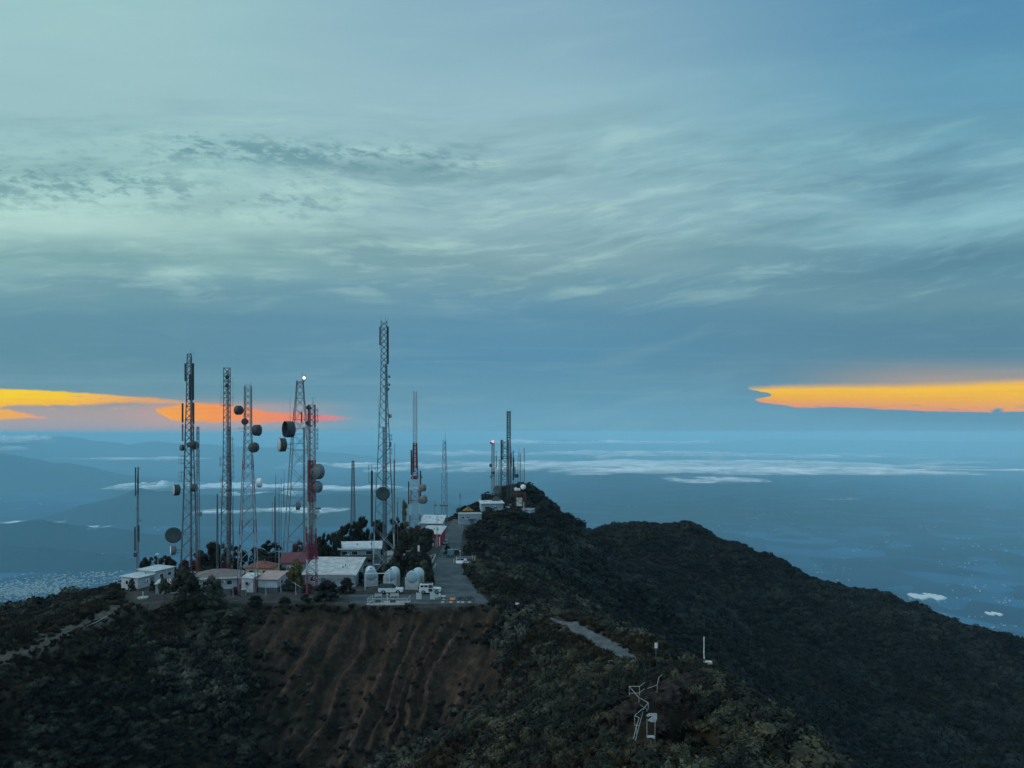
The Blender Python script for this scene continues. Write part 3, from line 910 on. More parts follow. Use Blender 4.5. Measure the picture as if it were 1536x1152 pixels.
# 3 - tower with red cable ladder
t = Tower('straight lattice tower with a red and white cable ladder up its middle', 340.5, 176, 552, [(552, 6), (640, 6.2), (700, 7.2), (760, 9.2), (820, 11), (870, 11)], leg=.085, brace=.05, bands=[(840, 900)], horiz=2, ratio=.95)
t.cable(3.2, 556, 862, .6, bands=[(640, 660), (680, 708), (730, 765), (795, 815), (845, 870)], dy=-.8)
t.cable(4.5, 640, 862, .35)
t.dish(343.5, 566, 3, 20, 'drum', dish_dark, dish_dark, dy=-1.2); t.dish(343.5, 579, 3, 20, 'drum', dish_dark, dish_dark, dy=-1.2)
t.whip(350, 566, 610, .04); t.whip(332, 574, 610, .04); t.yagi(349.5, 655, 680, 3, 2.2); t.yagi(350.5, 680, 720, 5, 1.6); t.yagi(331.5, 685, 700, 2, 1.5); t.yagi(332.3, 712, 778, 4, 1.4); t.whip(351, 730, 820, .06)
# side pole left of it
t = Tower('short grey pole mast left of the tower with the red cable ladder', 326, 183, 741, [(741, .9), (860, 1.5)], n=3, leg=.08, brace=.03, name='lattice_mast', cat='radio mast')
t.panel(326, 741, 800, 1.5, panel_grey, dy=-.1, depth=.25)
# 4 - tower in front with five dishes
t = Tower('lattice tower in front of the red-tiled house, four dishes near its head', 372, 155, 579, [(579, 5.2), (640, 5.4), (680, 6.6), (740, 9.5), (800, 12), (850, 14), (900, 14.5)], rot=9, leg=.095, brace=.05, bands=[(690, 705), (780, 800), (862, 900)], c1=(.2, .225, .24), c2=(.16, .04, .09), horiz=0, ratio=1.0)
t.dish(360.5, 615.5, 7, -115, 'drum', dish_dark, radome_pale); t.dish(370, 632.5, 5, 20, 'drum', dish_dark, dish_dark, dy=-1.1); t.dish(386.5, 645.5, 8.4, 78, 'drum', dish_dark, dish_dark, dy=-.4)
t.dish(382, 671, 7.6, 165, 'drum', dish_dark, dish_grey, dy=-.6); t.dish(390, 724, 7, 98, 'drum', radome_white, radome_white, dy=-.4)
t.whip(369, 575, 580, .05); t.whip(377, 574, 580, .05)
m = MB(); m.bar(t.loc(356, 643, -.3), t.loc(367, 643, -.3), .05, 4); m.build('yagi_antenna', steel, t.e); m = MB(); m.bar(t.loc(360, 647, -.3), t.loc(367, 647, -.3), .04, 4); m.build('yagi_antenna', steel, t.e)
# 5 - wide tapering tower with big drums
t = Tower('wide tapering lattice tower with a lit beacon and two big drum dishes', 450, 184, 571, [(571, 4.8), (600, 7), (650, 12), (700, 15.5), (750, 18.5), (850, 26)], n=4, rot=8, leg=.095, brace=.05, bands=[(571, 590), (640, 660)], horiz=2, ratio=1.0, c2=(.13, .05, .05))
t.lamp(456.5, 567, .34); t.whip(453.5, 557, 571, .06, False); t.whip(458.5, 561, 571, .05, False)
t.dish(437, 644, 12.2, -52, 'open', dish_dark, dy=-2.2); t.dish(428, 667, 10.2, -58, 'drum', dish_dark, radome_pale, dy=-2.6); t.dish(450.5, 757.5, 6.2, -75, 'drum', dish_grey, radome_pale, dy=-2.2)
t.panel(453, 618, 634, 1.8); t.whip(435.5, 593, 640, .045); t.whip(440, 611, 640, .04); t.whip(426.5, 705, 760, .08); t.yagi(426, 728, 762, 2, 3.0)
for py in (636, 643, 651, 665):
    m = MB(); m.bar(t.loc(437, py, -1.8), t.loc(459, py, -1.8), .06, 4); m.build('side_arm', steel_dark, t.e)
t.cable(6, 640, 850, .4, bands=[(700, 720)])
# 6 - red and white tower in front of it
t = Tower('narrow red and white tower with two grey drum dishes and magenta lower part', 467.5, 154, 607, [(607, 6.2), (700, 6.6), (780, 6.8), (805, 8), (840, 9), (900, 9.5)], rot=24, leg=.09, brace=.05, bands=[(607, 640), (690, 752), (800, 838), (858, 900)], c1=(.3, .335, .35), c2=(.15, .026, .05), horiz=1, ratio=.8)
t.cable(-3.5, 612, 840, .5, bands=[(620, 650), (690, 755), (815, 840)])
t.cable(1.5, 690, 838, .5, bands=[(690, 755), (815, 840)], dy=-.3)
for k, (y0, y1) in enumerate(((790, 812), (788, 815), (792, 818))): t.panel(460 + 7.5 * k, y0, y1, 1.7, panel_red)
m = MB(); rr = random.Random(3)
for k in range(46):
    a = t.corner(rr.randrange(4), 0); z = t.zr(rr.uniform(814, 841)); z2 = t.zr(rr.uniform(814, 841))
    m.bar((rr.uniform(-1.5, 1.5), rr.uniform(-1.2, 1.2), z), (rr.uniform(-1.5, 1.5), rr.uniform(-1.2, 1.2), z2), .055, 3)
m.build('antenna_cage', simple('magenta_paint', (.2, .022, .07), .6, 0, .35), t.e)
t.dish(474.5, 707.5, 11.8, 150, 'drum', dish_grey, dish_grey, dy=.3); t.dish(474, 730.5, 9, 155, 'drum', dish_grey, dish_grey, dy=.3); t.dish(464.5, 611.5, 3.4, 40, 'drum', dish_dark, dish_dark, dy=-1); t.dish(463.5, 634.5, 3.2, 30, 'drum', dish_dark, dish_dark, dy=-1); t.dish(477.5, 774, 5.2, 120, 'grid', radome_pale, dy=-.4); t.dish(474.5, 750, 1.8, 60, 'drum', dish_grey, dish_grey)
t.panel(478, 761, 764, 7, steel, dy=-.3); t.panel(477, 765, 769, 5, radome_pale, dy=-.3)
t.yagi(476.8, 612, 635, 3, 1.3); t.yagi(476.8, 642, 675, 5, 1.3); t.whip(470.5, 600, 607, .03); m = MB(); m.bar(t.loc(466, 597, 0), t.loc(472, 597, 0), .03, 4); m.bar(t.loc(469, 597, 0), t.loc(469, 608, 0), .03, 4); m.build('wind_vane', steel, t.e)
# 7 - the tallest
t = Tower('tallest lattice tower, with dark panels at its head and a round mesh dish low down', 576, 183, 482, [(482, 5), (545, 5.2), (600, 6.4), (640, 8.4), (690, 11), (740, 13.5), (800, 16.5), (855, 19)], rot=11, leg=.1, brace=.055, mat=None, bands=[(800, 900)], c1=(.1, .125, .13), c2=(.42, .46, .47), horiz=0, ratio=1.05)
t.panel(570.3, 490, 518, 1.7); t.panel(582, 490, 546, 2.6, dy=-.2); t.cable(3, 545, 850, .4); t.cable(-.5, 640, 850, .5, mat=steel)
t.dish(577.5, 739, 10.3, 8, 'grid', dish_green, dy=-2.9); t.dish(585.5, 624, 2.9, 70, 'drum', dish_grey, radome_pale, dy=-.3); t.panel(582.5, 582, 586, 3, simple('green_box', (.03, .09, .05)), dy=-.3)
t.whip(568, 592, 622, .045); t.whip(567.6, 620, 642, .045); t.yagi(587.3, 651, 661, 2, 1.4); t.yagi(587.3, 672, 682, 2, 1.4); t.panel(586.5, 663, 670, 1.8, steel)
t.whip(572, 473, 482, .04, False); t.whip(578.5, 474, 482, .04, False); t.whip(581.5, 477, 482, .06, False)
for py in (565, 577):
    m = MB(); m.lathe(t.loc(582.5, py, -.3), (1, 0, 0), [(0, .01), (.05, .35), (.5, .3), (.55, .01)], 8); m.build('drum_antenna', panel_grey, t.e)
# 8 - red and white tower behind
t = Tower('red and white tower with dark red panel antennas behind the red building', 622.5, 248, 587, [(587, 3.2), (664, 3.4), (712, 5), (735, 7), (775, 9.5), (815, 11)], rot=14, leg=.1, brace=.055, bands=[(664, 716), (735, 755), (772, 830)], c1=(.42, .46, .47), c2=(.18, .03, .035), horiz=1, ratio=.9)
t.panel(621, 664, 708, 2.6, panel_red, dy=-.8); t.panel(625, 664, 702, 2.4, panel_red, dy=-.8); t.panel(617.3, 675, 712, 2.2, simple('panel_brown', (.07, .045, .03))); t.panel(613.3, 722, 756, 1.8); t.panel(631, 706, 752, 2); t.panel(632.5, 713, 718, 2, panel_grey)
m = MB(); m.lathe(t.loc(621.5, 716.5, 0), (0, 0, 1), [(-.5, 1.15), (0, 1.3), (.5, .9)], 12); m.build('ring_platform', panel_red, t.e)
t.dish(634.5, 731.5, 5.6, 150, 'drum', dish_grey, radome_pale); t.dish(635, 749, 6.6, 150, 'drum', dish_grey, radome_pale); t.whip(620, 585, 590, .07, False)
# 9 - slim tower
t = Tower('slim pale lattice mast with a needle tip between the red building and the second hill', 667.3, 268, 661, [(661, 1.8), (700, 3.6), (712, 4.4), (790, 5.2), (800, 5.6)], n=3, leg=.09, brace=.05, name='lattice_mast', cat='radio mast', horiz=1, mat=steel)
t.whip(668, 648, 661, .06, False); t.whip(663.8, 659, 690, .05); t.panel(666, 757, 759, 12, steel, dy=-.5)
# 10
t = Tower('slim tapering pale lattice tower rising behind the trees left of the tallest tower', 529.5, 234, 691, [(691, 1.9), (790, 4.2), (812, 5)], n=4, rot=25, leg=.09, brace=.05, mat=steel, horiz=1)

# pole masts between the towers
def pole(label, px, Y, top, r, extras=(), mat=None, thick=None):
    X = (px - CX) / F * Y; z0 = zat(X, Y) - .15
    e = empty('pole_mast', (X, Y, z0), 0, label, 'radio mast', 'pole masts among the towers')
    e_top = ZC - (top - H) / F * Y - z0; s = Y / F
    m = MB(); m.bar((0, 0, 0), (0, 0, e_top), r, 6, r * .55); m.build('pole', mat or steel, e)
    for x, y0, y1, rr_ in extras:
        z1 = ZC - (y0 - H) / F * Y - z0; zz = ZC - (y1 - H) / F * Y - z0; m = MB(); dx = (x - px) * s
        m.bar((dx, -.2, zz), (dx, -.2, z1), rr_, 5)
        for z in (zz + .3, z1 - .3):
            if z1 - zz > 2 or z < z1: m.bar((dx, -.2, z), (0, 0, z), .035, 4)
        m.build('rod_antenna', mat or steel, e)
    return e


pole('thick dark pole mast just left of the tallest tower', 557.8, 187, 697, .09, [(558, 706, 790, .3), (553.5, 697, 725, .06), (563, 700, 740, .05)], steel_dark)
pole('thin pole mast with a needle tip just right of the tallest tower', 592, 187, 664, .1, [(591.5, 690, 770, .17), (589, 725, 760, .05)], steel)
pole('short rod mast beside the needle-tipped pole right of the tallest tower', 596.5, 196, 745, .07, [(596.5, 752, 775, .14)])
pole('short dark pole with a stubby top left of the red and white tower', 604.5, 230, 750, .1, [(604.5, 757, 778, .22)], steel_dark)
pole('tallest of the thin rod masts between the twin front towers', 413.5, 186, 713, .11, [(412.5, 745, 815, .15), (408.8, 753, 800, .06)])
pole('rod mast standing second of the thin cluster between the twin front towers', 418.5, 188, 728, .09, [(419, 738, 815, .1), (416, 765, 815, .06)])
pole('thin rod mast closest to the wide tapering tower', 421.8, 190, 717, .08, [(422, 760, 812, .07)])
pole('thin antenna pole with a small square box behind the white-roofed red building', 651.8, 262, 750, .09, [(653.5, 756.5, 759.5, .35)])
pole('bare antenna pole on the slope left of the second hill', 690.2, 305, 739, .1, [(690.2, 741, 747, .18)], steel_dark)

# ------------------------------------------------------------------ the cluster on the second hill
G2 = 'masts on the second hill'
t = Tower('slim mast with a red beacon on top, leftmost on the second hill', 739.5, 326, 664, [(664, 2.1), (735, 3.0)], n=4, leg=.1, brace=.05, name='lattice_mast', cat='radio mast', group=G2, c1=(.2, .23, .24), bands=[(707, 715)], ratio=.8)
t.lamp(739.3, 662.5, .52, lamp_red); t.panel(736.3, 663, 666, 2, panel_dark); t.dish(736, 698, 2.6, -70, 'drum', dish_dark, dish_dark); t.dish(742.3, 701, 1.6, 60, 'drum', radome_white, radome_white); t.dish(739.5, 709, 2, 20, 'drum', panel_red, panel_red); t.dish(736.3, 715, 1.6, -60, 'drum', dish_grey, dish_grey); t.whip(744.5, 676, 692, .09)
t = Tower('tall dark antenna mast of stacked square bays, highest on the second hill', 763, 316, 617, [(617, 2.6), (660, 2.8), (735, 2.9), (775, 3.0)], n=4, rot=10, leg=.13, brace=.06, mat=steel_dark, name='antenna_mast', cat='radio mast', group=G2, ratio=.8)
for k in range(11):
    m = MB(); z = t.zr(619 + k * 3.75)
    m.box((0, 0, z), (.3, .3, .3))
    for q in (-1, 1):
        m.bar((q * .02, -.2, z), (q * .98, -.55, z + .3), .1, 4); m.bar((q * .02, -.2, z), (q * .98, -.55, z - .3), .1, 4)
        m.box((q * .6, -.4, z), (.55, .5, .34)); m.bar((0, .2, z), (q * .8, .7, z), .09, 4)
    m.build('antenna_bay', panel_dark, t.e)
t.whip(761, 612, 618, .05, False); t.whip(766, 612, 618, .05, False)
t = Tower('square lattice frame with a long dark red panel, left of the stacked-bay mast', 757.5, 320, 660, [(660, 5.2), (688, 5.6), (740, 6)], n=4, rot=6, leg=.12, brace=.06, mat=steel_dark, cat='radio tower', group=G2, horiz=1)
t.panel(752.2, 660, 690, 2.6, panel_red, dy=-1.4); t.deck(673, 5.6); t.deck(688, 6.4); t.deck(712, 5)
t.panel(754.5, 661, 688, 1.0, panel_dark, dy=-1.2)
t = Tower('thin pale lattice mast left of the dark red panel on the second hill', 749.8, 322, 690, [(690, 1.5), (745, 1.9)], n=3, leg=.09, brace=.05, mat=steel, name='lattice_mast', cat='radio mast', group=G2)
t = Tower('short mast carrying a long dark panel, right of the stacked-bay mast', 769.6, 320, 676, [(676, 1.7), (740, 2.2)], n=3, leg=.1, brace=.05, mat=steel, name='lattice_mast', cat='radio mast', group=G2)
t.panel(770.3, 687, 720, 2.4, panel_dark, dy=-.6); t.dish(775, 713.5, 2.9, 40, 'drum', dish_dark, dish_dark)
t = Tower('pale lattice mast with a needle tip, right part of the second hill', 779.3, 326, 680, [(680, 1.9), (700, 2.5), (745, 3)], n=3, leg=.1, brace=.05, mat=steel, name='lattice_mast', cat='radio mast', group=G2)
t.whip(778.3, 669, 681, .07, False); t.whip(775.6, 687, 725, .08)
e = pole('two-rod whip mast at the right end of the second hill', 786.3, 326, 672, .07, [(786.3, 672, 693, .17), (786.3, 702, 724, .17)], steel); e['group'] = G2
# red frame with white dishes
t = Tower('squat dark red steel frame carrying three white dishes on the second hill', 781, 303, 739, [(739, 8), (775, 8)], n=4, rot=12, leg=.16, brace=.07, mat=simple('frame_red', (.1, .03, .03), .7, 0, .3), name='steel_frame', cat='antenna frame', group=G2, horiz=1, ratio=.6)
t.dish(784.8, 730, 3.8, -30, 'drum', radome_white, radome_white); t.dish(774, 733.5, 2.7, 0, 'drum', radome_white, radome_white); t.dish(778.5, 734, 2.1, 20, 'drum', radome_white, radome_white)
m = MB(); m.box(t.loc(779, 752, -2.3), (2.3, .4, 3.4)); m.build('equipment_panel', simple('worn_white', (.4, .4, .38), .7, 0, .7, .9), t.e); m = MB(); m.box(t.loc(785.5, 760, -1.4), (.5, .5, 3.8)); m.build('equipment_panel', steel_pale, t.e)


def ground_dish(label, px, py, Y, rpx, azd, mat, tilt=R(18), kind='grid'):
    X = (px - CX) / F * Y; z = zat(X, Y); s = Y / F; zc_ = ZC - (py - H) / F * Y - z; r = rpx * s
    e = empty('ground_dish', (X, Y, z), 0, label, 'satellite dish', 'large dishes standing on the second hill')
    a = R(azd); d = Vector((math.sin(a) * math.cos(tilt), -math.cos(a) * math.cos(tilt), math.sin(tilt))); c = Vector((0, 0, zc_))
    m = MB(); m.lathe(c, d, [(-r * .26, .02), (-r * .2, r * .4), (-r * .1, r * .7), (.03, r), (.1, r), (-r * .04, r * .68), (-r * .15, r * .36), (-r * .2, .01)], 28); o = m.build('reflector', mat, e, smooth=True)
    f = MB(); rt = d.cross(Vector((0, 0, 1))).normalized(); up = rt.cross(d)
    for t_ in (-60, -120): f.bar(c + (rt * math.cos(R(t_)) + up * math.sin(R(t_))) * r * .8, c + d * r * .7, .05, 4)
    f.lathe(c + d * r * .62, d, [(0, .01), (.02, r * .12), (.4, r * .1), (.42, .01)], 8); f.build('feed', steel_dark, o)
    p = MB(); p.bar((0, r * .35, -.3), (0, r * .3, zc_ - .1), .18, 8); p.bar((-r * .5, r * .6, -.3), (0, r * .3, zc_), .09, 5); p.bar((r * .5, r * .6, -.3), (0, r * .3, zc_), .09, 5); p.build('pedestal', steel, e)


ground_dish('pale blue-white dish behind the curved white building', 726.3, 757.2, 300, 6.2, -12, simple('dish_white', (.42, .5, .5), .6, 0, .15))
ground_dish('dark grey dish at the foot of the second-hill masts, right of the pale dish', 745, 751.5, 302, 7.2, 20, simple('dish_brown', (.07, .08, .075), .7, 0, .3))
ground_dish('grey dish highest on the left brow of the second hill', 746, 734.5, 320, 6.6, 15, dish_grey, R(10))

for lab, px_, Y_, top_, r_, ex_ in (
        ('thin rod mast just right of the beacon mast on the second hill', 744.6, 329, 677, .1, [(744.6, 684, 700, .2)]),
        ('short rod mast between the beacon mast and the pale lattice mast on the second hill', 747.3, 325, 704, .1, []),
        ('rod mast rising right beside the stacked-bay mast, on its inner side', 766.8, 322, 670, .11, [(766.8, 680, 700, .2)]),
        ('rod mast between the long dark panel and the needle-tipped lattice mast', 773.2, 325, 690, .1, [(772.4, 700, 716, .2)]),
        ('short rod mast between the needle-tipped lattice mast and the two-rod whip', 783.2, 327, 698, .1, [])):
    e_ = pole(lab, px_, Y_, top_, r_, ex_, steel); e_['group'] = G2
cab_m = simple('cabinet_grey', (.2, .23, .24), .6, 0, .2)
for lab, px_, Y_, w_, h_ in (
        ('grey equipment cabinet at the foot of the leftmost tall tower', 290, 171, 1.1, 1.7), ('grey equipment cabinet between the feet of the front tower', 366, 152.5, .9, 1.3),
        ('wide grey equipment cabinet at the foot of the red-cable tower', 346, 172.5, 1.6, 1.5), ('grey equipment cabinet beside the foot of the magenta tower', 478, 151.5, 1.0, 1.5),
        ('grey equipment cabinet at the foot of the tallest tower', 566, 181, 1.3, 1.9), ('tall grey equipment cabinet below the stacked-bay mast', 764, 312, 1.8, 2.4), ('wide grey equipment cabinet below the dark red panel frame', 753, 314, 2.2, 2.0)):
    X_ = (px_ - CX) / F * Y_; e_ = empty('equipment_cabinet', (X_, Y_, zat(X_, Y_)), R(8), lab, 'cabinet', 'equipment cabinets at the tower feet')
    m = MB(); m.box((0, 0, h_ / 2), (w_, .8, h_)); m.build('body', cab_m, e_, bevel=.03); m = MB(); m.box((0, -.42, h_ * .5), (w_ * .8, .04, h_ * .8)); m.build('door', steel, e_); m = MB(); m.box((0, 0, h_ + .04), (w_ + .15, .95, .07)); m.build('lid', steel_pale, e_)
# ------------------------------------------------------------------ buildings
w_white = simple('wall_white', (.36, .41, .43), .8, 0, .2, .7)
w_blue = simple('wall_pale_blue', (.22, .3, .33), .8, 0, .2, .7)
w_teal = simple('wall_blue_green', (.22, .36, .38), .8, 0, .25, .7)
w_yellow = simple('wall_yellow', (.62, .46, .18), .8, 0, .15, .7)
w_red = simple('wall_red', (.24, .02, .045), .7, 0, .2, .8)
w_grey = simple('wall_grey', (.25, .27, .27), .85, 0, .25, .6)
w_dark = simple('plinth_blue', (.06, .085, .1), .85, 0, .25, .6)
r_white = corrugated('roof_white', (.44, .5, .53), .5, 'X', .3)
r_white2 = corrugated('roof_white_worn', (.4, .43, .43), .5, 'X', .45, (.2, .17, .14))
r_pink = corrugated('roof_pink_grey', (.36, .25, .24), .4, 'X', .25)
r_brown = corrugated('roof_brown_grey', (.15, .12, .115), .35, 'X', .35)
r_red = corrugated('roof_red_tile', (.2, .045, .03), .3, 'X', .45, (.1, .03, .02))
r_dark = corrugated('roof_dark', (.06, .065, .068), .4, 'X', .3)
r_grey = corrugated('roof_grey', (.26, .28, .28), .5, 'X', .3)
r_mag = corrugated('roof_dark_red', (.13, .02, .035), .4, 'X', .3)
glass = simple('window_glass', (.02, .028, .032), .15, 0, .1, spec=.6)
frame_w = simple('frame_white', (.6, .62, .62), .6)
door_m = simple('door_blue_grey', (.08, .13, .16), .6, 0, .2)
fascia_m = simple('fascia_white', (.62, .64, .63), .7, 0, .2, 1.0)


def building(label, px, py, x0, x1, d, hf, hb, yaw, wall, roof, kind='shed', rise=1.0, ov=.4, wins=(), doors=(), cat='building', name='building', group=None, plinth=0, Y=None, ridge='x', fascia=None, loc=None):
    """front wall on local y=0 between x0 and x1; the anchor (x=0) stands where the photo shows it"""
    if loc is not None: p = Vector(loc)
    elif Y is None: p = ground_of(px, py)
    else: X = (px - CX) / F * Y; p = Vector((X, Y, zat(X, Y)))
    e = empty(name, p, R(yaw), label, cat, group)
    m = MB()
    if kind == 'shed':
        m.prism([(0, -1.5), (d, -1.5), (d, hb), (0, hf)], x0, x1)
    elif kind == 'gable':
        if ridge == 'x': m.prism([(0, -1.5), (d, -1.5), (d, hf), (d / 2, hf + rise), (0, hf)], x0, x1)
        else: m.prism_y([(x0, -1.5), (x1, -1.5), (x1, hf), ((x0 + x1) / 2, hf + rise), (x0, hf)], 0, d)
    else:
        m.box(((x0 + x1) / 2, d / 2, (hf - 1.5) / 2), (x1 - x0, d, hf + 1.5))
    m.build('wall', wall, e)
    if plinth:
        b = MB(); b.box(((x0 + x1) / 2, d / 2, plinth / 2 - .7), (x1 - x0 + .06, d + .06, plinth + 1.4)); b.build('plinth', w_dark, e)
    r = MB(); t = .12; gz = .004
    if kind == 'shed':
        sl = (hb - hf) / d; z0 = hf - sl * ov + gz; z1 = hb + sl * ov + gz
        r.prism([(-ov, z0), (d + ov, z1), (d + ov, z1 + t), (-ov, z0 + t)], x0 - ov, x1 + ov)
    elif kind == 'gable':
        if ridge == 'x':
            sl = rise / (d / 2); z0 = hf - sl * ov + gz; zr_ = hf + rise + gz
            r.prism([(-ov, z0), (d / 2, zr_), (d + ov, z0), (d + ov, z0 + t), (d / 2, zr_ + t), (-ov, z0 + t)], x0 - ov, x1 + ov)
        else:
            xm = (x0 + x1) / 2; sl = rise / ((x1 - x0) / 2); z0 = hf - sl * ov + gz; zr_ = hf + rise + gz
            r.prism_y([(x0 - ov, z0), (xm, zr_), (x1 + ov, z0), (x1 + ov, z0 + t), (xm, zr_ + t), (x0 - ov, z0 + t)], -ov, d + ov)
    elif kind == 'hip':
        a = [(x0 - ov, -ov), (x1 + ov, -ov), (x1 + ov, d + ov), (x0 - ov, d + ov)]
        k = min(d, x1 - x0) / 2; rx0, rx1 = (x0 + k, x1 - k) if x1 - x0 >= d else ((x0 + x1) / 2 - .01, (x0 + x1) / 2 + .01)
        vs = [(x, y, hf + gz) for x, y in a] + [(x, y, hf + gz + t) for x, y in a] + [(rx0, d / 2, hf + rise), (rx1, d / 2, hf + rise)]
        r.add(vs, [(3, 2, 1, 0), (0, 1, 5, 4), (1, 2, 6, 5), (2, 3, 7, 6), (3, 0, 4, 7), (4, 5, 9, 8), (6, 7, 8, 9), (5, 6, 9), (7, 4, 8)])
    else:
        r.box(((x0 + x1) / 2, d / 2, hf + gz + t / 2), (x1 - x0 + 2 * ov, d + 2 * ov, t))
    ro = r.build('roof', roof, e)
    if fascia:
        f = MB(); z0 = hf - (((hb - hf) / d * ov) if kind == 'shed' else 0)
        f.box(((x0 + x1) / 2, -ov - .035, z0 - fascia / 2 + t * .8), (x1 - x0 + 2 * ov, .06, fascia))
        if kind != 'shed': f.box((x1 + ov + .035, d / 2, z0 - fascia / 2 + t * .8), (.06, d + 2 * ov, fascia))
        f.build('fascia', fascia_m, ro)
    rb = random.Random(len(label)); span = x1 - x0
    if span > 4.5:
        for _ in range(2):
            t_ = rb.uniform(.15, .85); yy = rb.uniform(.3, .7) * d; zz = (hf + (hb - hf) * yy / d) if kind == 'shed' else hf + rise * (1 - abs(yy / d - .5) * 2) * (0 if kind == 'flat' else 1)
            v = MB(); v.lathe((x0 + span * t_, yy, zz - .1), (0, 0, 1), [(0, .11), (.55, .11), (.55, .2), (.72, .05)], 8); v.build('vent', steel, ro)
        a_ = MB(); xx = x0 + span * rb.uniform(.2, .8); a_.box((xx, -.22, hf * .62), (.85, .36, .55)); ao = a_.build('air_conditioner', fascia_m, e, bevel=.03)
        a_ = MB(); a_.lathe((xx - .1, -.405, hf * .62), (0, -1, 0), [(0, .22), (.02, .22), (.025, .02)], 12); a_.build('fan_grille', steel_dark, ao)
        dp = MB(); dp.bar((x1 - .12, -.08, -.2), (x1 - .12, -.08, hf - .1), .05, 5); dp.build('drainpipe', steel_pale, e)
    for side, x, z, w_, h_ in wins:
        fr = MB(); pn = MB()
        if side == 'F':
            fr.box((x, -.03, z), (w_ + .16, .1, h_ + .16)); pn.box((x, -.07, z), (w_, .06, h_))
        elif side == 'R':
            fr.box((x1 + .03, x, z), (.1, w_ + .16, h_ + .16)); pn.box((x1 + .07, x, z), (.06, w_, h_))
        else:
            fr.box((x0 - .03, x, z), (.1, w_ + .16, h_ + .16)); pn.box((x0 - .07, x, z), (.06, w_, h_))
        fo = fr.build('window', frame_w, e); pn.build('pane', glass, fo)
    for side, x, w_, h_ in doors:
        dm = MB(); hm_ = MB()
        if side == 'F': dm.box((x, -.04, h_ / 2), (w_, .1, h_)); hm_.box((x + w_ * .35, -.12, h_ * .48), (.06, .08, .16))
        elif side == 'R': dm.box((x1 + .04, x, h_ / 2), (.1, w_, h_)); hm_.box((x1 + .12, x + w_ * .35, h_ * .48), (.08, .06, .16))
        else: dm.box((x0 - .04, x, h_ / 2), (.1, w_, h_)); hm_.box((x0 - .12, x + w_ * .35, h_ * .48), (.08, .06, .16))
        do = dm.build('door', door_m, e); hm_.build('handle', steel_pale, do)
    return e


# far left: the two-level white building (long wall runs away from the camera)
b1 = building('long white building with a two-level pale roof at the far left', 207, 884, 0, 4.8, 4.6, 2.4, 2.5, 72, w_white, r_white, ov=.35, wins=[('L', 3.0, 1.3, .7, .8)], doors=[('F', 3.9, .8, 1.9)])
m = MB(); m.prism([(0, -1.5), (4.6, -1.5), (4.6, 3.15), (0, 3.0)], 4.805, 10.6); m.build('wall', w_white, b1)
m = MB(); m.prism([(-.35, 2.995), (4.95, 3.165), (4.95, 3.285), (-.35, 3.115)], 4.45, 10.9); m.build('roof', r_white, b1)
for x in (6.6, 9.0):
    f_ = MB(); f_.box((x, -.03, 1.8), (1.1, .1, .8)); q_ = MB(); q_.box((x, -.07, 1.8), (.95, .06, .65)); o_ = f_.build('window', frame_w, b1); q_.build('pane', glass, o_)
building('small grey shed half hidden by the biggest front tree', 233, 891, 0, 4.6, 3.2, 2.0, 2.3, 12, w_grey, r_white2, ov=.25, wins=[('F', 1.3, 1.3, .7, .6)], cat='shed', name='shed')
building('low house with a brown-grey hipped roof and white fascia', 325, 884, -4.2, 4.2, 6.0, 2.6, 2.6, 14, w_white, r_brown, 'hip', rise=1.35, ov=.7, wins=[('F', -2.2, 1.4, 1.2, .9), ('F', 2.6, 1.4, 1.0, .9)], doors=[('F', .4, .9, 2.0)], fascia=.35, cat='house', name='house')
building('yellow house with a red tiled hip roof', 387, 868, -3.0, 3.1, 4.6, 2.5, 2.5, -4, w_yellow, r_red, 'hip', rise=1.3, ov=.55, wins=[('F', -1.6, 1.5, 1.1, .8), ('F', 1.6, 1.5, .8, .8)], cat='house', name='house')
e5 = building('small white cabin with a round fan opening in its front wall', 371, 888.5, -1.4, 1.35, 2.6, 3.0, 3.5, -14, w_white, r_white, ov=.2, doors=[('R', 1.3, .8, 1.9)], cat='cabin', name='cabin')
m = MB(); m.lathe((-.05, 0, 1.85), (0, -1, 0), [(0, .5), (.14, .5), (.14, .36), (.05, .34)], 18); o = m.build('fan_ring', w_grey, e5)
m = MB(); m.lathe((-.05, -.04, 1.85), (0, -1, 0), [(0, .35), (.02, .01)], 18); m.build('fan_blades', glass, o)
building('low pale building with a pinkish sloping roof and dark blue base', 398, 888.5, -1.6, 2.6, 4.6, 2.75, 3.5, -6, w_white, r_pink, ov=.35, wins=[('R', 2.2, 1.9, .8, .6)], plinth=1.0)
e7 = building('long building with the widest white roof, behind the front tower and left of the tanks', 495, 880, -5.6, 5.6, 7.2, 3.0, 5.0, -3, w_blue, r_white2, ov=.55, wins=[('F', -3.9, 1.6, 1.1, .9), ('F', 3.7, 1.6, 1.3, .9)], doors=[('F', -1.5, .9, 2.0)], fascia=.3)
m = MB(); m.box((1.2, -.06, 2.35), (8.2, .08, .9)); m.build('wall_band', simple('band_pink', (.5, .44, .43), .8, 0, .2), e7)
e8 = building('two-storey pale blue building with a white roof among the trees', 538, 838, -5.6, 5.4, 6.0, 4.6, 5.3, 8, w_blue, r_white, ov=.6, wins=[('F', -3.6, 3.4, 1.4, .9), ('F', -1.0, 3.4, 1.4, .9), ('F', 2.6, 3.4, 1.4, .9), ('F', 2.8, 1.2, 1.2, .9)], fascia=.3, Y=191)
m = MB(); m.prism([(-2.2, 2.25), (0, 2.75), (0, 2.85), (-2.2, 2.35)], -5.6, 5.0); m.build('awning', r_dark, e8)
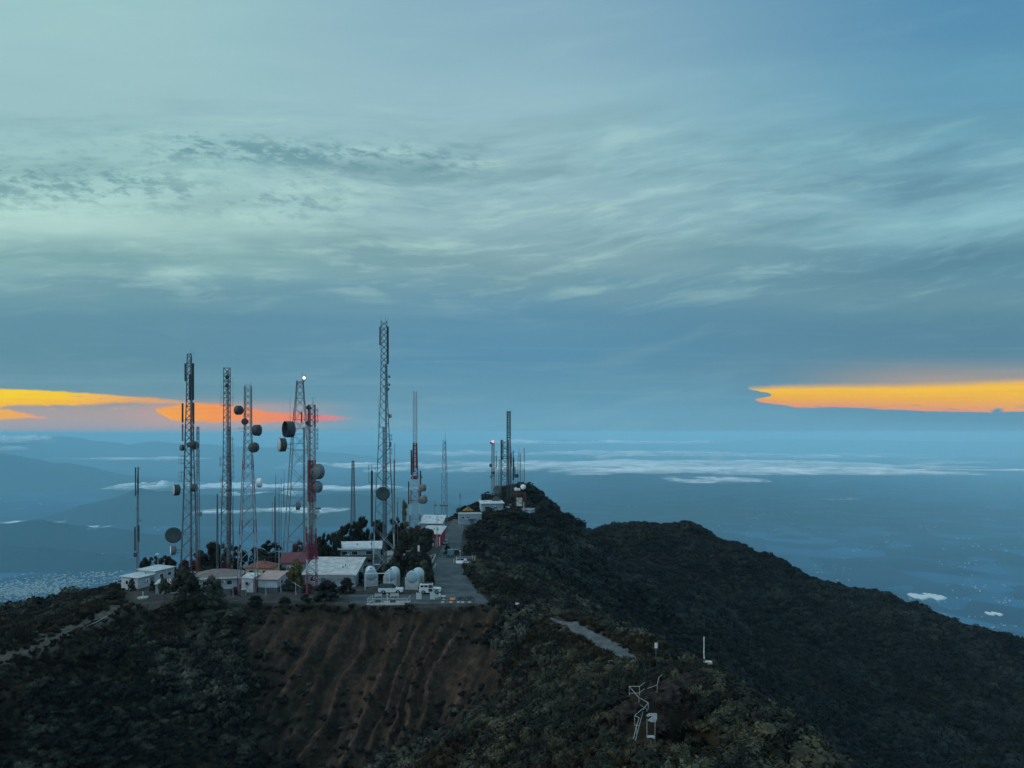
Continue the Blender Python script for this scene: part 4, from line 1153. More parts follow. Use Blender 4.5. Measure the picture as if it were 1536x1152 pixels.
e9 = building('house with a dark grey gabled roof and two lit lamps on its white wall', 510, 846, -4.6, 3.4, 4.4, 2.4, 2.4, 3, w_white, r_dark, 'gable', rise=1.4, ov=.5, doors=[('F', .9, 1.1, 2.0)], wins=[('F', -2.4, 1.4, 1.2, .9)], cat='house', name='house', Y=176)
warm = emit('lamp_warm', (1.0, .72, .36), 5.0)
for x, z in ((2.3, 1.75), (3.15, 2.1)):
    m = MB(); m.bar((x, .0, z), (x, -.3, z + .05), .04, 5); o = m.build('wall_lamp', steel_dark, e9)
    g_ = MB(); g_.lathe((x, -.32, z - .18), (0, 0, 1), [(0, .02), (.08, .15), (.2, .17), (.3, .1), (.34, .02)], 10); g_.build('bulb', warm, o, smooth=True)
building('small building with a dark red roof behind the magenta tower section', 445, 850, -3.4, 2.4, 4.5, 2.8, 4.2, 14, w_grey, r_mag, ov=.5, Y=179, wins=[('F', -1.4, 1.4, 1.0, .8)])
building('pale building with a flat grey roof at the foot of the tallest tower', 594, 839, -2.8, 3.2, 5.0, 2.9, 3.1, 4, w_white, r_grey, ov=.5, wins=[('F', -1.4, 1.6, 1.0, .9), ('F', 1.4, 1.6, 1.0, .9)], Y=190)
e11 = building('red-walled building with a white sloping roof beside the road', 654, 812.5, -4.2, 1.5, 5.5, 3.9, 5.3, -10, w_red, r_white2, ov=.45, doors=[('F', .1, 1.0, 2.2)], wins=[('F', -2.6, 1.9, 1.1, .9)], fascia=.25, Y=229)
for x in (-.9, 1.1): m = MB(); m.box((x, -.08, 1.2), (.18, .12, 3.0)); m.build('pilaster', fascia_m, e11)
building('building with a higher white roof behind the red-walled one', 648, 800, -3.8, 3.2, 6.0, 5.6, 7.4, -6, w_blue, r_white, ov=.5, Y=246)
# second hill
e12 = building('white flat-roofed building with a small door below the second hill', 705, 786, -4.5, 4.6, 5.0, 4.5, 4.7, 6, w_blue, r_grey, ov=.12, wins=[('F', -2.7, 3.3, .9, .7), ('F', -.9, 3.3, .9, .7)], doors=[('F', .8, 1.5, 2.3)], Y=290)
m = MB(); m.box((.8, -.55, 2.7), (2.6, 1.1, .12)); m.build('canopy', w_dark, e12)
e13 = building('long low blue building with a curved pale roof right of the flat-roofed one', 738, 780, -4.3, 4.6, 6.0, 3.3, 3.9, 10, w_blue, r_white, ov=.5, wins=[('F', -2.4, 1.7, 1.2, .8), ('F', 1.4, 1.7, 1.2, .8)], Y=297)
building('small white block building on the right shoulder of the second hill', 790, 773, -2.8, 2.4, 4.0, 3.6, 3.8, -16, w_blue, r_grey, ov=.2, wins=[('F', -1.2, 2.0, .8, .8)], doors=[('R', 2.0, 1.0, 2.1)], Y=300)
e15 = building('little kiosk with a yellow pyramid roof above the flat-roofed white building', 704, 766, -1.5, 1.5, 3.0, 1.5, 1.5, 20, w_grey, simple('roof_ochre', (.17, .1, .03), .8, 0, .5), 'hip', rise=1.7, ov=.5, Y=303, cat='kiosk', name='kiosk')
m = MB(); m.bar((0, 1.5, 3.0), (0, 1.5, 5.0), .07, 5); m.build('finial', steel, e15)

# ------------------------------------------------------------------ water tanks
tank_w = simple('tank_white', (.4, .47, .48), .6, 0, .15, .8)
tank_face = simple('tank_end', (.25, .34, .39), .6, 0, .15, .8)


def tank(px, py, yaw, label, L_=4.6, r=1.22, drop=0.0):
    p = ground_of(px, py); e = empty('water_tank', (p.x, p.y, p.z), R(yaw), label, 'water tank', 'water tanks on concrete cradles'); zc_ = 2.75 - drop
    m = MB(); m.lathe((0, 0, zc_), (0, 1, 0), [(-.02, r * .97), (0, r), (.25, r), (.25, r * 1.02), (.4, r * 1.02), (.4, r), (L_, r), (L_ + .3, r * .75), (L_ + .45, .02)], 32); m.build('shell', tank_w, e, smooth=False)
    f = MB(); f.lathe((0, 0, zc_), (0, -1, 0), [(.0, r * .965), (.06, r * .9), (.2, r * .4), (.22, .01)], 32); f.build('end_cap', tank_face, e, smooth=True)
    h = MB(); h.lathe((0, .9, zc_ + r - .02), (0, 0, 1), [(0, .28), (.16, .28), (.17, .01)], 12); h.build('hatch', steel_dark, e)
    cm = simple('cradle_concrete', (.32, .36, .36), .85, 0, .2, .8)
    for y in (.05, L_ * .55):
        k = MB(); n = 14; prof = [(-r * 1.2, -1.0), (r * 1.2, -1.0), (r * 1.2, zc_ - .15)] + [(r * 1.03 * math.cos(R(-8 - 164 * i / n)), zc_ + r * 1.03 * math.sin(R(-8 - 164 * i / n))) for i in range(n + 1)] + [(-r * 1.2, zc_ - .15)]
        k.prism_y(prof, y, y + 1.3); k.build('cradle', cm, e)
    return e


tk1 = tank(557, 880, 14, 'white water tank turned to the left, leftmost of the three, behind the pickup', drop=.15)
tk2 = tank(584.5, 882.5, -4, 'white water tank with an upright pipe in front, middle one of the three')
tk3 = tank(617.5, 885, -12, 'white water tank with the roundest blue end face, rightmost of the three', r=1.3)
a = ground_of(549, 884); b = ground_of(585, 886)
m = MB(); za = ZC - (859 - H) / F * a.y; zb = ZC - (858.5 - H) / F * b.y
m.bar((a.x, a.y - 1, za), (b.x, b.y - 1, zb), .075, 8); m.bar((b.x, b.y - 1, zb), (b.x, b.y - 1, b.z - .3), .09, 8); m.bar((a.x, a.y - 1, za), (a.x, a.y - 1, a.z - .3), .06, 8)
o = m.build('water_pipe', simple('pipe_white', (.55, .6, .6), .6)); tag(o, 'thin white pipe running level from the left tank to the middle tank', 'pipe')

building('small grey hut on the brow of the second hill, under the dark red frame', 760, 766, -1.8, 1.8, 3.0, 2.3, 2.6, -8, w_grey, r_grey, ov=.2, doors=[('F', .3, .8, 1.9)], Y=305, cat='hut', name='hut')
building('low pale hut on the second hill, left of the dark grey dish', 731, 766, -1.6, 1.6, 2.6, 1.9, 2.2, 12, w_grey, r_dark, ov=.2, doors=[('F', -.5, .7, 1.7)], Y=304, cat='hut', name='hut')
# ------------------------------------------------------------------ vehicles (local x = forward)
car_white = simple('paint_white', (.52, .54, .55), .35, 0, .06, 1.0, spec=.5)
car_black = simple('paint_black', (.015, .017, .02), .3, 0, .2, 1.0, spec=.5)
car_grey = simple('paint_grey', (.3, .32, .33), .4, 0, .1, 1.0, spec=.5)
rubber = simple('rubber', (.012, .012, .013), .9, 0, .2)
rimm = simple('rim', (.3, .32, .33), .4, .6, .1)
canvas = simple('canvas_dark', (.02, .026, .03), .8, 0, .3)
lampg = simple('lamp_glass', (.5, .5, .48), .2, 0, .1, spec=.6)
lampr = simple('lamp_red_glass', (.2, .01, .01), .3, 0, .1)


def wheel(e, x, y, r=.38, w=.26):
    m = MB(); m.lathe((x, y - w / 2, r), (0, 1, 0), [(0, r * .55), (.02, r * .92), (.06, r), (w - .06, r), (w - .02, r * .92), (w, r * .55)], 20)
    o = m.build('wheel', rubber, e); q = MB(); q.lathe((x, y - w / 2 - .01, r), (0, 1, 0), [(0, .02), (.03, r * .5), (.06, r * .58), (w - .04, r * .58), (w - .01, r * .5), (w + .02, .02)], 14); q.build('rim', rimm, o)


def sym_profile(m, prof, w0, w1, mi=0):
    """profile (x,z) extruded across y from -w to w, with the upper points drawn in"""
    n = len(prof); zmax = max(z for _, z in prof); zmin = min(z for _, z in prof)
    vs = []
    for sgn in (-1, 1):
        for x, z in prof:
            k = (z - zmin) / (zmax - zmin + 1e-6); vs.append((x, sgn * (w0 + (w1 - w0) * k), z))
    fs = [(k, (k + 1) % n, n + (k + 1) % n, n + k) for k in range(n)]; fs.append(tuple(range(n))); fs.append(tuple(range(n, 2 * n))[::-1])
    m.add(vs, fs, mi)


def arch(x, r, n=8): return [(x - r * math.cos(math.pi * i / n), .42 + r * math.sin(math.pi * i / n) * .95 - .12) for i in range(n + 1)]


def side_windows(e, polys, w0, mat):
    for poly in polys:
        for sgn in (-1, 1):
            m = MB(); y = sgn * w0; vs = [(x, y, z) for x, z in poly] + [(x, y - sgn * .03, z) for x, z in poly]; n = len(poly)
            m.add(vs, [tuple(range(n)), tuple(range(n, 2 * n))[::-1]] + [(k, (k + 1) % n, n + (k + 1) % n, n + k) for k in range(n)])
            m.build('window', mat, e)


def place(label, name, cat, px, py, yaw, Y=None, group=None):
    p = ground_of(px, py) if Y is None else Vector(((px - CX) / F * Y, Y, 0))
    z = zat(p.x, p.y)
    return empty(name, (p.x, p.y, z + .075), R(yaw), label, cat, group)


# white pickup
e = place('white pickup with a dark canvas top over its bed, parked by the railing', 'pickup', 'pickup', 586.5, 890.5, 3)
m = MB(); low = [(-2.55, .45)] + arch(-1.55, .5) + arch(1.5, .5) + [(2.5, .45), (2.58, .7), (2.5, 1.02), (1.1, 1.14), (.9, 1.18), (-2.55, 1.2), (-2.62, .8)]
sym_profile(m, low, .86, .84); m.build('body', car_white, e, bevel=.04)
m = MB(); sym_profile(m, [(-2.45, 1.21), (.85, 1.19), (.3, 1.86), (-.1, 1.92), (-2.3, 1.9), (-2.5, 1.6)], .8, .7); m.build('canvas_top', canvas, e, bevel=.05)
side_windows(e, [[(-.95, 1.28), (.55, 1.26), (.15, 1.74), (-.95, 1.78)], [(-2.3, 1.3), (-1.15, 1.3), (-1.15, 1.76), (-2.2, 1.74)]], .79, simple('window_tint', (.05, .085, .095), .2, 0, .1, spec=.6))
for q in (-1, 1): m = MB(); m.bar((.98, q * .72, 1.2), (.36, q * .66, 1.88), .05, 4); m.build('windscreen_pillar', car_black, e)
m = MB(); sym_profile(m, [(.93, 1.22), (.99, 1.22), (.42, 1.86), (.36, 1.86)], .68, .6); m.build('windscreen', glass, e)
m = MB(); m.box((2.6, 0, .55), (.16, 1.66, .2)); m.build('bumper', car_black, e)
m = MB(); m.box((-2.65, 0, .6), (.16, 1.6, .18)); m.build('bumper', car_black, e)
for s_ in (-1, 1):
    m = MB(); m.box((2.52, s_ * .62, .85), (.1, .3, .18)); m.build('headlight', lampg, e)
    m = MB(); m.box((-2.6, s_ * .74, .95), (.08, .16, .26)); m.build('tail_light', lampr, e)
    m = MB(); m.box((.8, s_ * .95, 1.3), (.12, .16, .2)); m.build('mirror', car_black, e)
    m = MB(); m.box((.35, s_ * .868, 1.0), (.2, .03, .06)); m.build('door_handle', car_black, e)
    for x in (-1.55, 1.5): wheel(e, x, s_ * .74, .4)

# white off-road car with open door
e = place('white off-road car with a roof rack and its door open, right of the pickup', 'off_road_car', 'car', 645.5, 890.5, 2)
m = MB(); low = [(-2.3, .5)] + arch(-1.4, .48) + arch(1.35, .48) + [(2.2, .5), (2.26, .8), (2.18, 1.16), (.75, 1.24), (.6, 1.26), (-2.3, 1.26), (-2.36, .8)]
sym_profile(m, low, .84, .82); m.build('body', car_white, e, bevel=.04)
m = MB(); sym_profile(m, [(-2.26, 1.27), (-.35, 1.265), (-.35, 2.0), (-2.05, 2.02), (-2.2, 1.9)], .8, .72); m.build('rear_cabin', car_white, e, bevel=.05)
side_windows(e, [[(-2.05, 1.42), (-1.35, 1.42), (-1.35, 1.86), (-1.98, 1.86)], [(-1.22, 1.42), (-.5, 1.42), (-.5, 1.86), (-1.22, 1.86)]], .785, glass)
m = MB(); m.box((.05, 0, 1.98), (1.0, 1.4, .06)); m.bar((.72, -.68, 1.25), (.45, -.64, 2.0), .045, 4); m.bar((.72, .68, 1.25), (.45, .64, 2.0), .045, 4); m.build('front_roof', car_white, e)
m = MB(); sym_profile(m, [(.68, 1.27), (.73, 1.27), (.48, 1.95), (.43, 1.95)], .62, .58); m.build('windscreen', glass, e)
m = MB(); m.box((.15, -.83, .85), (.95, .03, .62)); m.box((.05, 0, 1.3), (.9, 1.4, .5)); m.build('cabin_interior', car_black, e)
m = MB(); m.box((.55, -1.28, .95), (.06, .9, .75)); m.build('open_door', car_white, e)
m = MB()
for y in (-.62, -.3, 0, .3, .62): m.bar((-1.7, y, 2.14), (.35, y, 2.14), .025, 4)
for x in (-1.7, -.7, .35): m.bar((x, -.65, 2.14), (x, .65, 2.14), .03, 4)
m.path([(-1.7, -.65, 2.3), (.35, -.65, 2.3), (.35, .65, 2.3), (-1.7, .65, 2.3), (-1.7, -.65, 2.3)], .03)
for x in (-1.7, .35):
    for y in (-.65, .65): m.bar((x, y, 2.0), (x, y, 2.3), .03, 4)
m.build('roof_rack', steel_dark, e)
m = MB(); m.box((2.34, 0, .62), (.18, 1.6, .22)); m.build('bumper', car_black, e)
m = MB(); m.lathe((-2.38, 0, 1.05), (-1, 0, 0), [(0, .3), (.02, .36), (.2, .36), (.22, .1)], 16); m.build('spare_wheel', rubber, e)
for s_ in (-1, 1):
    m = MB(); m.box((2.22, s_ * .58, .98), (.08, .24, .24)); m.build('headlight', lampg, e)
    m = MB(); m.box((1.35, s_ * .86, .98), (1.1, .1, .1)); m.build('fender', car_black, e)
    for x in (-1.4, 1.35): wheel(e, x, s_ * .74, .42)

# black car facing the camera beside the red building
e = place('black car facing downhill beside the red-walled building', 'parked_car', 'car', 668.5, 805.5, -86, Y=233)
m = MB(); low = [(-2.2, .4)] + arch(-1.35, .4) + arch(1.35, .4) + [(2.15, .4), (2.22, .62), (2.1, .92), (.95, 1.02), (-2.1, 1.08), (-2.25, .7)]
sym_profile(m, low, .88, .84); m.build('body', car_black, e, bevel=.04)
m = MB(); sym_profile(m, [(-2.0, 1.09), (.95, 1.03), (.3, 1.6), (-1.5, 1.64)], .82, .66); m.build('cabin', car_black, e, bevel=.05)
m = MB(); sym_profile(m, [(.9, 1.1), (.95, 1.1), (.42, 1.55), (.37, 1.55)], .7, .6); m.build('windscreen', simple('windscreen_sky', (.12, .15, .17), .12, 0, .1, spec=.8), e)
side_windows(e, [[(-1.8, 1.14), (.55, 1.1), (.2, 1.5), (-1.45, 1.54)]], .765, glass)
m = MB(); m.box((2.2, 0, .55), (.12, 1.5, .2)); m.build('bumper', lampg, e)
for s_ in (-1, 1):
    m = MB(); m.box((2.14, s_ * .62, .76), (.1, .36, .16)); m.build('headlight', lampg, e)
    for x in (-1.35, 1.35): wheel(e, x, s_ * .78, .34, .22)

# small truck with a teal box
e = place('small dark truck with a blue-green box body at the top of the slope', 'small_truck', 'truck', 681, 828.5, 12, Y=207)
m = MB(); m.box((-.95, 0, 1.35), (1.7, 1.6, 1.5)); m.build('box_body', simple('box_teal', (.1, .2, .21), .6, 0, .15), e, bevel=.03)
m = MB(); sym_profile(m, [(-.05, .5), (1.5, .5), (1.6, 1.1), (1.2, 1.95), (-.05, 2.0)], .8, .72); m.build('cab', car_black, e, bevel=.05)
m = MB(); m.box((-.2, 0, .52), (3.2, 1.1, .16)); m.build('chassis', car_black, e)
side_windows(e, [[(.2, 1.25), (1.3, 1.22), (1.1, 1.78), (.2, 1.82)]], .775, glass)
for s_ in (-1, 1):
    for x in (-1.1, 1.0): wheel(e, x, s_ * .68, .34, .22)

# grey van beyond the yellow bush
e = place('grey van parked beyond the yellow-green bush', 'van', 'van', 431.5, 862, 172, Y=171)
m = MB(); low = [(-2.0, .4)] + arch(-1.25, .4) + arch(1.25, .4) + [(2.0, .4), (2.05, .9), (1.75, 1.2), (1.3, 1.95), (-1.95, 2.0), (-2.05, .9)]
sym_profile(m, low, .85, .74); m.build('body', car_grey, e, bevel=.05)
side_windows(e, [[(-1.8, 1.25), (-.7, 1.25), (-.7, 1.72), (-1.75, 1.72)], [(-.55, 1.25), (.4, 1.25), (.4, 1.72), (-.55, 1.72)], [(.5, 1.25), (1.5, 1.25), (1.2, 1.72), (.5, 1.72)]], .83, glass)
for s_ in (-1, 1):
    for x in (-1.25, 1.25): wheel(e, x, s_ * .76, .34, .22)

# two dark motorcycles
def motorcycle(px, py, yaw, label):
    e = place(label, 'motorcycle', 'motorcycle', px, py, yaw, group='motorcycles by the terrace edge')
    for x in (-.68, .68):
        m = MB(); m.lathe((x, -.06, .31), (0, 1, 0), [(0, .22), (.01, .29), (.04, .31), (.08, .31), (.11, .29), (.12, .22)], 18); o = m.build('wheel', rubber, e)
        q = MB(); q.lathe((x, -.03, .31), (0, 1, 0), [(0, .02), (0, .2), (.06, .2), (.06, .02)], 12); q.build('rim', rimm, o)
    m = MB(); m.bar((-.68, 0, .31), (-.2, 0, .62), .05, 5); m.bar((-.2, 0, .62), (.45, 0, .75), .06, 5); m.bar((.68, -.07, .31), (.48, -.07, .95), .03, 5); m.bar((.68, .07, .31), (.48, .07, .95), .03, 5); m.box((0, 0, .42), (.5, .26, .3)); m.build('frame', steel_dark, e)
    m = MB(); sym_profile(m, [(-.02, .72), (.42, .76), (.36, .98), (.05, .92)], .14, .1); m.build('tank', car_black, e, bevel=.03)
    m = MB(); m.box((-.38, 0, .8), (.72, .24, .1)); m.build('seat', canvas, e, bevel=.03)
    m = MB(); m.bar((.46, -.34, 1.04), (.46, .34, 1.04), .025, 5); m.box((.56, 0, .9), (.12, .2, .18)); m.build('handlebar', steel, e)


motorcycle(690, 902.5, 6, 'darker motorcycle nearer the orange barrier on the terrace edge')
motorcycle(705, 902, -14, 'motorcycle at the right end of the row on the terrace edge')

# ------------------------------------------------------------------ terrace furniture
rail_w = simple('rail_white', (.4, .43, .42), .55, 0, .2, 2)
# the white railed lookout
p0 = ground_of(551, 906.5); p1 = ground_of(612, 906.5); e = empty('lookout_railing', ((p0.x + p1.x) / 2, p0.y, 0.05), 0, 'white picket railing with two framed panels around the lookout in front of the pickup', 'railing')
hwid = (p1.x - p0.x) / 2; dep = 2.6
for x, y in ((-hwid, 0), (hwid, 0), (-hwid * .86, dep), (hwid * 1.02, dep), (-hwid * .35, 0), (hwid * .3, 0), (0, 0)): m = MB(); m.bar((x, y, -.4), (x, y, 1.25), .05, 6); m.build('post', rail_w, e)
for z in (.15, 1.15):
    m = MB(); m.path([(-hwid * .86, dep, z), (-hwid, 0, z), (hwid, 0, z), (hwid * 1.02, dep, z)], .04); m.build('rail', rail_w, e)
n = 40
for i in range(n + 1):
    x = -hwid + 2 * hwid * i / n
    if -.62 < x / hwid < -.32 or .12 < x / hwid < .42: continue
    m = MB(); m.bar((x, 0, .15), (x, 0, 1.15), .025, 4); m.build('picket', rail_w, e)
for c_ in (-.47, .27):
    m = MB(); x = c_ * hwid; m.box((x, -.02, .65), (hwid * .28, .06, .62)); o = m.build('panel', simple('panel_slate', (.05, .075, .085), .6, 0, .3), e)
    q = MB(); q.path([(x - hwid * .15, -.06, .32), (x + hwid * .15, -.06, .32), (x + hwid * .15, -.06, .98), (x - hwid * .15, -.06, .98), (x - hwid * .15, -.06, .32)], .03); q.build('panel_frame', rail_w, o)
m = MB(); m.box((0, dep / 2 - .15, -.02), (2 * hwid + .5, dep + .5, .16)); m.build('deck', concrete, e)


def bench(px, py, w_, yaw, label, ornate=False):
    e = place(label, 'bench', 'bench', px, py, yaw, group='white benches behind the lookout railing')
    e.location.z += .05
    m = MB()
    for k in range(3): m.box((0, -.15 + .15 * k, .45), (w_, .11, .05))
    m.build('seat', rail_w, e)
    m = MB()
    for z in (.62, .8): m.box((0, .26, z), (w_, .05, .12))
    if ornate:
        for k in range(5): m.lathe((-w_ / 2 + w_ * (k + .5) / 5, .26, .92), (0, 1, 0), [(-.02, .12), (.02, .12)], 10)
    m.build('backrest', rail_w, e)
    for x in (-w_ / 2 + .1, w_ / 2 - .1):
        m = MB(); m.box((x, -.12, .2), (.07, .07, .45)); m.bar((x, .22, 0), (x, .27, .9), .035, 4); m.build('leg', rail_w, e)


bench(567.5, 898.5, 1.5, 8, 'white bench with a scrolled back, left one behind the railing', True)
bench(591.5, 898, 1.8, -2, 'plain white bench, right one behind the lookout railing')
e = place('short white post with a round cap between the two white benches', 'bollard', 'post', 581, 901, 0); e.location.z += .05
m = MB(); m.bar((0, 0, -.1), (0, 0, 1.05), .09, 8); m.build('post', rail_w, e); m = MB(); m.lathe((0, 0, 1.05), (0, 0, 1), [(0, .17), (.1, .2), (.22, .14), (.26, .02)], 12); m.build('cap', rail_w, e)
for px, lab in ((628.3, 'blank white board nearer the lookout railing, on two short feet'), (649, 'blank white board in front of the off-road car, on two short feet')):
    e = place(lab, 'notice_board', 'board', px, 901.5, 0, group='white boards on the terrace')
    m = MB(); m.box((0, 0, .88), (1.08, .07, 1.32)); m.build('board', simple('board_white', (.38, .42, .41), .6, 0, .1), e, bevel=.02)
    for x in (-.42, .42): m = MB(); m.box((x, .0, .03), (.1, .5, .06)); m.box((x, .02, .15), (.08, .1, .3)); m.build('foot', steel, e)


def chair(px, py, yaw, label):
    e = place(label, 'garden_chair', 'chair', px, py, yaw, group='white chairs on the terrace')
    m = MB(); m.box((0, 0, .43), (.5, .48, .05)); m.build('seat', rail_w, e)
    m = MB(); m.box((0, .24, .72), (.5, .05, .5)); m.build('backrest', rail_w, e)
    for x in (-.21, .21):
        for y in (-.2, .22): m = MB(); m.bar((x, y, 0), (x, y, .43), .025, 4); m.build('leg', rail_w, e)
        m = MB(); m.box((x * 1.15, 0, .63), (.05, .44, .04)); m.build('armrest', rail_w, e)


chair(655.5, 899.5, 25, 'white garden chair beside the right white board'); chair(658.8, 898, -20, 'white garden chair turned towards the round table')
e = place('small round white table on one leg beside the white chairs', 'round_table', 'table', 665.5, 900.5, 0)
m = MB(); m.lathe((0, 0, .72), (0, 0, 1), [(0, .02), (0, .5), (.05, .5), (.05, .02)], 20); m.build('tabletop', rail_w, e)
m = MB(); m.bar((0, 0, 0), (0, 0, .72), .05, 6); m.lathe((0, 0, 0), (0, 0, 1), [(0, .3), (.04, .28), (.06, .05)], 14); m.build('leg', rail_w, e)
e = place('bright orange plastic barrier with a dark end', 'barrier', 'barrier', 678.5, 901.5, 3)
m = MB(); sym_profile(m, [(-.5, .1), (.45, .1), (.62, .5), (-.48, .5)], .22, .13); m.build('barrier_body', simple('orange_plastic', (.75, .24, .05), .5, 0, .1), e, bevel=.03)
m = MB(); m.box((-.56, 0, .3), (.1, .34, .4)); m.build('end_block', car_black, e); [(lambda q: (q.box((x, 0, .05), (.2, .5, .1)), q.build('foot', car_black, e)))(MB()) for x in (-.3, .3)]
for i, px in enumerate((664, 676.3, 687.5, 694, 704.5)):
    e = place('white painted kerb block in the row along the terrace edge', 'kerb_block', 'kerb block', px, 904.5, 0, group='white kerb blocks along the terrace edge')
    m = MB(); m.prism([(-.13, -.05), (.13, -.05), (.1, .17), (-.1, .17)], -.3, .3); m.build('block', rail_w, e, bevel=.02)
# railed white platform right of the road
e = place('white slab platform with a railing on the outer side of the road bend', 'platform', 'platform', 699, 845, 9, Y=195); e.location.z += .05
m = MB(); m.box((0, 2.2, 0), (4.9, 3.9, .5)); m.build('slab', simple('slab_white', (.46, .5, .5), .7, 0, .25, .8), e, bevel=.04)
m = MB(); m.box((.2, 2.1, .34), (1.7, 1.4, .18)); m.build('step', concrete, e); m = MB(); m.lathe((.1, 2.6, .44), (0, 0, 1), [(0, .5), (.3, .45), (.5, .3), (.55, .02)], 10); m.build('pedestal', rail_w, e)
for x, y in ((-2.2, 4.0), (2.2, 4.0), (2.75, 3.6)):
    m = MB(); m.bar((x, y, -.2), (x, y, 1.5), .1, 6); m.build('post', rail_w, e)
for z in (1.2, .8): m = MB(); m.bar((-2.2, 4.0, z), (2.2, 4.0, z), .06, 5); m.build('rail', rail_w, e)
for px, py, lab in ((681, 848, 'white bollard nearest the camera beside the slab platform'), (684.5, 843.5, 'white bollard at the left corner of the slab platform')):
    e = place(lab, 'bollard', 'bollard', px, py, 0, Y=(196 if px < 683 else 199), group='white bollards by the slab platform'); m = MB(); m.bar((0, 0, -.1), (0, 0, 1.05), .1, 8); m.build('post', rail_w, e); m = MB(); m.lathe((0, 0, 1.05), (0, 0, 1), [(0, .12), (.06, .1), (.1, .02)], 10); m.build('cap', rail_w, e)
e = place('stack of three small white drums beside the dark truck', 'marker_post', 'marker', 689.5, 827.5, 0, Y=208); 
for z in (.0, .6, 1.2): m = MB(); m.lathe((0, 0, z), (0, 0, 1), [(0, .2), (.05, .27), (.4, .27), (.48, .18), (.52, .05)], 12); m.build('drum', rail_w, e)


def handrail(label, pts, h=.9):
    """white rail on posts between points of the ground"""
    g_ = [Vector(q) for q in pts]; c_ = g_[0]
    e = empty('handrail', c_, 0, label, 'handrail', 'white handrails by the road')
    for z in (h, h * .5): m = MB(); m.path([q - c_ + Vector((0, 0, z)) for q in g_], .055); m.build('rail', rail_w, e)
    for q in g_: m = MB(); m.bar(q - c_ - Vector((0, 0, .3)), q - c_ + Vector((0, 0, h)), .05, 5); m.build('post', rail_w, e)


def gz(px, py): p = ground_of(px, py); return (p.x, p.y, zat(p.x, p.y))


handrail('upper white handrail on the left bank of the road, bent like a hook', [gz(640, 840), gz(647, 837.5), gz(653.5, 835.5), gz(649.5, 844), gz(645.5, 852)])
handrail('lower white handrail, straight, on the left bank of the road above the jeep', [gz(654, 850), gz(650, 856), gz(646.5, 863)])
handrail('short white pipe rail beside the left end of the two-level white building', [(-89.6, 166.5, zat(-89.6, 166.5)), (-88.2, 165.5, zat(-88.2, 165.5)), (-86.2, 164.2, zat(-86.2, 164.2))])


def post_sign(label, px, py, top, w_, h_, Y=None, mat=None):
    p = ground_of(px, py) if Y is None else Vector(((px - CX) / F * Y, Y, 0)); z = zat(p.x, p.y); zt = ZC - (top - H) / F * p.y - z
    e = empty('small_sign', (p.x, p.y, z), 0, label, 'sign', 'small signs on posts')
    m = MB(); m.bar((0, 0, -.3), (0, 0, zt), .045, 6); m.build('post', steel, e)
    m = MB(); m.box((0, -.06, zt - h_ / 2), (w_, .04, h_)); m.build('panel', mat or simple('sign_white', (.6, .64, .62), .5, 0, .15), e, bevel=.01)


post_sign('tall white sign panel on a dark post among the bushes left of the road', 628, 838, 818, .5, 1.6, Y=178)
post_sign('little pale sign at the top of the red gully wall, right of the terrace', 776, 912, 904, .75, .45)
post_sign('narrow white sign on a post beside the end of the lower road', 984, 985.5, 964, .35, .62, Y=84)

# street lamp, utility poles, wires
X_, Y_ = XY(237, 171); z_ = zat(X_, Y_); e = empty('street_lamp', (X_, Y_, z_), 0, 'street lamp with a flat pale head behind the two-level white building', 'street lamp'); zt = ZC - (831 - H) / F * Y_ - z_
m = MB(); m.bar((0, 0, -.2), (0, 0, zt), .09, 6, .06); m.build('pole', steel_pale, e); m = MB(); m.box((-.05, -.3, zt + .04), (.55, .9, .13)); m.build('lamp_head', radome_white, e, bevel=.03)


def upole(label, px, Y, top, arm=True):
    X = (px - CX) / F * Y; z = zat(X, Y); zt = ZC - (top - H) / F * Y - z
    e = empty('utility_pole', (X, Y, z), 0, label, 'utility pole', 'utility poles'); m = MB(); m.bar((0, 0, -.5), (0, 0, zt), .14, 8, .1); m.build('pole', simple('pole_concrete', (.26, .29, .28), .85, 0, .25), e)
    if arm: m = MB(); m.box((0, 0, zt - .4), (2.0, .1, .1)); [m.lathe((x, 0, zt - .34), (0, 0, 1), [(0, .05), (.15, .07), (.2, .02)], 6) for x in (-.9, -.3, .3, .9)]; m.build('crossarm', steel_dark, e)
    return Vector((X, Y, z + zt))


u1 = upole('utility pole carrying sagging wires, right of the red-tiled house', 418.5, 166, 822)
u2 = upole('utility pole in front of the red-walled building', 655.5, 226, 770)
e = empty('overhead_wires', u1, 0, 'four sagging wires between the front tower and the pole by the red-tiled house', 'wires')
q1 = P(386.5, 822, 157)
for k, dz in enumerate((-.3, -1.0, -1.7, -3.2)):
    m = MB(); pts = []
    for i in range(11):
        t_ = i / 10; pts.append((q1 + Vector((0, 0, dz + .3 - k * .25))) * (1 - t_) + (u1 + Vector((0, 0, dz))) * t_ - Vector((0, 0, 1.1 * 4 * t_ * (1 - t_))) - u1)
    m.path(pts, .03, 3); m.build('wire', steel, e)

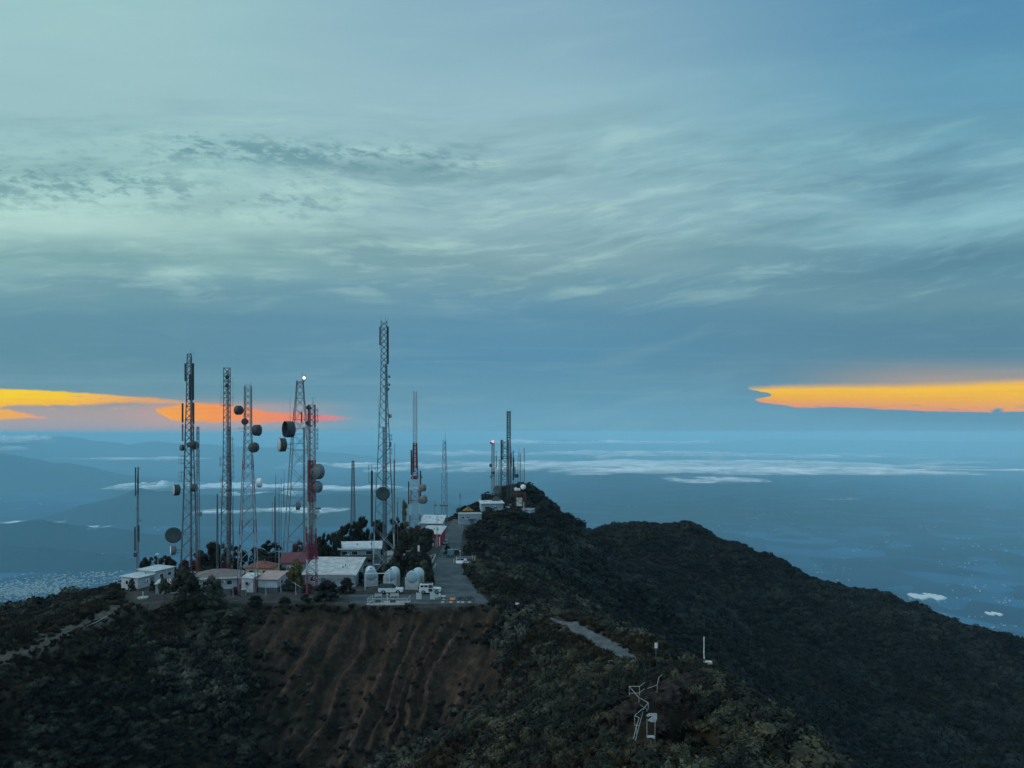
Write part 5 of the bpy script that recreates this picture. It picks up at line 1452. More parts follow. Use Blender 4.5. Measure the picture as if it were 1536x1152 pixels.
# round slab with a post, fence posts, pipes
e = place('round concrete pad with a stub post in the yard of the two-level white building', 'concrete_pad', 'pad', 214.5, 897.5, 0)
m = MB(); m.lathe((0, 0, -.1), (0, 0, 1), [(0, 1.05), (.28, 1.05), (.3, .98), (.3, .02)], 24); m.build('slab', concrete, e); m = MB(); m.bar((0, 0, .1), (0, 0, 1.25), .1, 8); m.build('post', rail_w, e)
for px, py, h_, lab in ((349.5, 896, 2.3, 'leftmost pale fence post, beside the foot of the front tower'), (398.5, 893, 2.4, 'pale fence post in front of the pink-roofed building'), (421, 889, 3.0, 'pale fence post at the right corner of the pink-roofed building'), (443.5, 893, 2.6, 'rightmost pale fence post, below the yellow-green bush')):
    e = place(lab, 'fence_post', 'post', px, py, 0, group='pale fence posts along the yard'); m = MB(); m.bar((0, 0, -.3), (0, 0, h_), .045, 5); m.bar((-.02, 0, h_ * .5), (.25, -.1, 0), .03, 4); m.build('post', steel_pale, e)
for a_, b_, lab in (((130, 944), (161, 926), 'straight pale pipe lying on the slope left of the yard'), ((423, 864), (452, 882), 'pale cable slanting down below the pink-roofed building')):
    p, q = Vector(gz(*a_)), Vector(gz(*b_)); m = MB(); up = Vector((0, 0, .35))
    if a_[0] > 400: p = P(423, 863, 160); q = P(452, 881, 155); up = Vector((0, 0, 0))
    m.path([Vector((0, 0, 0)) + up, (q - p) * .5 + up - Vector((0, 0, .12)), q - p + up], .07 if a_[0] < 400 else .04, 6); o = m.build('pipe' if a_[0] < 400 else 'cable', steel_pale, None, loc=p); tag(o, lab, 'pipe' if a_[0] < 400 else 'cable')

# ------------------------------------------------------------------ foreground: railing, broken panel, white stake
fr = simple('railing_paint', (.27, .28, .26), .6, 0, .3, 3)


def wp(px, py, Y): return P(px, py, Y)


def rp(px, py, h):
    """point of a rail seen at (px, py), h metres above the ground under it"""
    b_ = ground_of(px, min(1180, py + h * F / 50)); b_ = ground_of(px, min(1180, py + h * F / b_.y)); return P(px, py, b_.y)


RAILPTS = []


def railing(label, rails, posts):
    o_ = rp(*rails[0][0]); e = empty('stair_railing', o_ - Vector((0, 0, rails[0][0][2])), 0, label, 'railing', 'white pipe railings of the steps on the knoll'); o_ = e.location.copy()
    for ln in rails:
        m = MB(); q = [rp(*c_) for c_ in ln]; RAILPTS.extend([(v.x, v.y) for v in q]); m.path([v - o_ for v in q], .022, 6); m.build('rail', fr, e)
    for px_, py_, h_ in posts:
        m = MB(); v = rp(px_, py_, h_) - o_; m.bar(v, v - Vector((0, 0, h_ + .3)), .024, 6); m.build('post', fr, e)


railing('zigzag white pipe railing of the steps down the rocky knoll',
        [[(943.8, 1029.5, 1.0), (958.4, 1046.4, .9), (972.4, 1054, .85), (967, 1061, .8), (964.5, 1064.5, .7)], [(943.8, 1040.4, .5), (958.5, 1056, .5), (964, 1060, .5), (971, 1064, .45), (970, 1067, .4)],
         [(943.8, 1029.5, 1.0), (959.4, 1029.6, 1.0), (967.4, 1023.2, .9)], [(943.8, 1039.8, .5), (958.8, 1039.5, .5), (966.4, 1033.4, .45)]],
        [(943.8, 1029.5, 1.0), (958.5, 1046.4, .9), (959.4, 1029.6, 1.0), (972.4, 1054, .85)])
railing('lower bent white pipe railing beside the broken panel', [[(964, 1063, .7), (952, 1073.3, .8), (959, 1076.8, .7), (955, 1088, .6), (950, 1109, .4)], [(952, 1087.8, .6), (958.4, 1088, .6)], [(964.5, 1067, .4), (958, 1092, .4), (953, 1111, .3)]], [(952, 1073.3, .8), (955, 1088, .6)])
railing('upper white pipe railing with a bent end, uphill of the zigzag one', [[(971.4, 1032.5, .8), (985.9, 1027.4, .8), (987.9, 1016.5, .8), (993.4, 1011.5, .8)], [(972, 1041.5, .4), (985.9, 1037, .4)]], [(985.9, 1027.4, .8), (988, 1016.5, .8)])
e3 = Vector(ground_of(976.5, 1108.5)); y3 = e3.y; e = empty('broken_sign', e3, 0, 'white panel with a broken left side on two thin posts below the stair railing', 'sign'); s3 = y3 / F
m = MB(); out_ = [(969.5, 1073), (973, 1071), (976, 1070), (985.3, 1070.3), (985.6, 1078), (983.6, 1083.4), (977, 1083.2), (972, 1081), (975, 1077.5), (978, 1076), (975.5, 1073.5), (971.5, 1075.8)]
poly = [wp(a_, b_, y3) - e3 for a_, b_ in out_]; n = len(poly)
m.add([tuple(v) for v in poly] + [tuple(v + Vector((0, .04, 0))) for v in poly], [tuple(range(n)), tuple(range(n, 2 * n))[::-1]] + [(k, (k + 1) % n, n + (k + 1) % n, n + k) for k in range(n)]); m.build('panel', simple('panel_white', (.36, .38, .36), .6, 0, .25, 4), e)
for a_, b_ in ((970.6, 1078), (982.6, 1082)):
    m = MB(); m.bar(wp(a_, b_, y3 + .06) - e3, Vector(((a_ - 976.5) * s3, .06, -.4)), .022, 6); m.build('post', fr, e)
m = MB(); m.box((0, .1, .02), (.5, .35, .16)); m.build('footing', concrete, e, bevel=.03)
e4 = Vector(ground_of(1056, 998)); y4 = e4.y; e = empty('marker_stake', e4, 0, 'weathered white stake rising from a pale slab on the knoll', 'stake'); zt = ZC - (955 - H) / F * y4 - e4.z
m = MB()
for k in range(6): m.bar((.012 * (-1) ** k, 0, -.3 + (zt + .3) * k / 6), (.012 * (-1) ** (k + 1), 0, -.3 + (zt + .3) * (k + 1) / 6), .05 + .018 * (k % 2), 6)
m.build('stake', simple('weathered_white', (.5, .5, .45), .8, 0, .6, 4), e)
m = MB(); s4 = y4 / F
for x0_, x1_, dz in ((-10.5, -.4, -.02), (.6, 10.5, .06)): m.box(((x0_ + x1_) / 2 * s4, -.25, .28 + dz), ((x1_ - x0_) * s4, .55, .3), R(4))
m.build('slab', simple('slab_pale', (.42, .42, .38), .85, 0, .3, 3), e, bevel=.03)


def rock(label, px, py, sx, sy, sz, seed):
    g_ = ground_of(px, py); bm = bmesh.new(); bmesh.ops.create_icosphere(bm, subdivisions=4, radius=1)
    for v in bm.verts:
        n_ = v.co.normalized(); k = 1 + .45 * mnoise.noise(n_ * 1.6 + Vector((seed, 0, 0))) + .28 * mnoise.noise(n_ * 4 + Vector((0, seed, 0))) + .14 * mnoise.noise(n_ * 9 + Vector((0, seed, 2)))
        k += .1 * abs(math.sin(9 * n_.z + 2 * mnoise.noise(n_ * 3)))
        v.co = Vector((n_.x * sx, n_.y * sy, n_.z * sz)) * k
    me_ = bpy.data.meshes.new('rock'); bm.to_mesh(me_); bm.free(); me_.materials.append(rock_m)
    o = bpy.data.objects.new('rock', me_); col.objects.link(o); o.location = g_ + Vector((0, 0, sz * .1)); tag(o, label, 'rock', 'rocks on the knoll'); RAILPTS.append((g_.x, g_.y))


rock_m = simple('rock', (.022, .018, .016), .95, 0, .7, 2.2, bump=.8, spec=.1)
rock('long dark rock uphill of the dark hollow, beside the bent railing end', 1008, 1040, 1.6, 1.2, .7, 1.0)
rock('dark rock above the left lip of the dark hollow', 1000, 1062, 1.0, .9, .8, 3.0)
rock('low rock under the middle of the zigzag railing', 975, 1050, .7, .6, .4, 5.0)
rock('brownish rock between the railing and the gully side', 945, 1078, 1.0, .9, .8, 7.0)
rock('rock at the top of the dark hollow below the white stake', 1040, 1030, 1.5, 1.2, .7, 9.0)
rock('small rock beside the posts of the broken panel', 992, 1094, .55, .5, .5, 11.0)
# ------------------------------------------------------------------ foliage
def leaf_mat(name, c0, c1, c2, pr=True):
    m, nt, b = new_mat(name); L = nt.links
    oi = nt.nodes.new('ShaderNodeObjectInfo'); g = nt.nodes.new('ShaderNodeNewGeometry')
    n = nt.nodes.new('ShaderNodeTexNoise'); n.inputs['Scale'].default_value = .35; n.inputs['Detail'].default_value = 7; n.inputs['Roughness'].default_value = .7; L.new(g.outputs['Position'], n.inputs['Vector'])
    a = nt.nodes.new('ShaderNodeMath'); a.operation = 'MULTIPLY_ADD'; L.new(oi.outputs['Random'], a.inputs[0]); a.inputs[1].default_value = .4; a.inputs[2].default_value = -.2
    s = nt.nodes.new('ShaderNodeMath'); s.operation = 'ADD'; L.new(a.outputs[0], s.inputs[0])
    n2 = nt.nodes.new('ShaderNodeTexNoise'); n2.inputs['Scale'].default_value = .035; n2.inputs['Detail'].default_value = 4; L.new(g.outputs['Position'], n2.inputs['Vector'])
    h = nt.nodes.new('ShaderNodeMath'); h.operation = 'MULTIPLY_ADD'; L.new(n2.outputs['Fac'], h.inputs[0]); h.inputs[1].default_value = .8; h.inputs[2].default_value = -.4
    h2 = nt.nodes.new('ShaderNodeMath'); h2.operation = 'ADD'; L.new(h.outputs[0], h2.inputs[0]); L.new(n.outputs['Fac'], h2.inputs[1]); L.new(h2.outputs[0], s.inputs[1])
    r = nt.nodes.new('ShaderNodeValToRGB'); e = r.color_ramp.elements
    e[0].position = .28; e[0].color = c0 + (1,); e[1].position = .75; e[1].color = c2 + (1,); k = e.new(.5); k.color = c1 + (1,)
    L.new(s.outputs[0], r.inputs[0]); L.new(r.outputs[0], b.inputs['Base Color'])
    b.inputs['Roughness'].default_value = .75; b.inputs['Specular IOR Level'].default_value = .2
    return m


leaf_shrub = leaf_mat('leaf_shrub', (.003, .0042, .003), (.0115, .014, .009), (.07, .07, .043))
leaf_ridge = leaf_mat('leaf_ridge', (.0014, .0024, .0024), (.0048, .0068, .0062), (.024, .029, .024))
leaf_mid = leaf_mat('leaf_mid', (.002, .0034, .003), (.0085, .0112, .009), (.06, .064, .046))
leaf_dark = leaf_mat('leaf_dark', (.005, .0065, .005), (.01, .0115, .008), (.024, .025, .015))
leaf_green = leaf_mat('leaf_green', (.012, .016, .012), (.026, .031, .022), (.055, .058, .04))
leaf_yellow = leaf_mat('leaf_yellow', (.03, .028, .01), (.08, .07, .022), (.15, .125, .045))
leaf_red = leaf_mat('leaf_red', (.04, .012, .015), (.07, .02, .026), (.09, .04, .035))
bark = simple('bark', (.05, .042, .035), .9, 0, .3, 2)


def leaf_cloud(seed, lumps, leaf, per, core=.72, flat=1.0):
    """lumps: (x, y, z, r). Leaf quads on and in each lump, with a rough dark core of the same leaf material"""
    rg = random.Random(seed); vs = []; fs = []
    for (lx, ly, lz, lr) in lumps:
        for _ in range(int(per * (lr ** 1.6))):
            th = rg.uniform(0, 2 * math.pi); u = rg.uniform(-.55, 1); q = math.sqrt(max(0, 1 - u * u))
            d = Vector((q * math.cos(th), q * math.sin(th), u)); rr = lr * (rg.uniform(.62, 1.12))
            c = Vector((lx, ly, lz)) + Vector((d.x * rr, d.y * rr, d.z * rr * flat))
            nrm = (d + Vector((rg.gauss(0, .55), rg.gauss(0, .55), rg.gauss(0, .55) + .25))).normalized()
            a = nrm.cross(Vector((rg.gauss(0, 1), rg.gauss(0, 1), rg.gauss(0, 1)))).normalized(); b = nrm.cross(a)
            s = leaf * rg.uniform(.6, 1.4); s2 = s * rg.uniform(.45, .8); n = len(vs)
            vs += [c - a * s, c - b * s2 * .9 + a * s * .1, c + a * s, c + b * s2]
            fs.append((n, n + 1, n + 2, n + 3))
        if core:
            bm = bmesh.new(); bmesh.ops.create_icosphere(bm, subdivisions=2, radius=1)
            n = len(vs); idx = {}
            for v in bm.verts:
                k = core * lr * (1 + .5 * mnoise.noise(v.co * 2.2 + Vector((seed * 3.1, lx * 5, ly * 5))))
                vs.append(Vector((lx + v.co.x * k, ly + v.co.y * k, lz + v.co.z * k * flat))); idx[v.index] = len(vs) - 1
            for f in bm.faces: fs.append(tuple(idx[v.index] for v in f.verts))
            bm.free()
    return vs, fs


def mesh_of(name, vf, mat):
    me = bpy.data.meshes.new(name); me.from_pydata([tuple(v) for v in vf[0]], [], vf[1]); me.materials.append(mat); me.update(); return me


# ---- single trees: prototypes of height 1, crown about 1 wide
def tree_proto(seed, kind, mat):
    rg = random.Random(seed); lumps = []
    if kind == 'round':
        for k in range(34):
            th = rg.uniform(0, 6.28); u = rg.uniform(-.9, 1); q = math.sqrt(1 - u * u) * rg.uniform(.5, 1)
            lumps.append((q * .37 * math.cos(th), q * .37 * math.sin(th), .53 + u * .37, rg.uniform(.07, .15)))
    elif kind == 'spread':
        for k in range(40):
            th = rg.uniform(0, 6.28); q = rg.uniform(.1, 1) ** .6
            lumps.append((q * .48 * math.cos(th), q * .48 * math.sin(th), .48 + rg.uniform(-.36, .4) * (1.1 - q * .6), rg.uniform(.07, .14)))
    elif kind == 'column':
        for k in range(22):
            z = rg.uniform(.12, .97); th = rg.uniform(0, 6.28); q = .2 * (1.05 - z) + .05
            lumps.append((q * math.cos(th), q * math.sin(th), z, rg.uniform(.07, .13)))
    else:   # bush down to the ground
        for k in range(36):
            th = rg.uniform(0, 6.28); u = rg.uniform(0, 1); q = math.sqrt(1 - u * u) * rg.uniform(.4, 1)
            lumps.append((q * .42 * math.cos(th), q * .42 * math.sin(th), .1 + u * .74, rg.uniform(.07, .16)))
    crown = mesh_of('crown', leaf_cloud(seed, lumps, .024, 2600, .74), mat)
    m = MB(); top = .55 if kind != 'bush' else .4
    p = Vector((0, 0, -.12)); r = .035
    for i in range(5):
        q = Vector((rg.gauss(0, .012), rg.gauss(0, .012), -.12 + (top + .12) * (i + 1) / 5)); m.bar(p, q, r, 7, r * .82); p = q; r *= .82
    for k in range(9):
        lx, ly, lz, lr = lumps[rg.randrange(len(lumps))]; z0 = rg.uniform(.2, top * .9); mid = Vector((lx * .5, ly * .5, (z0 + lz) / 2 + .03))
        m.bar((0, 0, z0), mid, .014, 5, .01); m.bar(mid, (lx, ly, lz), .01, 5, .004)
    tr = m.build('trunk', bark); me = tr.data; bpy.data.objects.remove(tr)
    return crown, me


PR = {}
for k_, mat_ in (('dark', leaf_dark), ('green', leaf_green), ('yellow', leaf_yellow), ('red', leaf_red)):
    for kd in ('round', 'spread', 'column', 'bush'):
        if k_ in ('yellow',) and kd not in ('bush', 'column'): continue
        if k_ == 'red' and kd != 'round': continue
        PR[(k_, kd)] = [tree_proto(hash((len(k_), len(kd), j)) % 1000 + j * 7, kd, mat_) for j in range(2 if k_ in ('dark', 'green') else 1)]

trg2 = random.Random(21); TREE_XY = []


def tree(label, px, Y, top, wpx, kind, mat='dark', base=None, name='tree', cat='tree', group=None):
    """stands at column px, distance Y; crown top at photo row 'top', crown width wpx"""
    X = (px - CX) / F * Y; z = zat(X, Y); h = ZC - (top - H) / F * Y - z; w_ = wpx / F * Y * (1.35 if kind == 'round' else 1.1)
    e = empty(name, (X, Y, z - .1), trg2.uniform(0, 6.28), label, cat, group)
    pr = PR[(mat, kind)]; c, t_ = pr[trg2.randrange(len(pr))]
    kx = w_ / {'round': .98, 'spread': 1.2, 'column': .62, 'bush': 1.08}[kind]
    for nm, me_ in (('crown', c), ('trunk', t_)):
        o = bpy.data.objects.new(nm, me_); col.objects.link(o); o.parent = e; o.scale = (kx, kx, h * 1.02)
    TREE_XY.append((X, Y, max(w_ / 2, .8)))


GT = 'trees around the summit buildings'
T_ = [
    ('large dark bush between the flat grey roof and the middle tank', 601, 178, 808, 32, 'bush', 'dark'),
    ('tall green bush on the left bank of the road, beside the hooked handrail', 631, 186, 800, 32, 'bush', 'green'),
    ('dark bush below the hooked handrail', 641, 176, 832, 22, 'bush', 'dark'),
    ('dark bush between the widest white roof and the left tank', 541, 166, 856, 16, 'bush', 'dark'),
    ('dark bush between the left tank and the middle tank', 570, 167, 850, 18, 'bush', 'dark'),
    ('dark bush between the middle tank and the tank with the roundest face', 600, 166, 846, 18, 'bush', 'dark'),
    ('dark bush behind the pink-roofed building', 424, 168, 850, 22, 'bush', 'dark'),
    ('dark bush beside the brown-grey hipped roof, on its road side', 352, 166, 862, 16, 'bush', 'dark'),
    ('low dark bush under the wall of the widest white roof', 462, 156, 874, 24, 'bush', 'dark'),
    ('green bush beside the small white cabin', 352, 153, 878, 14, 'bush', 'green'),
    ('dark bush between the dark-roofed house and the pale blue building', 500, 181, 826, 18, 'bush', 'dark'),
    ('dark bush below the red-walled building', 640, 222, 800, 18, 'bush', 'dark'),
    ('dark bush at the pointed end of the terrace, where the road edge meets the cliff', 739, 145, 895, 20, 'bush', 'dark'),
    ('green bush on the outer road edge above the terrace end', 722, 155, 880, 18, 'bush', 'green'),
    ('dark rounded tree nearest the thin mast, behind the two-level white building', 217, 176, 834, 22, 'bush', 'dark'),
    ('dark tree behind the roof of the two-level white building, left of the street lamp', 231, 178, 831, 20, 'round', 'dark'),
    ('dark tree just right of the street lamp', 247, 177, 832, 22, 'round', 'dark'),
    ('small ragged tree between the street lamp and the leftmost tall tower', 258, 174, 838, 14, 'round', 'dark'),
    ('low dark tree behind the foot of the leftmost tall tower', 277, 184, 838, 26, 'bush', 'dark'),
    ('dark tree right of the slim mast, at the left end of the tall tree clump', 300, 187, 824, 24, 'round', 'dark'),
    ('tall dark tree left of the tower with the red cable ladder', 318, 189, 811, 28, 'round', 'dark'),
    ('tall dark tree directly behind the tower with the red cable ladder', 338, 191, 811, 28, 'round', 'dark'),
    ('dark tree between the red-cable tower and the front tower', 357, 189, 814, 24, 'round', 'dark'),
    ('dark tree behind the front tower, left of the big round-crowned tree', 382, 190, 819, 18, 'round', 'dark'),
    ('big round-crowned dark tree behind the sagging wires', 406, 189, 807, 36, 'round', 'dark'),
    ('dark bush filling the gap behind the red-tiled house', 394, 179, 832, 44, 'bush', 'dark'),
    ('dark bush behind the grey van', 428, 184, 836, 26, 'bush', 'dark'),
    ('reddish-leaved tree behind the magenta tower section', 449, 188, 810, 22, 'round', 'red'),
    ('dark tree right of the magenta tower section', 478, 188, 803, 20, 'round', 'dark'),
    ('highest dark tree above the dark-roofed house', 488, 187, 794, 20, 'round', 'dark'),
    ('dark tree touching the left end of the pale blue building', 501, 190, 797, 20, 'round', 'dark'),
    ('dark tree behind the left end of the pale blue building', 515, 214, 787, 22, 'round', 'dark'),
    ('dark tree at the foot of the slim tapering tower', 528, 215, 778, 24, 'round', 'dark'),
    ('dark tree behind the middle of the pale blue building', 543, 217, 773, 24, 'round', 'dark'),
    ('dark tree behind the legs of the tallest tower', 566, 214, 778, 26, 'round', 'dark'),
    ('dark tree between the tallest tower and the yellowish column tree', 594, 222, 772, 24, 'round', 'dark'),
    ('yellowish column-shaped tree left of the red and white tower', 607.5, 240, 755, 13, 'column', 'yellow'),
    ('large grey-green tree right of the tallest tower', 614, 206, 786, 38, 'spread', 'dark'),
    ('smaller green tree in front of the red-walled building', 638, 212, 789, 26, 'round', 'green'),
    ('low green tree beside the flat grey roof', 606, 180, 826, 26, 'spread', 'green'),
    ('bushy green tree behind the rightmost tank', 620, 176, 816, 36, 'spread', 'green'),
    ('dark green bush above the middle tank', 590, 172, 834, 30, 'bush', 'green'),
    ('grey-green bush behind the off-road car', 637, 168, 838, 26, 'bush', 'green'),
    ('dark bush on the road edge above the off-road car', 645, 160, 858, 20, 'bush', 'dark'),
    ('biggest front tree, spreading over the yard edge', 276, 141.5, 850, 70, 'bush', 'dark'),
    ('slender pale-twigged tree in front of the small grey shed', 246, 150, 860, 20, 'spread', 'green'),
    ('grey-green tree right of the biggest front tree', 318, 143, 862, 46, 'bush', 'green'),
    ('dark mound-shaped bush below the widest white roof', 489, 148, 868, 50, 'bush', 'dark'),
    ('dark bush at the right end of the widest white roof', 520, 155, 866, 30, 'bush', 'dark'),
    ('yellow-green bush leaning beside the widest white roof', 444, 164, 836, 30, 'bush', 'yellow'),
    ('low green bush under the yellow-green one', 436, 158, 866, 26, 'bush', 'green'),
    ('low dark bush on the yard edge right of the front tower', 383, 144.5, 892, 28, 'bush', 'dark'),
    ('low dark bush on the yard edge left of the magenta tower', 427, 144.5, 894, 24, 'bush', 'dark'),
    ('rounded dark bush on the yard edge below the magenta tower', 458, 145, 890, 22, 'bush', 'dark'),
    ('rounded dark bush at the left end of the yard', 168, 146, 884, 34, 'bush', 'dark'),
    ('dark bush against the near corner of the two-level white building', 198, 158, 866, 14, 'bush', 'green'),
    ('dark bush beside the door end of the small grey shed', 229, 157, 870, 12, 'bush', 'dark'),
    ('dark tree right of the road in front of the flat-roofed white building', 707, 262, 787, 24, 'round', 'dark'),
    ('round dark tree below the long low blue building', 744, 285, 766, 30, 'round', 'dark'),
    ('dark tree below the small white block building', 768, 288, 764, 26, 'round', 'dark'),
    ('little dark bush beside the dark truck', 671, 212, 817, 14, 'bush', 'dark'),
]
for r_ in T_:
    bsh = 'bush' in r_[0]
    tree(r_[0], *r_[1:5], r_[5], r_[6], name='bush' if bsh else 'tree', cat='bush' if bsh else 'tree', group=GT)

# ---- ground cover: instanced clumps of leaves, one object per kind of cover
def clump(seed, mat, nl, leaf, per, wide=.55, core=.78):
    rg = random.Random(seed); l = []
    for k in range(nl):
        th = rg.uniform(0, 6.28); q = rg.uniform(0, 1) ** .6 * wide
        l.append((q * math.cos(th), q * math.sin(th), rg.uniform(.1, .55) * (1.1 - q * .7), rg.uniform(.28, .5)))
    return mesh_of('clump', leaf_cloud(seed, l, leaf, per, core, .9), mat)


def scatter(name, protos, pts, scl, rot, idx, tilt):
    cl = bpy.data.collections.new(name + '_source')
    for i, me_ in enumerate(protos):
        o = bpy.data.objects.new('%s_source_%02d' % (name, i), me_); cl.objects.link(o)
    me = bpy.data.meshes.new(name); me.from_pydata(pts.tolist(), [], [])
    a = me.attributes.new('scl', 'FLOAT_VECTOR', 'POINT'); a.data.foreach_set('vector', scl.astype(np.float32).ravel())
    rv = np.stack([tilt[:, 0], tilt[:, 1], rot], -1); a = me.attributes.new('rot', 'FLOAT_VECTOR', 'POINT'); a.data.foreach_set('vector', rv.astype(np.float32).ravel())
    a = me.attributes.new('idx', 'INT', 'POINT'); a.data.foreach_set('value', idx.astype(np.int32))
    o = bpy.data.objects.new(name, me); col.objects.link(o); tag(o, kind='stuff')
    ng = bpy.data.node_groups.new(name, 'GeometryNodeTree'); ng.is_modifier = True
    ng.interface.new_socket('Geometry', in_out='INPUT', socket_type='NodeSocketGeometry'); ng.interface.new_socket('Geometry', in_out='OUTPUT', socket_type='NodeSocketGeometry')
    N = ng.nodes; gi = N.new('NodeGroupInput'); go = N.new('NodeGroupOutput'); ip = N.new('GeometryNodeInstanceOnPoints'); ci = N.new('GeometryNodeCollectionInfo')
    ci.inputs['Collection'].default_value = cl; ci.inputs['Separate Children'].default_value = True; ci.inputs['Reset Children'].default_value = True
    ip.inputs['Pick Instance'].default_value = True

    def na(n, t):
        k = N.new('GeometryNodeInputNamedAttribute'); k.data_type = t; k.inputs['Name'].default_value = n; return k.outputs['Attribute']
    ng.links.new(gi.outputs[0], ip.inputs['Points']); ng.links.new(ci.outputs[0], ip.inputs['Instance']); ng.links.new(na('idx', 'INT'), ip.inputs['Instance Index'])
    ng.links.new(na('rot', 'FLOAT_VECTOR'), ip.inputs['Rotation']); ng.links.new(na('scl', 'FLOAT_VECTOR'), ip.inputs['Scale']); ng.links.new(ip.outputs[0], go.inputs[0])
    md = o.modifiers.new('scatter', 'NODES'); md.node_group = ng
    return o


def grid_points(y0, y1, sp, umax0, umax1):
    xs = np.arange(umax0 * y1, umax1 * y1, sp); yy = np.arange(y0, y1, sp)
    X, Y = np.meshgrid(xs, yy); X = X + rng.uniform(-.5, .5, X.shape) * sp; Y = Y + rng.uniform(-.5, .5, Y.shape) * sp
    X = X.ravel(); Y = Y.ravel(); k = (X / Y > umax0) & (X / Y < umax1) & (Y > y0) & (Y < y1); return X[k], Y[k]


NEAR = [clump(100 + i, leaf_shrub, 6, .085, 420, .6, .7) for i in range(7)]
MID = [clump(200 + i, leaf_mid, 7, .11, 330, .65, .72) for i in range(7)]
FARC = [clump(300 + i, leaf_ridge, 8, .13, 240, .7, .74) for i in range(7)]
GRASS = []
OBST = np.array([(o.location.x, o.location.y) for o in scene.objects if o.parent is None and o.type == 'EMPTY' and o.get('category') in ('railing', 'sign', 'stake')] + RAILPTS)


def cover(name, protos, y0, y1, sp, s0, s1, umin=-.95, umax=.95, dens=1.0, keep=None):
    X, Y = grid_points(y0, y1, sp, umin, umax)
    z, pl, lr, cl_, pa, pu = zfull(X, Y, True)
    big = fbm(X / (9 if y1 < 200 else 16), Y / (9 if y1 < 200 else 16), 3)
    s = s0 + (s1 - s0) * np.clip(.42 + 1.15 * big + rng.normal(0, .2, X.shape), 0, 1.3)
    s = np.where(rng.uniform(0, 1, X.shape) < .05, s * 1.55, s)
    ok = (pl > .8 + s * .45) & (lr > 1.5 + s * .3) & (pa > .9 + s * .3) & (pu > .6 + s * .3)
    ok &= (cl_ < .25) | (rng.uniform(0, 1, X.shape) < .16 + .4 * sstep(6, 26, 143 - Y) + .5 * (fbm(X / 6 + 40, Y / 6, 3) > .1))
    ok &= rng.uniform(0, 1, X.shape) < dens
    near_path = (pa < 5.5) | (pu < 4.5); s = np.where(near_path, np.minimum(s, .6), s); ok &= ~(near_path & (rng.uniform(0, 1, X.shape) < .5))
    lx, ly = LROADxy[-2]; ok &= ~((np.hypot(X - lx, Y - ly) < 3.4) | ((np.abs(X - lx * Y / ly) < 2.6) & (Y < ly) & (Y > ly - 6) & (s > .55)))
    s = np.where((lr < 4.5) & (Y < 135), np.minimum(s, .6), s)
    if y1 < 300: ok &= (fbm(X / 11 + 70, Y / 11, 4) > -.17) | ((X > 5) & (Y < 75))
    for ox, oy in OBST:
        d = np.hypot(X - ox, Y - oy); ok &= ~((np.abs(X - ox * Y / oy) < .6) & (Y < oy + .4) & (Y > oy - 2.4) & (s > .45)); s = np.where((np.abs(X - ox * Y / oy) < .9) & (Y < oy + .8) & (Y > oy - 4), np.minimum(s, .34), s); ok &= ~((d < .7) & (Y < oy + .4))
    if keep is not None: ok &= keep(X, Y, z)
    s = np.where(cl_ > .25, s * .55, s)
    X, Y, z, s = X[ok], Y[ok], z[ok], s[ok]; n = len(X)
    sc_ = np.stack([s * rng.uniform(.85, 1.25, n), s * rng.uniform(.85, 1.25, n), s * rng.uniform(.7, 1.2, n)], -1)
    return scatter(name, protos, np.stack([X, Y, z - .12 * s], -1), sc_, rng.uniform(0, 6.28, n), rng.integers(0, len(protos), n), rng.normal(0, .12, (n, 2)))


def tuft(seed):
    rg = random.Random(seed); vs = []; fs = []
    for k in range(70):
        a = rg.uniform(0, 6.28); q = rg.uniform(0, .45); b_ = Vector((q * math.cos(a), q * math.sin(a), 0)); ln = rg.uniform(.4, 1.0); o_ = Vector((math.cos(a), math.sin(a), 0)) * rg.uniform(.1, .55) * ln
        sd_ = Vector((-math.sin(a), math.cos(a), 0)) * .022; n = len(vs); m_ = b_ + o_ * .4 + Vector((0, 0, ln * .65))
        vs += [b_ - sd_, b_ + sd_, m_ + sd_ * .8, b_ + o_ + Vector((0, 0, ln * .85)), m_ - sd_ * .8]; fs.append((n, n + 1, n + 2, n + 3, n + 4))
    return mesh_of('tuft', (vs, fs), leaf_grass)


leaf_grass = leaf_mat('leaf_grass', (.01, .009, .006), (.026, .023, .014), (.075, .064, .038))
TUFT = [tuft(400 + i) for i in range(5)]


def grass(y0, y1, sp, s0, s1):
    X, Y = grid_points(y0, y1, sp, -.95, .75)
    z, pl, lr, cl_, pa, pu = zfull(X, Y, True)
    gp = fbm(X / 11 + 70, Y / 11, 4)
    ok = (pl > .3) & (lr > 1.1) & (pa > .5) & ((gp < .1) | (np.minimum(pa, pu) < 6)) & (cl_ < .5) & (rng.uniform(0, 1, X.shape) < .75)
    for ox, oy in OBST: ok &= ~((np.abs(X - ox * Y / oy) < .8) & (Y < oy + .3) & (Y > oy - 3))
    X, Y, z = X[ok], Y[ok], z[ok]; n = len(X); s = rng.uniform(s0, s1, n)
    return scatter('dry_grass', TUFT, np.stack([X, Y, z - .05], -1), np.stack([s, s, s * rng.uniform(.7, 1.2, n)], -1), rng.uniform(0, 6.28, n), rng.integers(0, len(TUFT), n), rng.normal(0, .2, (n, 2)))


grass(34, 100, .5, .35, .75)
grass(100, 200, .75, .5, 1.0)
cover('shrub_cover', NEAR, 34, 100, .8, .35, 1.5)
cover('shrub_cover', MID, 100, 215, 1.1, .5, 2.3)
cover('forest_cover', FARC, 215, 640, 2.2, 1.0, 4.0, -.95, 1.1)
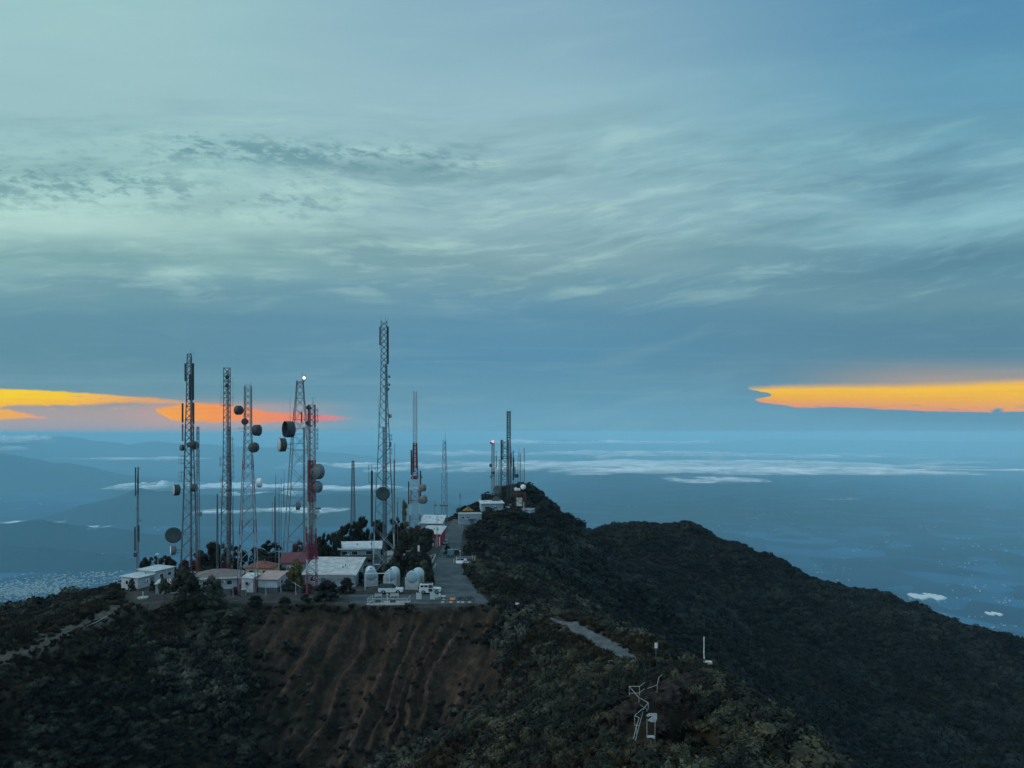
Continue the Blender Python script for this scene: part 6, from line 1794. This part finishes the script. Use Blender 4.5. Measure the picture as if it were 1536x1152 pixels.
# ------------------------------------------------------------------ world: evening sky under a broken cloud sheet
SUN_EL, SUN_AZ = R(SUN_E), R(SUN_A)     # azimuth measured from +Y towards +X
w = bpy.data.worlds.new('World'); scene.world = w; w.use_nodes = True
nt = w.node_tree; nt.nodes.clear(); L = nt.links


def nn(t, **k):
    n = nt.nodes.new(t)
    for a, v in k.items(): setattr(n, a, v)
    return n


def put(s, v):
    if hasattr(v, 'is_output') or isinstance(v, bpy.types.NodeSocket): L.new(v, s)
    else: s.default_value = v


def M(op, a, b=None, c=None, clamp=False):
    n = nn('ShaderNodeMath', operation=op, use_clamp=clamp); put(n.inputs[0], a)
    if b is not None: put(n.inputs[1], b)
    if c is not None: put(n.inputs[2], c)
    return n.outputs[0]


def mixc(f, a, b):
    n = nn('ShaderNodeMix', data_type='RGBA'); put(n.inputs[0], f); put(n.inputs[6], a); put(n.inputs[7], b); return n.outputs[2]


def rampc(f, stops, interp='EASE'):
    r = nn('ShaderNodeValToRGB'); e = r.color_ramp.elements; r.color_ramp.interpolation = interp
    e[0].position, e[0].color = stops[0]; e[1].position, e[1].color = stops[-1]
    for p, c_ in stops[1:-1]:
        k = e.new(p); k.color = c_
    put(r.inputs[0], f); return r.outputs[0]


def smooth(x, a, b):
    n = nn('ShaderNodeMapRange', interpolation_type='SMOOTHSTEP'); put(n.inputs[0], x); put(n.inputs[1], a); put(n.inputs[2], b); return n.outputs[0]


def curve(x, x0, x1, pts, y0, y1):
    """piecewise curve: pts in real units, normalised inside"""
    n = nn('ShaderNodeFloatCurve'); cu = n.mapping.curves[0]
    q = [((a - x0) / (x1 - x0), (b - y0) / (y1 - y0)) for a, b in pts]
    cu.points[0].location = q[0]; cu.points[1].location = q[-1]
    for a in q[1:-1]: cu.points.new(*a)
    n.mapping.update()
    put(n.inputs['Value'], M('DIVIDE', M('SUBTRACT', x, x0), x1 - x0, clamp=True))
    return M('MULTIPLY_ADD', n.outputs[0], y1 - y0, y0)


tc = nn('ShaderNodeTexCoord'); sx = nn('ShaderNodeSeparateXYZ'); L.new(tc.outputs['Generated'], sx.inputs[0])
X, Y, Z = sx.outputs
az = M('ARCTAN2', X, Y)
azc = M('MINIMUM', M('MAXIMUM', az, -1.15), 1.15)
hh = M('DIVIDE', Z, M('SQRT', M('ADD', M('MULTIPLY', X, X), M('ADD', M('MULTIPLY', Y, Y), 1e-6))))
A = M('MULTIPLY_ADD', M('TANGENT', azc), F, CX)                      # bearing
B = M('SUBTRACT', H, M('DIVIDE', M('MULTIPLY', hh, F), M('COSINE', azc)))   # elevation (640 = eye level, falling upwards)
B = M('MINIMUM', M('MAXIMUM', B, -2500.0), 662.0)


def noise_(vec, scale, detail=8, rough=0.55, dist=0.0):
    n = nn('ShaderNodeTexNoise'); n.inputs['Scale'].default_value = scale; n.inputs['Detail'].default_value = detail
    n.inputs['Roughness'].default_value = rough; n.inputs['Distortion'].default_value = dist; L.new(vec, n.inputs['Vector']); return n.outputs['Fac']


def vec(a, b, c=0.0):
    n = nn('ShaderNodeCombineXYZ'); put(n.inputs[0], a); put(n.inputs[1], b); put(n.inputs[2], c); return n.outputs[0]


# cloud-sheet coordinates: where the view ray meets a level sheet of cloud
A0 = M('SUBTRACT', A, 768.0)
wrp = M('SUBTRACT', noise_(vec(M('MULTIPLY', A, 0.0021), M('MULTIPLY', B, 0.006), 1.0), 1.0, 3), 0.5)
slope = M('MULTIPLY', smooth(A, 500.0, 1100.0), 0.13)
B2 = M('ADD', M('ADD', B, M('MULTIPLY', A0, slope)), M('MULTIPLY', wrp, 60.0))
streak = noise_(vec(M('MULTIPLY', A, 0.0024), M('MULTIPLY', B2, 0.0125), 2.0), 1.0, 8, 0.55, 0.15)
streak2 = noise_(vec(M('MULTIPLY', A, 0.0050), M('MULTIPLY', B2, 0.030), 5.0), 1.0, 9, 0.58, 0.2)
mott = noise_(vec(M('MULTIPLY', M('ADD', A, M('MULTIPLY', B, -0.7)), 0.034), M('MULTIPLY', B, 0.085), 2.0), 1.0, 8, 0.64, 0.15)
patch = noise_(vec(M('MULTIPLY', A, 0.0065), M('MULTIPLY', B, 0.019), 9.0), 1.0, 4, 0.5)


def gau(x, c_, s_):
    d = M('DIVIDE', M('SUBTRACT', x, c_), s_); return M('POWER', 2.71828, M('MULTIPLY', M('MULTIPLY', d, d), -1.0))


bandn = noise_(vec(M('MULTIPLY', A, 0.0016), M('MULTIPLY', B, 0.012), 3.0), 1.0, 5, 0.5, 0.3)

Bw = M('ADD', B, M('MULTIPLY', M('SUBTRACT', bandn, 0.5), 70.0))
Bw = M('ADD', Bw, M('MULTIPLY', M('SUBTRACT', streak, 0.5), 60.0))
g = M('DIVIDE', M('ADD', Bw, 60.0), 720.0, clamp=True)


def st(lst): return [((y + 60) / 720.0, C(*c_)) for y, c_ in lst]


left = rampc(g, st([(-60, (162, 205, 207)), (60, (160, 202, 205)), (170, (156, 198, 202)), (240, (156, 200, 199)), (330, (178, 218, 210)), (372, (164, 205, 199)), (405, (138, 182, 184)),
                    (440, (104, 152, 166)), (480, (90, 141, 162)), (530, (88, 139, 160)), (575, (98, 146, 164)), (640, (118, 155, 172))]))
mid = rampc(g, st([(-60, (132, 174, 196)), (40, (140, 180, 198)), (150, (152, 192, 203)), (250, (152, 192, 200)), (330, (148, 186, 194)), (385, (134, 172, 180)), (430, (108, 154, 172)),
                   (480, (88, 142, 170)), (540, (80, 139, 171)), (590, (90, 148, 176)), (640, (98, 158, 188))]))
right = rampc(g, st([(-60, (76, 138, 176)), (40, (84, 144, 180)), (140, (98, 158, 186)), (220, (112, 168, 187)), (270, (112, 162, 180)), (318, (128, 176, 191)), (355, (122, 170, 184)), (390, (92, 142, 162)),
                     (440, (98, 144, 160)), (500, (80, 129, 153)), (560, (88, 134, 156)), (620, (84, 145, 175)), (640, (92, 153, 184))]))
fl = smooth(A, 130.0, 760.0); fr = smooth(A, 720.0, 1480.0)
base = mixc(fr, mixc(fl, left, mid), right)

# lighter and darker wisps
band = M('MULTIPLY', smooth(B, 120.0, 270.0), M('SUBTRACT', 1.0, smooth(B, 400.0, 480.0)))
soft = M('MULTIPLY_ADD', band, 0.88, 0.12)
dark = M('MULTIPLY', M('MULTIPLY', smooth(streak, 0.48, 0.68), soft), 0.74)
base = mixc(dark, base, mixc(fr, C(118, 160, 168), C(88, 137, 158)))
lite = M('MULTIPLY', M('MULTIPLY', smooth(streak2, 0.50, 0.72), soft), 0.62)
base = mixc(lite, base, mixc(fr, C(184, 222, 214), C(150, 198, 206)))
d2 = M('MULTIPLY', M('MULTIPLY', smooth(M('SUBTRACT', 1.0, streak2), 0.50, 0.68), soft), 0.42)
base = mixc(d2, base, mixc(fr, C(120, 162, 170), C(88, 136, 158)))
rip = noise_(vec(M('MULTIPLY', M('ADD', A, M('MULTIPLY', B2, 0.8)), 0.013), M('MULTIPLY', B2, 0.075), 11.0), 1.0, 7, 0.6, 0.2)
ripm = M('MULTIPLY', band, smooth(patch, 0.35, 0.6))
base = mixc(M('MULTIPLY', M('MULTIPLY', smooth(rip, 0.5, 0.68), ripm), 0.28), base, mixc(fr, C(186, 224, 216), C(150, 196, 206)))
base = mixc(M('MULTIPLY', M('MULTIPLY', M('SUBTRACT', 1.0, smooth(rip, 0.33, 0.5)), ripm), 0.30), base, mixc(fr, C(116, 158, 166), C(88, 136, 156)))
# rows of small ragged cloudlets on the left
row1 = M('MULTIPLY', gau(M('SUBTRACT', B, M('MULTIPLY', A, 0.055)), 205.0, 24.0), M('MULTIPLY', smooth(A, 190.0, 300.0), M('SUBTRACT', 1.0, smooth(A, 640.0, 800.0))))
row2 = M('MULTIPLY', gau(B, 275.0, 55.0), M('SUBTRACT', 1.0, smooth(A, 180.0, 320.0)))
row3 = M('MULTIPLY', gau(B, 305.0, 34.0), M('MULTIPLY', smooth(A, 200.0, 280.0), M('SUBTRACT', 1.0, smooth(A, 420.0, 620.0))))
rows = M('MINIMUM', M('ADD', row1, M('ADD', M('MULTIPLY', row2, 0.9), M('MULTIPLY', row3, 0.8))), 1.0)
md = M('MULTIPLY', M('MULTIPLY', smooth(M('ADD', mott, M('MULTIPLY', M('SUBTRACT', patch, 0.5), 0.7)), 0.44, 0.66), rows), 0.85)
base = mixc(md, base, C(102, 150, 160))
# brighter breaks
br = M('MULTIPLY', gau(A, 120.0, 260.0), gau(M('ADD', B, M('MULTIPLY', wrp, 80.0)), 335.0, 28.0))
br2 = M('MULTIPLY', gau(A, 1500.0, 190.0), gau(B2, 415.0, 26.0))
br3 = M('MULTIPLY', gau(A, 1500.0, 280.0), gau(B2, 478.0, 17.0))
base = mixc(M('MULTIPLY', br3, 0.6), base, C(82, 130, 150))
br4 = M('MULTIPLY', gau(A, 1200.0, 130.0), gau(B2, 392.0, 12.0))
base = mixc(M('MULTIPLY', br4, 0.45), base, C(92, 138, 154))
base = mixc(M('MULTIPLY', br, 0.75), base, C(190, 228, 218)); base = mixc(M('MULTIPLY', br2, 0.5), base, C(146, 200, 210))
bd = M('MULTIPLY', M('SUBTRACT', 1.0, smooth(A, 250.0, 620.0)), gau(M('ADD', B, M('MULTIPLY', wrp, 40.0)), 388.0, 12.0))
base = mixc(M('MULTIPLY', bd, 0.5), base, C(116, 164, 166))

base = mixc(0.07, base, C(146, 172, 180))
# thin low streaks under the dark belt
lowb = M('MULTIPLY', smooth(B, 470.0, 540.0), M('SUBTRACT', 1.0, smooth(B, 630.0, 655.0)))
lown = noise_(vec(M('MULTIPLY', A, 0.0022), M('MULTIPLY', B, 0.05), 1.0), 1.0, 6, 0.55)
base = mixc(M('MULTIPLY', M('MULTIPLY', smooth(lown, 0.5, 0.72), lowb), 0.35), base, C(118, 164, 182))
# warm grey veil low on the left
veil = M('MULTIPLY', M('MULTIPLY', smooth(B, 585.0, 615.0), M('SUBTRACT', 1.0, smooth(B, 650.0, 672.0))), M('SUBTRACT', 1.0, smooth(A, 230.0, 560.0)))
base = mixc(M('MULTIPLY', veil, 0.85), base, rampc(M('DIVIDE', M('SUBTRACT', B, 590.0), 70.0, clamp=True), [(0.0, C(150, 152, 152)), (0.5, C(178, 160, 160)), (1.0, C(160, 158, 172))]))

# the gaps where the afterglow shows
fine = noise_(vec(M('MULTIPLY', A, 0.030), M('MULTIPLY', B, 0.09), 4.0), 1.0, 6, 0.6)
fj = M('MULTIPLY', M('SUBTRACT', fine, 0.5), 12.0)
fj2 = M('ADD', M('MULTIPLY', M('SUBTRACT', fine, 0.5), 16.0), M('MULTIPLY', M('SUBTRACT', noise_(vec(M('MULTIPLY', A, 0.09), M('MULTIPLY', B, 0.2), 5.0), 1.0, 5, 0.6), 0.5), 16.0))
lines = noise_(vec(M('MULTIPLY', A, 0.006), M('MULTIPLY', B, 0.28), 7.0), 1.0, 5, 0.6)


def gap(x0, x1, top, bot, soft_t, soft_b, jt=0.3, jb=1.0):
    t = curve(A, x0, x1, top, 540.0, 660.0); b_ = curve(A, x0, x1, bot, 540.0, 660.0)
    t = M('ADD', t, M('MULTIPLY', fj, jt)); b_ = M('ADD', b_, M('MULTIPLY', fj, jb))
    m = M('MULTIPLY', smooth(M('SUBTRACT', B, t), -soft_t, soft_t), M('SUBTRACT', 1.0, smooth(M('SUBTRACT', B, b_), -soft_b, soft_b)))
    inx = M('MULTIPLY', smooth(A, x0, x0 + 3.0), M('SUBTRACT', 1.0, smooth(A, x1 - 3.0, x1)))
    rel = M('DIVIDE', M('SUBTRACT', B, t), M('MAXIMUM', M('SUBTRACT', b_, t), 2.0), clamp=True)
    return M('MULTIPLY', m, inx), rel


# right
glow = M('MULTIPLY', M('MULTIPLY', smooth(A, 1120.0, 1420.0), smooth(B, 528.0, 580.0)), M('SUBTRACT', 1.0, smooth(B, 600.0, 616.0)))
base = mixc(M('MULTIPLY', glow, 0.75), base, C(182, 156, 140))
m1, r1 = gap(1120, 2100, [(1120, 584), (1150, 581), (1200, 579), (1330, 578), (1440, 575), (1536, 571), (1800, 566), (2100, 584)],
             [(1120, 588), (1135, 601), (1165, 608), (1190, 611), (1270, 611), (1330, 614), (1400, 617), (1536, 618), (1800, 618), (2100, 600)], 6.0, 1.0, 0.3, 0.45)
xl = M('ADD', curve(B, 570.0, 620.0, [(570, 1120), (582, 1126), (587, 1138), (592, 1156), (595, 1152), (600, 1132), (606, 1160), (610, 1188), (620, 1190)], 1100.0, 1200.0), fj2)
m1 = M('MULTIPLY', m1, smooth(M('SUBTRACT', A, xl), -1.5, 1.5))
cum = M('MULTIPLY', M('MULTIPLY', smooth(A, 1482.0, 1493.0), M('SUBTRACT', 1.0, smooth(A, 1497.0, 1510.0))), smooth(M('ADD', B, fj2), 610.0, 616.0))
m1 = M('MULTIPLY', m1, M('SUBTRACT', 1.0, cum))
sl1 = M('MULTIPLY', smooth(noise_(vec(M('MULTIPLY', A, 0.02), M('MULTIPLY', B, 0.30), 6.0), 1.0, 4), 0.60, 0.66), M('MULTIPLY', smooth(B, 606.0, 609.0), 0.8))
m1 = M('MULTIPLY', m1, M('SUBTRACT', 1.0, sl1))
col1 = rampc(r1, [(0.0, C(228, 178, 100)), (0.2, C(250, 196, 52)), (0.5, C(242, 180, 62)), (0.8, C(232, 162, 98)), (1.0, C(222, 146, 130))], 'LINEAR')
col1 = mixc(smooth(A, 1400.0, 1700.0), col1, mixc(0.35, col1, C(255, 205, 40)))
col1 = mixc(M('MULTIPLY', smooth(lines, 0.5, 0.7), 0.35), col1, C(226, 158, 84))
base = mixc(m1, base, col1)
# left: upper
m2, r2 = gap(-700, 305, [(-700, 600), (-300, 580), (0, 583.5), (60, 586), (120, 589), (180, 594), (240, 598), (305, 605)],
             [(-700, 606), (-300, 614), (0, 611), (40, 607.5), (80, 607), (130, 607), (160, 605), (200, 604), (240, 604), (305, 607)], 1.8, 2.6, 0.5, 1.0)
hole = M('MULTIPLY', smooth(noise_(vec(M('MULTIPLY', A, 0.022), M('MULTIPLY', B, 0.35), 8.0), 1.0, 4), 0.60, 0.66), M('MULTIPLY', smooth(A, 70.0, 130.0), 0.7))
m2 = M('MULTIPLY', m2, M('SUBTRACT', 1.0, hole))
col2 = rampc(M('DIVIDE', M('ADD', A, 20.0), 320.0, clamp=True), [(0.0, C(255, 214, 10)), (0.36, C(252, 206, 30)), (0.55, C(244, 182, 92)), (0.75, C(226, 168, 112)), (1.0, C(176, 160, 156))], 'LINEAR')
col2 = mixc(M('MULTIPLY', smooth(r2, 0.35, 1.0), 0.55), col2, C(250, 168, 58))
col2 = mixc(M('MULTIPLY', smooth(lines, 0.5, 0.7), 0.4), col2, C(222, 150, 70))
base = mixc(m2, base, col2)
wis = M('MULTIPLY', M('MULTIPLY', gau(A, 110.0, 70.0), gau(B, 611.5, 4.0)), smooth(noise_(vec(M('MULTIPLY', A, 0.045), M('MULTIPLY', B, 0.2), 3.0), 1.0, 4), 0.55, 0.66))
base = mixc(M('MULTIPLY', wis, 0.8), base, C(240, 176, 110))
m3, r3 = gap(-500, 72, [(-500, 622), (-100, 611), (0, 614), (25, 617), (45, 622), (72, 627)], [(-500, 626), (-100, 630), (0, 629), (30, 628), (72, 628)], 2.0, 1.6, 0.7, 0.8)
base = mixc(M('MULTIPLY', m3, 0.95), base, mixc(smooth(A, 10.0, 70.0), C(252, 176, 58), C(244, 158, 112)))
# left: long orange one behind the masts
m4, r4 = gap(232, 540, [(232, 613), (250, 611), (285, 605), (330, 606), (365, 610), (400, 617), (440, 620), (490, 623), (540, 628)],
             [(232, 614), (240, 621), (262, 630), (300, 632), (400, 633.5), (470, 632), (540, 629)], 2.6, 2.0, 0.6, 1.1)
col4 = rampc(M('DIVIDE', M('SUBTRACT', A, 230.0), 310.0, clamp=True), [(0.0, C(255, 172, 44)), (0.3, C(252, 152, 62)), (0.6, C(248, 138, 88)), (0.8, C(230, 124, 122)), (1.0, C(186, 148, 164))], 'LINEAR')
col4 = mixc(M('MULTIPLY', smooth(lines, 0.48, 0.68), 0.4), col4, C(240, 128, 96))
m4 = M('MULTIPLY', m4, M('SUBTRACT', 1.0, M('MULTIPLY', smooth(lines, 0.55, 0.75), 0.3)))
base = mixc(M('MULTIPLY', m4, M('SUBTRACT', 1.0, smooth(A, 500.0, 545.0))), base, col4)
halo = M('MULTIPLY', M('MULTIPLY', smooth(B, 598.0, 610.0), M('SUBTRACT', 1.0, smooth(B, 634.0, 646.0))), M('MULTIPLY', smooth(A, 150.0, 260.0), M('SUBTRACT', 1.0, smooth(A, 380.0, 560.0))))
base = mixc(M('MULTIPLY', M('MULTIPLY', halo, M('SUBTRACT', 1.0, m4)), 0.30), base, C(222, 160, 148))

# clear-sky light of the Nishita model under the sheet, and a brighter dome overhead and behind
sky = nn('ShaderNodeTexSky', sky_type='NISHITA', sun_disc=False, sun_elevation=SUN_EL, sun_rotation=SUN_AZ, altitude=1900.0)
skm = nn('ShaderNodeMix', data_type='RGBA', blend_type='MULTIPLY'); skm.inputs[0].default_value = 1.0
L.new(sky.outputs[0], skm.inputs[6]); skm.inputs[7].default_value = (0.05, 0.05, 0.05, 1)
dome = M('MAXIMUM', smooth(Z, 0.55, 0.9), M('MULTIPLY', M('SUBTRACT', 1.0, smooth(Y, -0.5, 0.2)), smooth(Z, 0.0, 0.2)))
final = mixc(dome, mixc(0.94, skm.outputs[2], base), (DOME[0], DOME[1], DOME[2], 1))
bg = nn('ShaderNodeBackground'); L.new(final, bg.inputs[0]); bg.inputs[1].default_value = 1.0
wo = nn('ShaderNodeOutputWorld'); L.new(bg.outputs[0], wo.inputs[0])
w.cycles.sampling_method = 'MANUAL'; w.cycles.sample_map_resolution = 512

sd = bpy.data.lights.new('sun', 'SUN'); sd.energy = SUN_S; sd.angle = R(SUN_ANG); sd.color = (1.0, 0.93, 0.84)
so = bpy.data.objects.new('sun', sd); col.objects.link(so)
dv = Vector((math.sin(SUN_AZ) * math.cos(SUN_EL), math.cos(SUN_AZ) * math.cos(SUN_EL), math.sin(SUN_EL)))
so.rotation_euler = dv.to_track_quat('Z', 'Y').to_euler()

# ------------------------------------------------------------------ camera and render settings
cd = bpy.data.cameras.new('camera'); cam = bpy.data.objects.new('camera', cd); col.objects.link(cam)
cam.location = (0, 0, ZC); cam.rotation_euler = (R(90), 0, 0)
cd.sensor_width = 36.0; cd.lens = 36.0 * F / 1536.0; cd.shift_y = (H - 576.0) / 1536.0
cd.clip_start = 0.5; cd.clip_end = 600000
scene.camera = cam
scene.view_settings.view_transform = 'Standard'; scene.view_settings.look = 'None'
scene.view_settings.exposure = 0.0; scene.view_settings.gamma = 1.0
cy_ = scene.cycles
cy_.max_bounces = 6; cy_.diffuse_bounces = 2; cy_.glossy_bounces = 2; cy_.transmission_bounces = 3; cy_.volume_bounces = VOLB; cy_.transparent_max_bounces = 16
cy_.use_denoising = True; cy_.use_adaptive_sampling = True; cy_.adaptive_threshold = 0.018
try: cy_.denoiser = 'OPENIMAGEDENOISE'
except Exception: pass
cy_.sample_clamp_indirect = 4.0
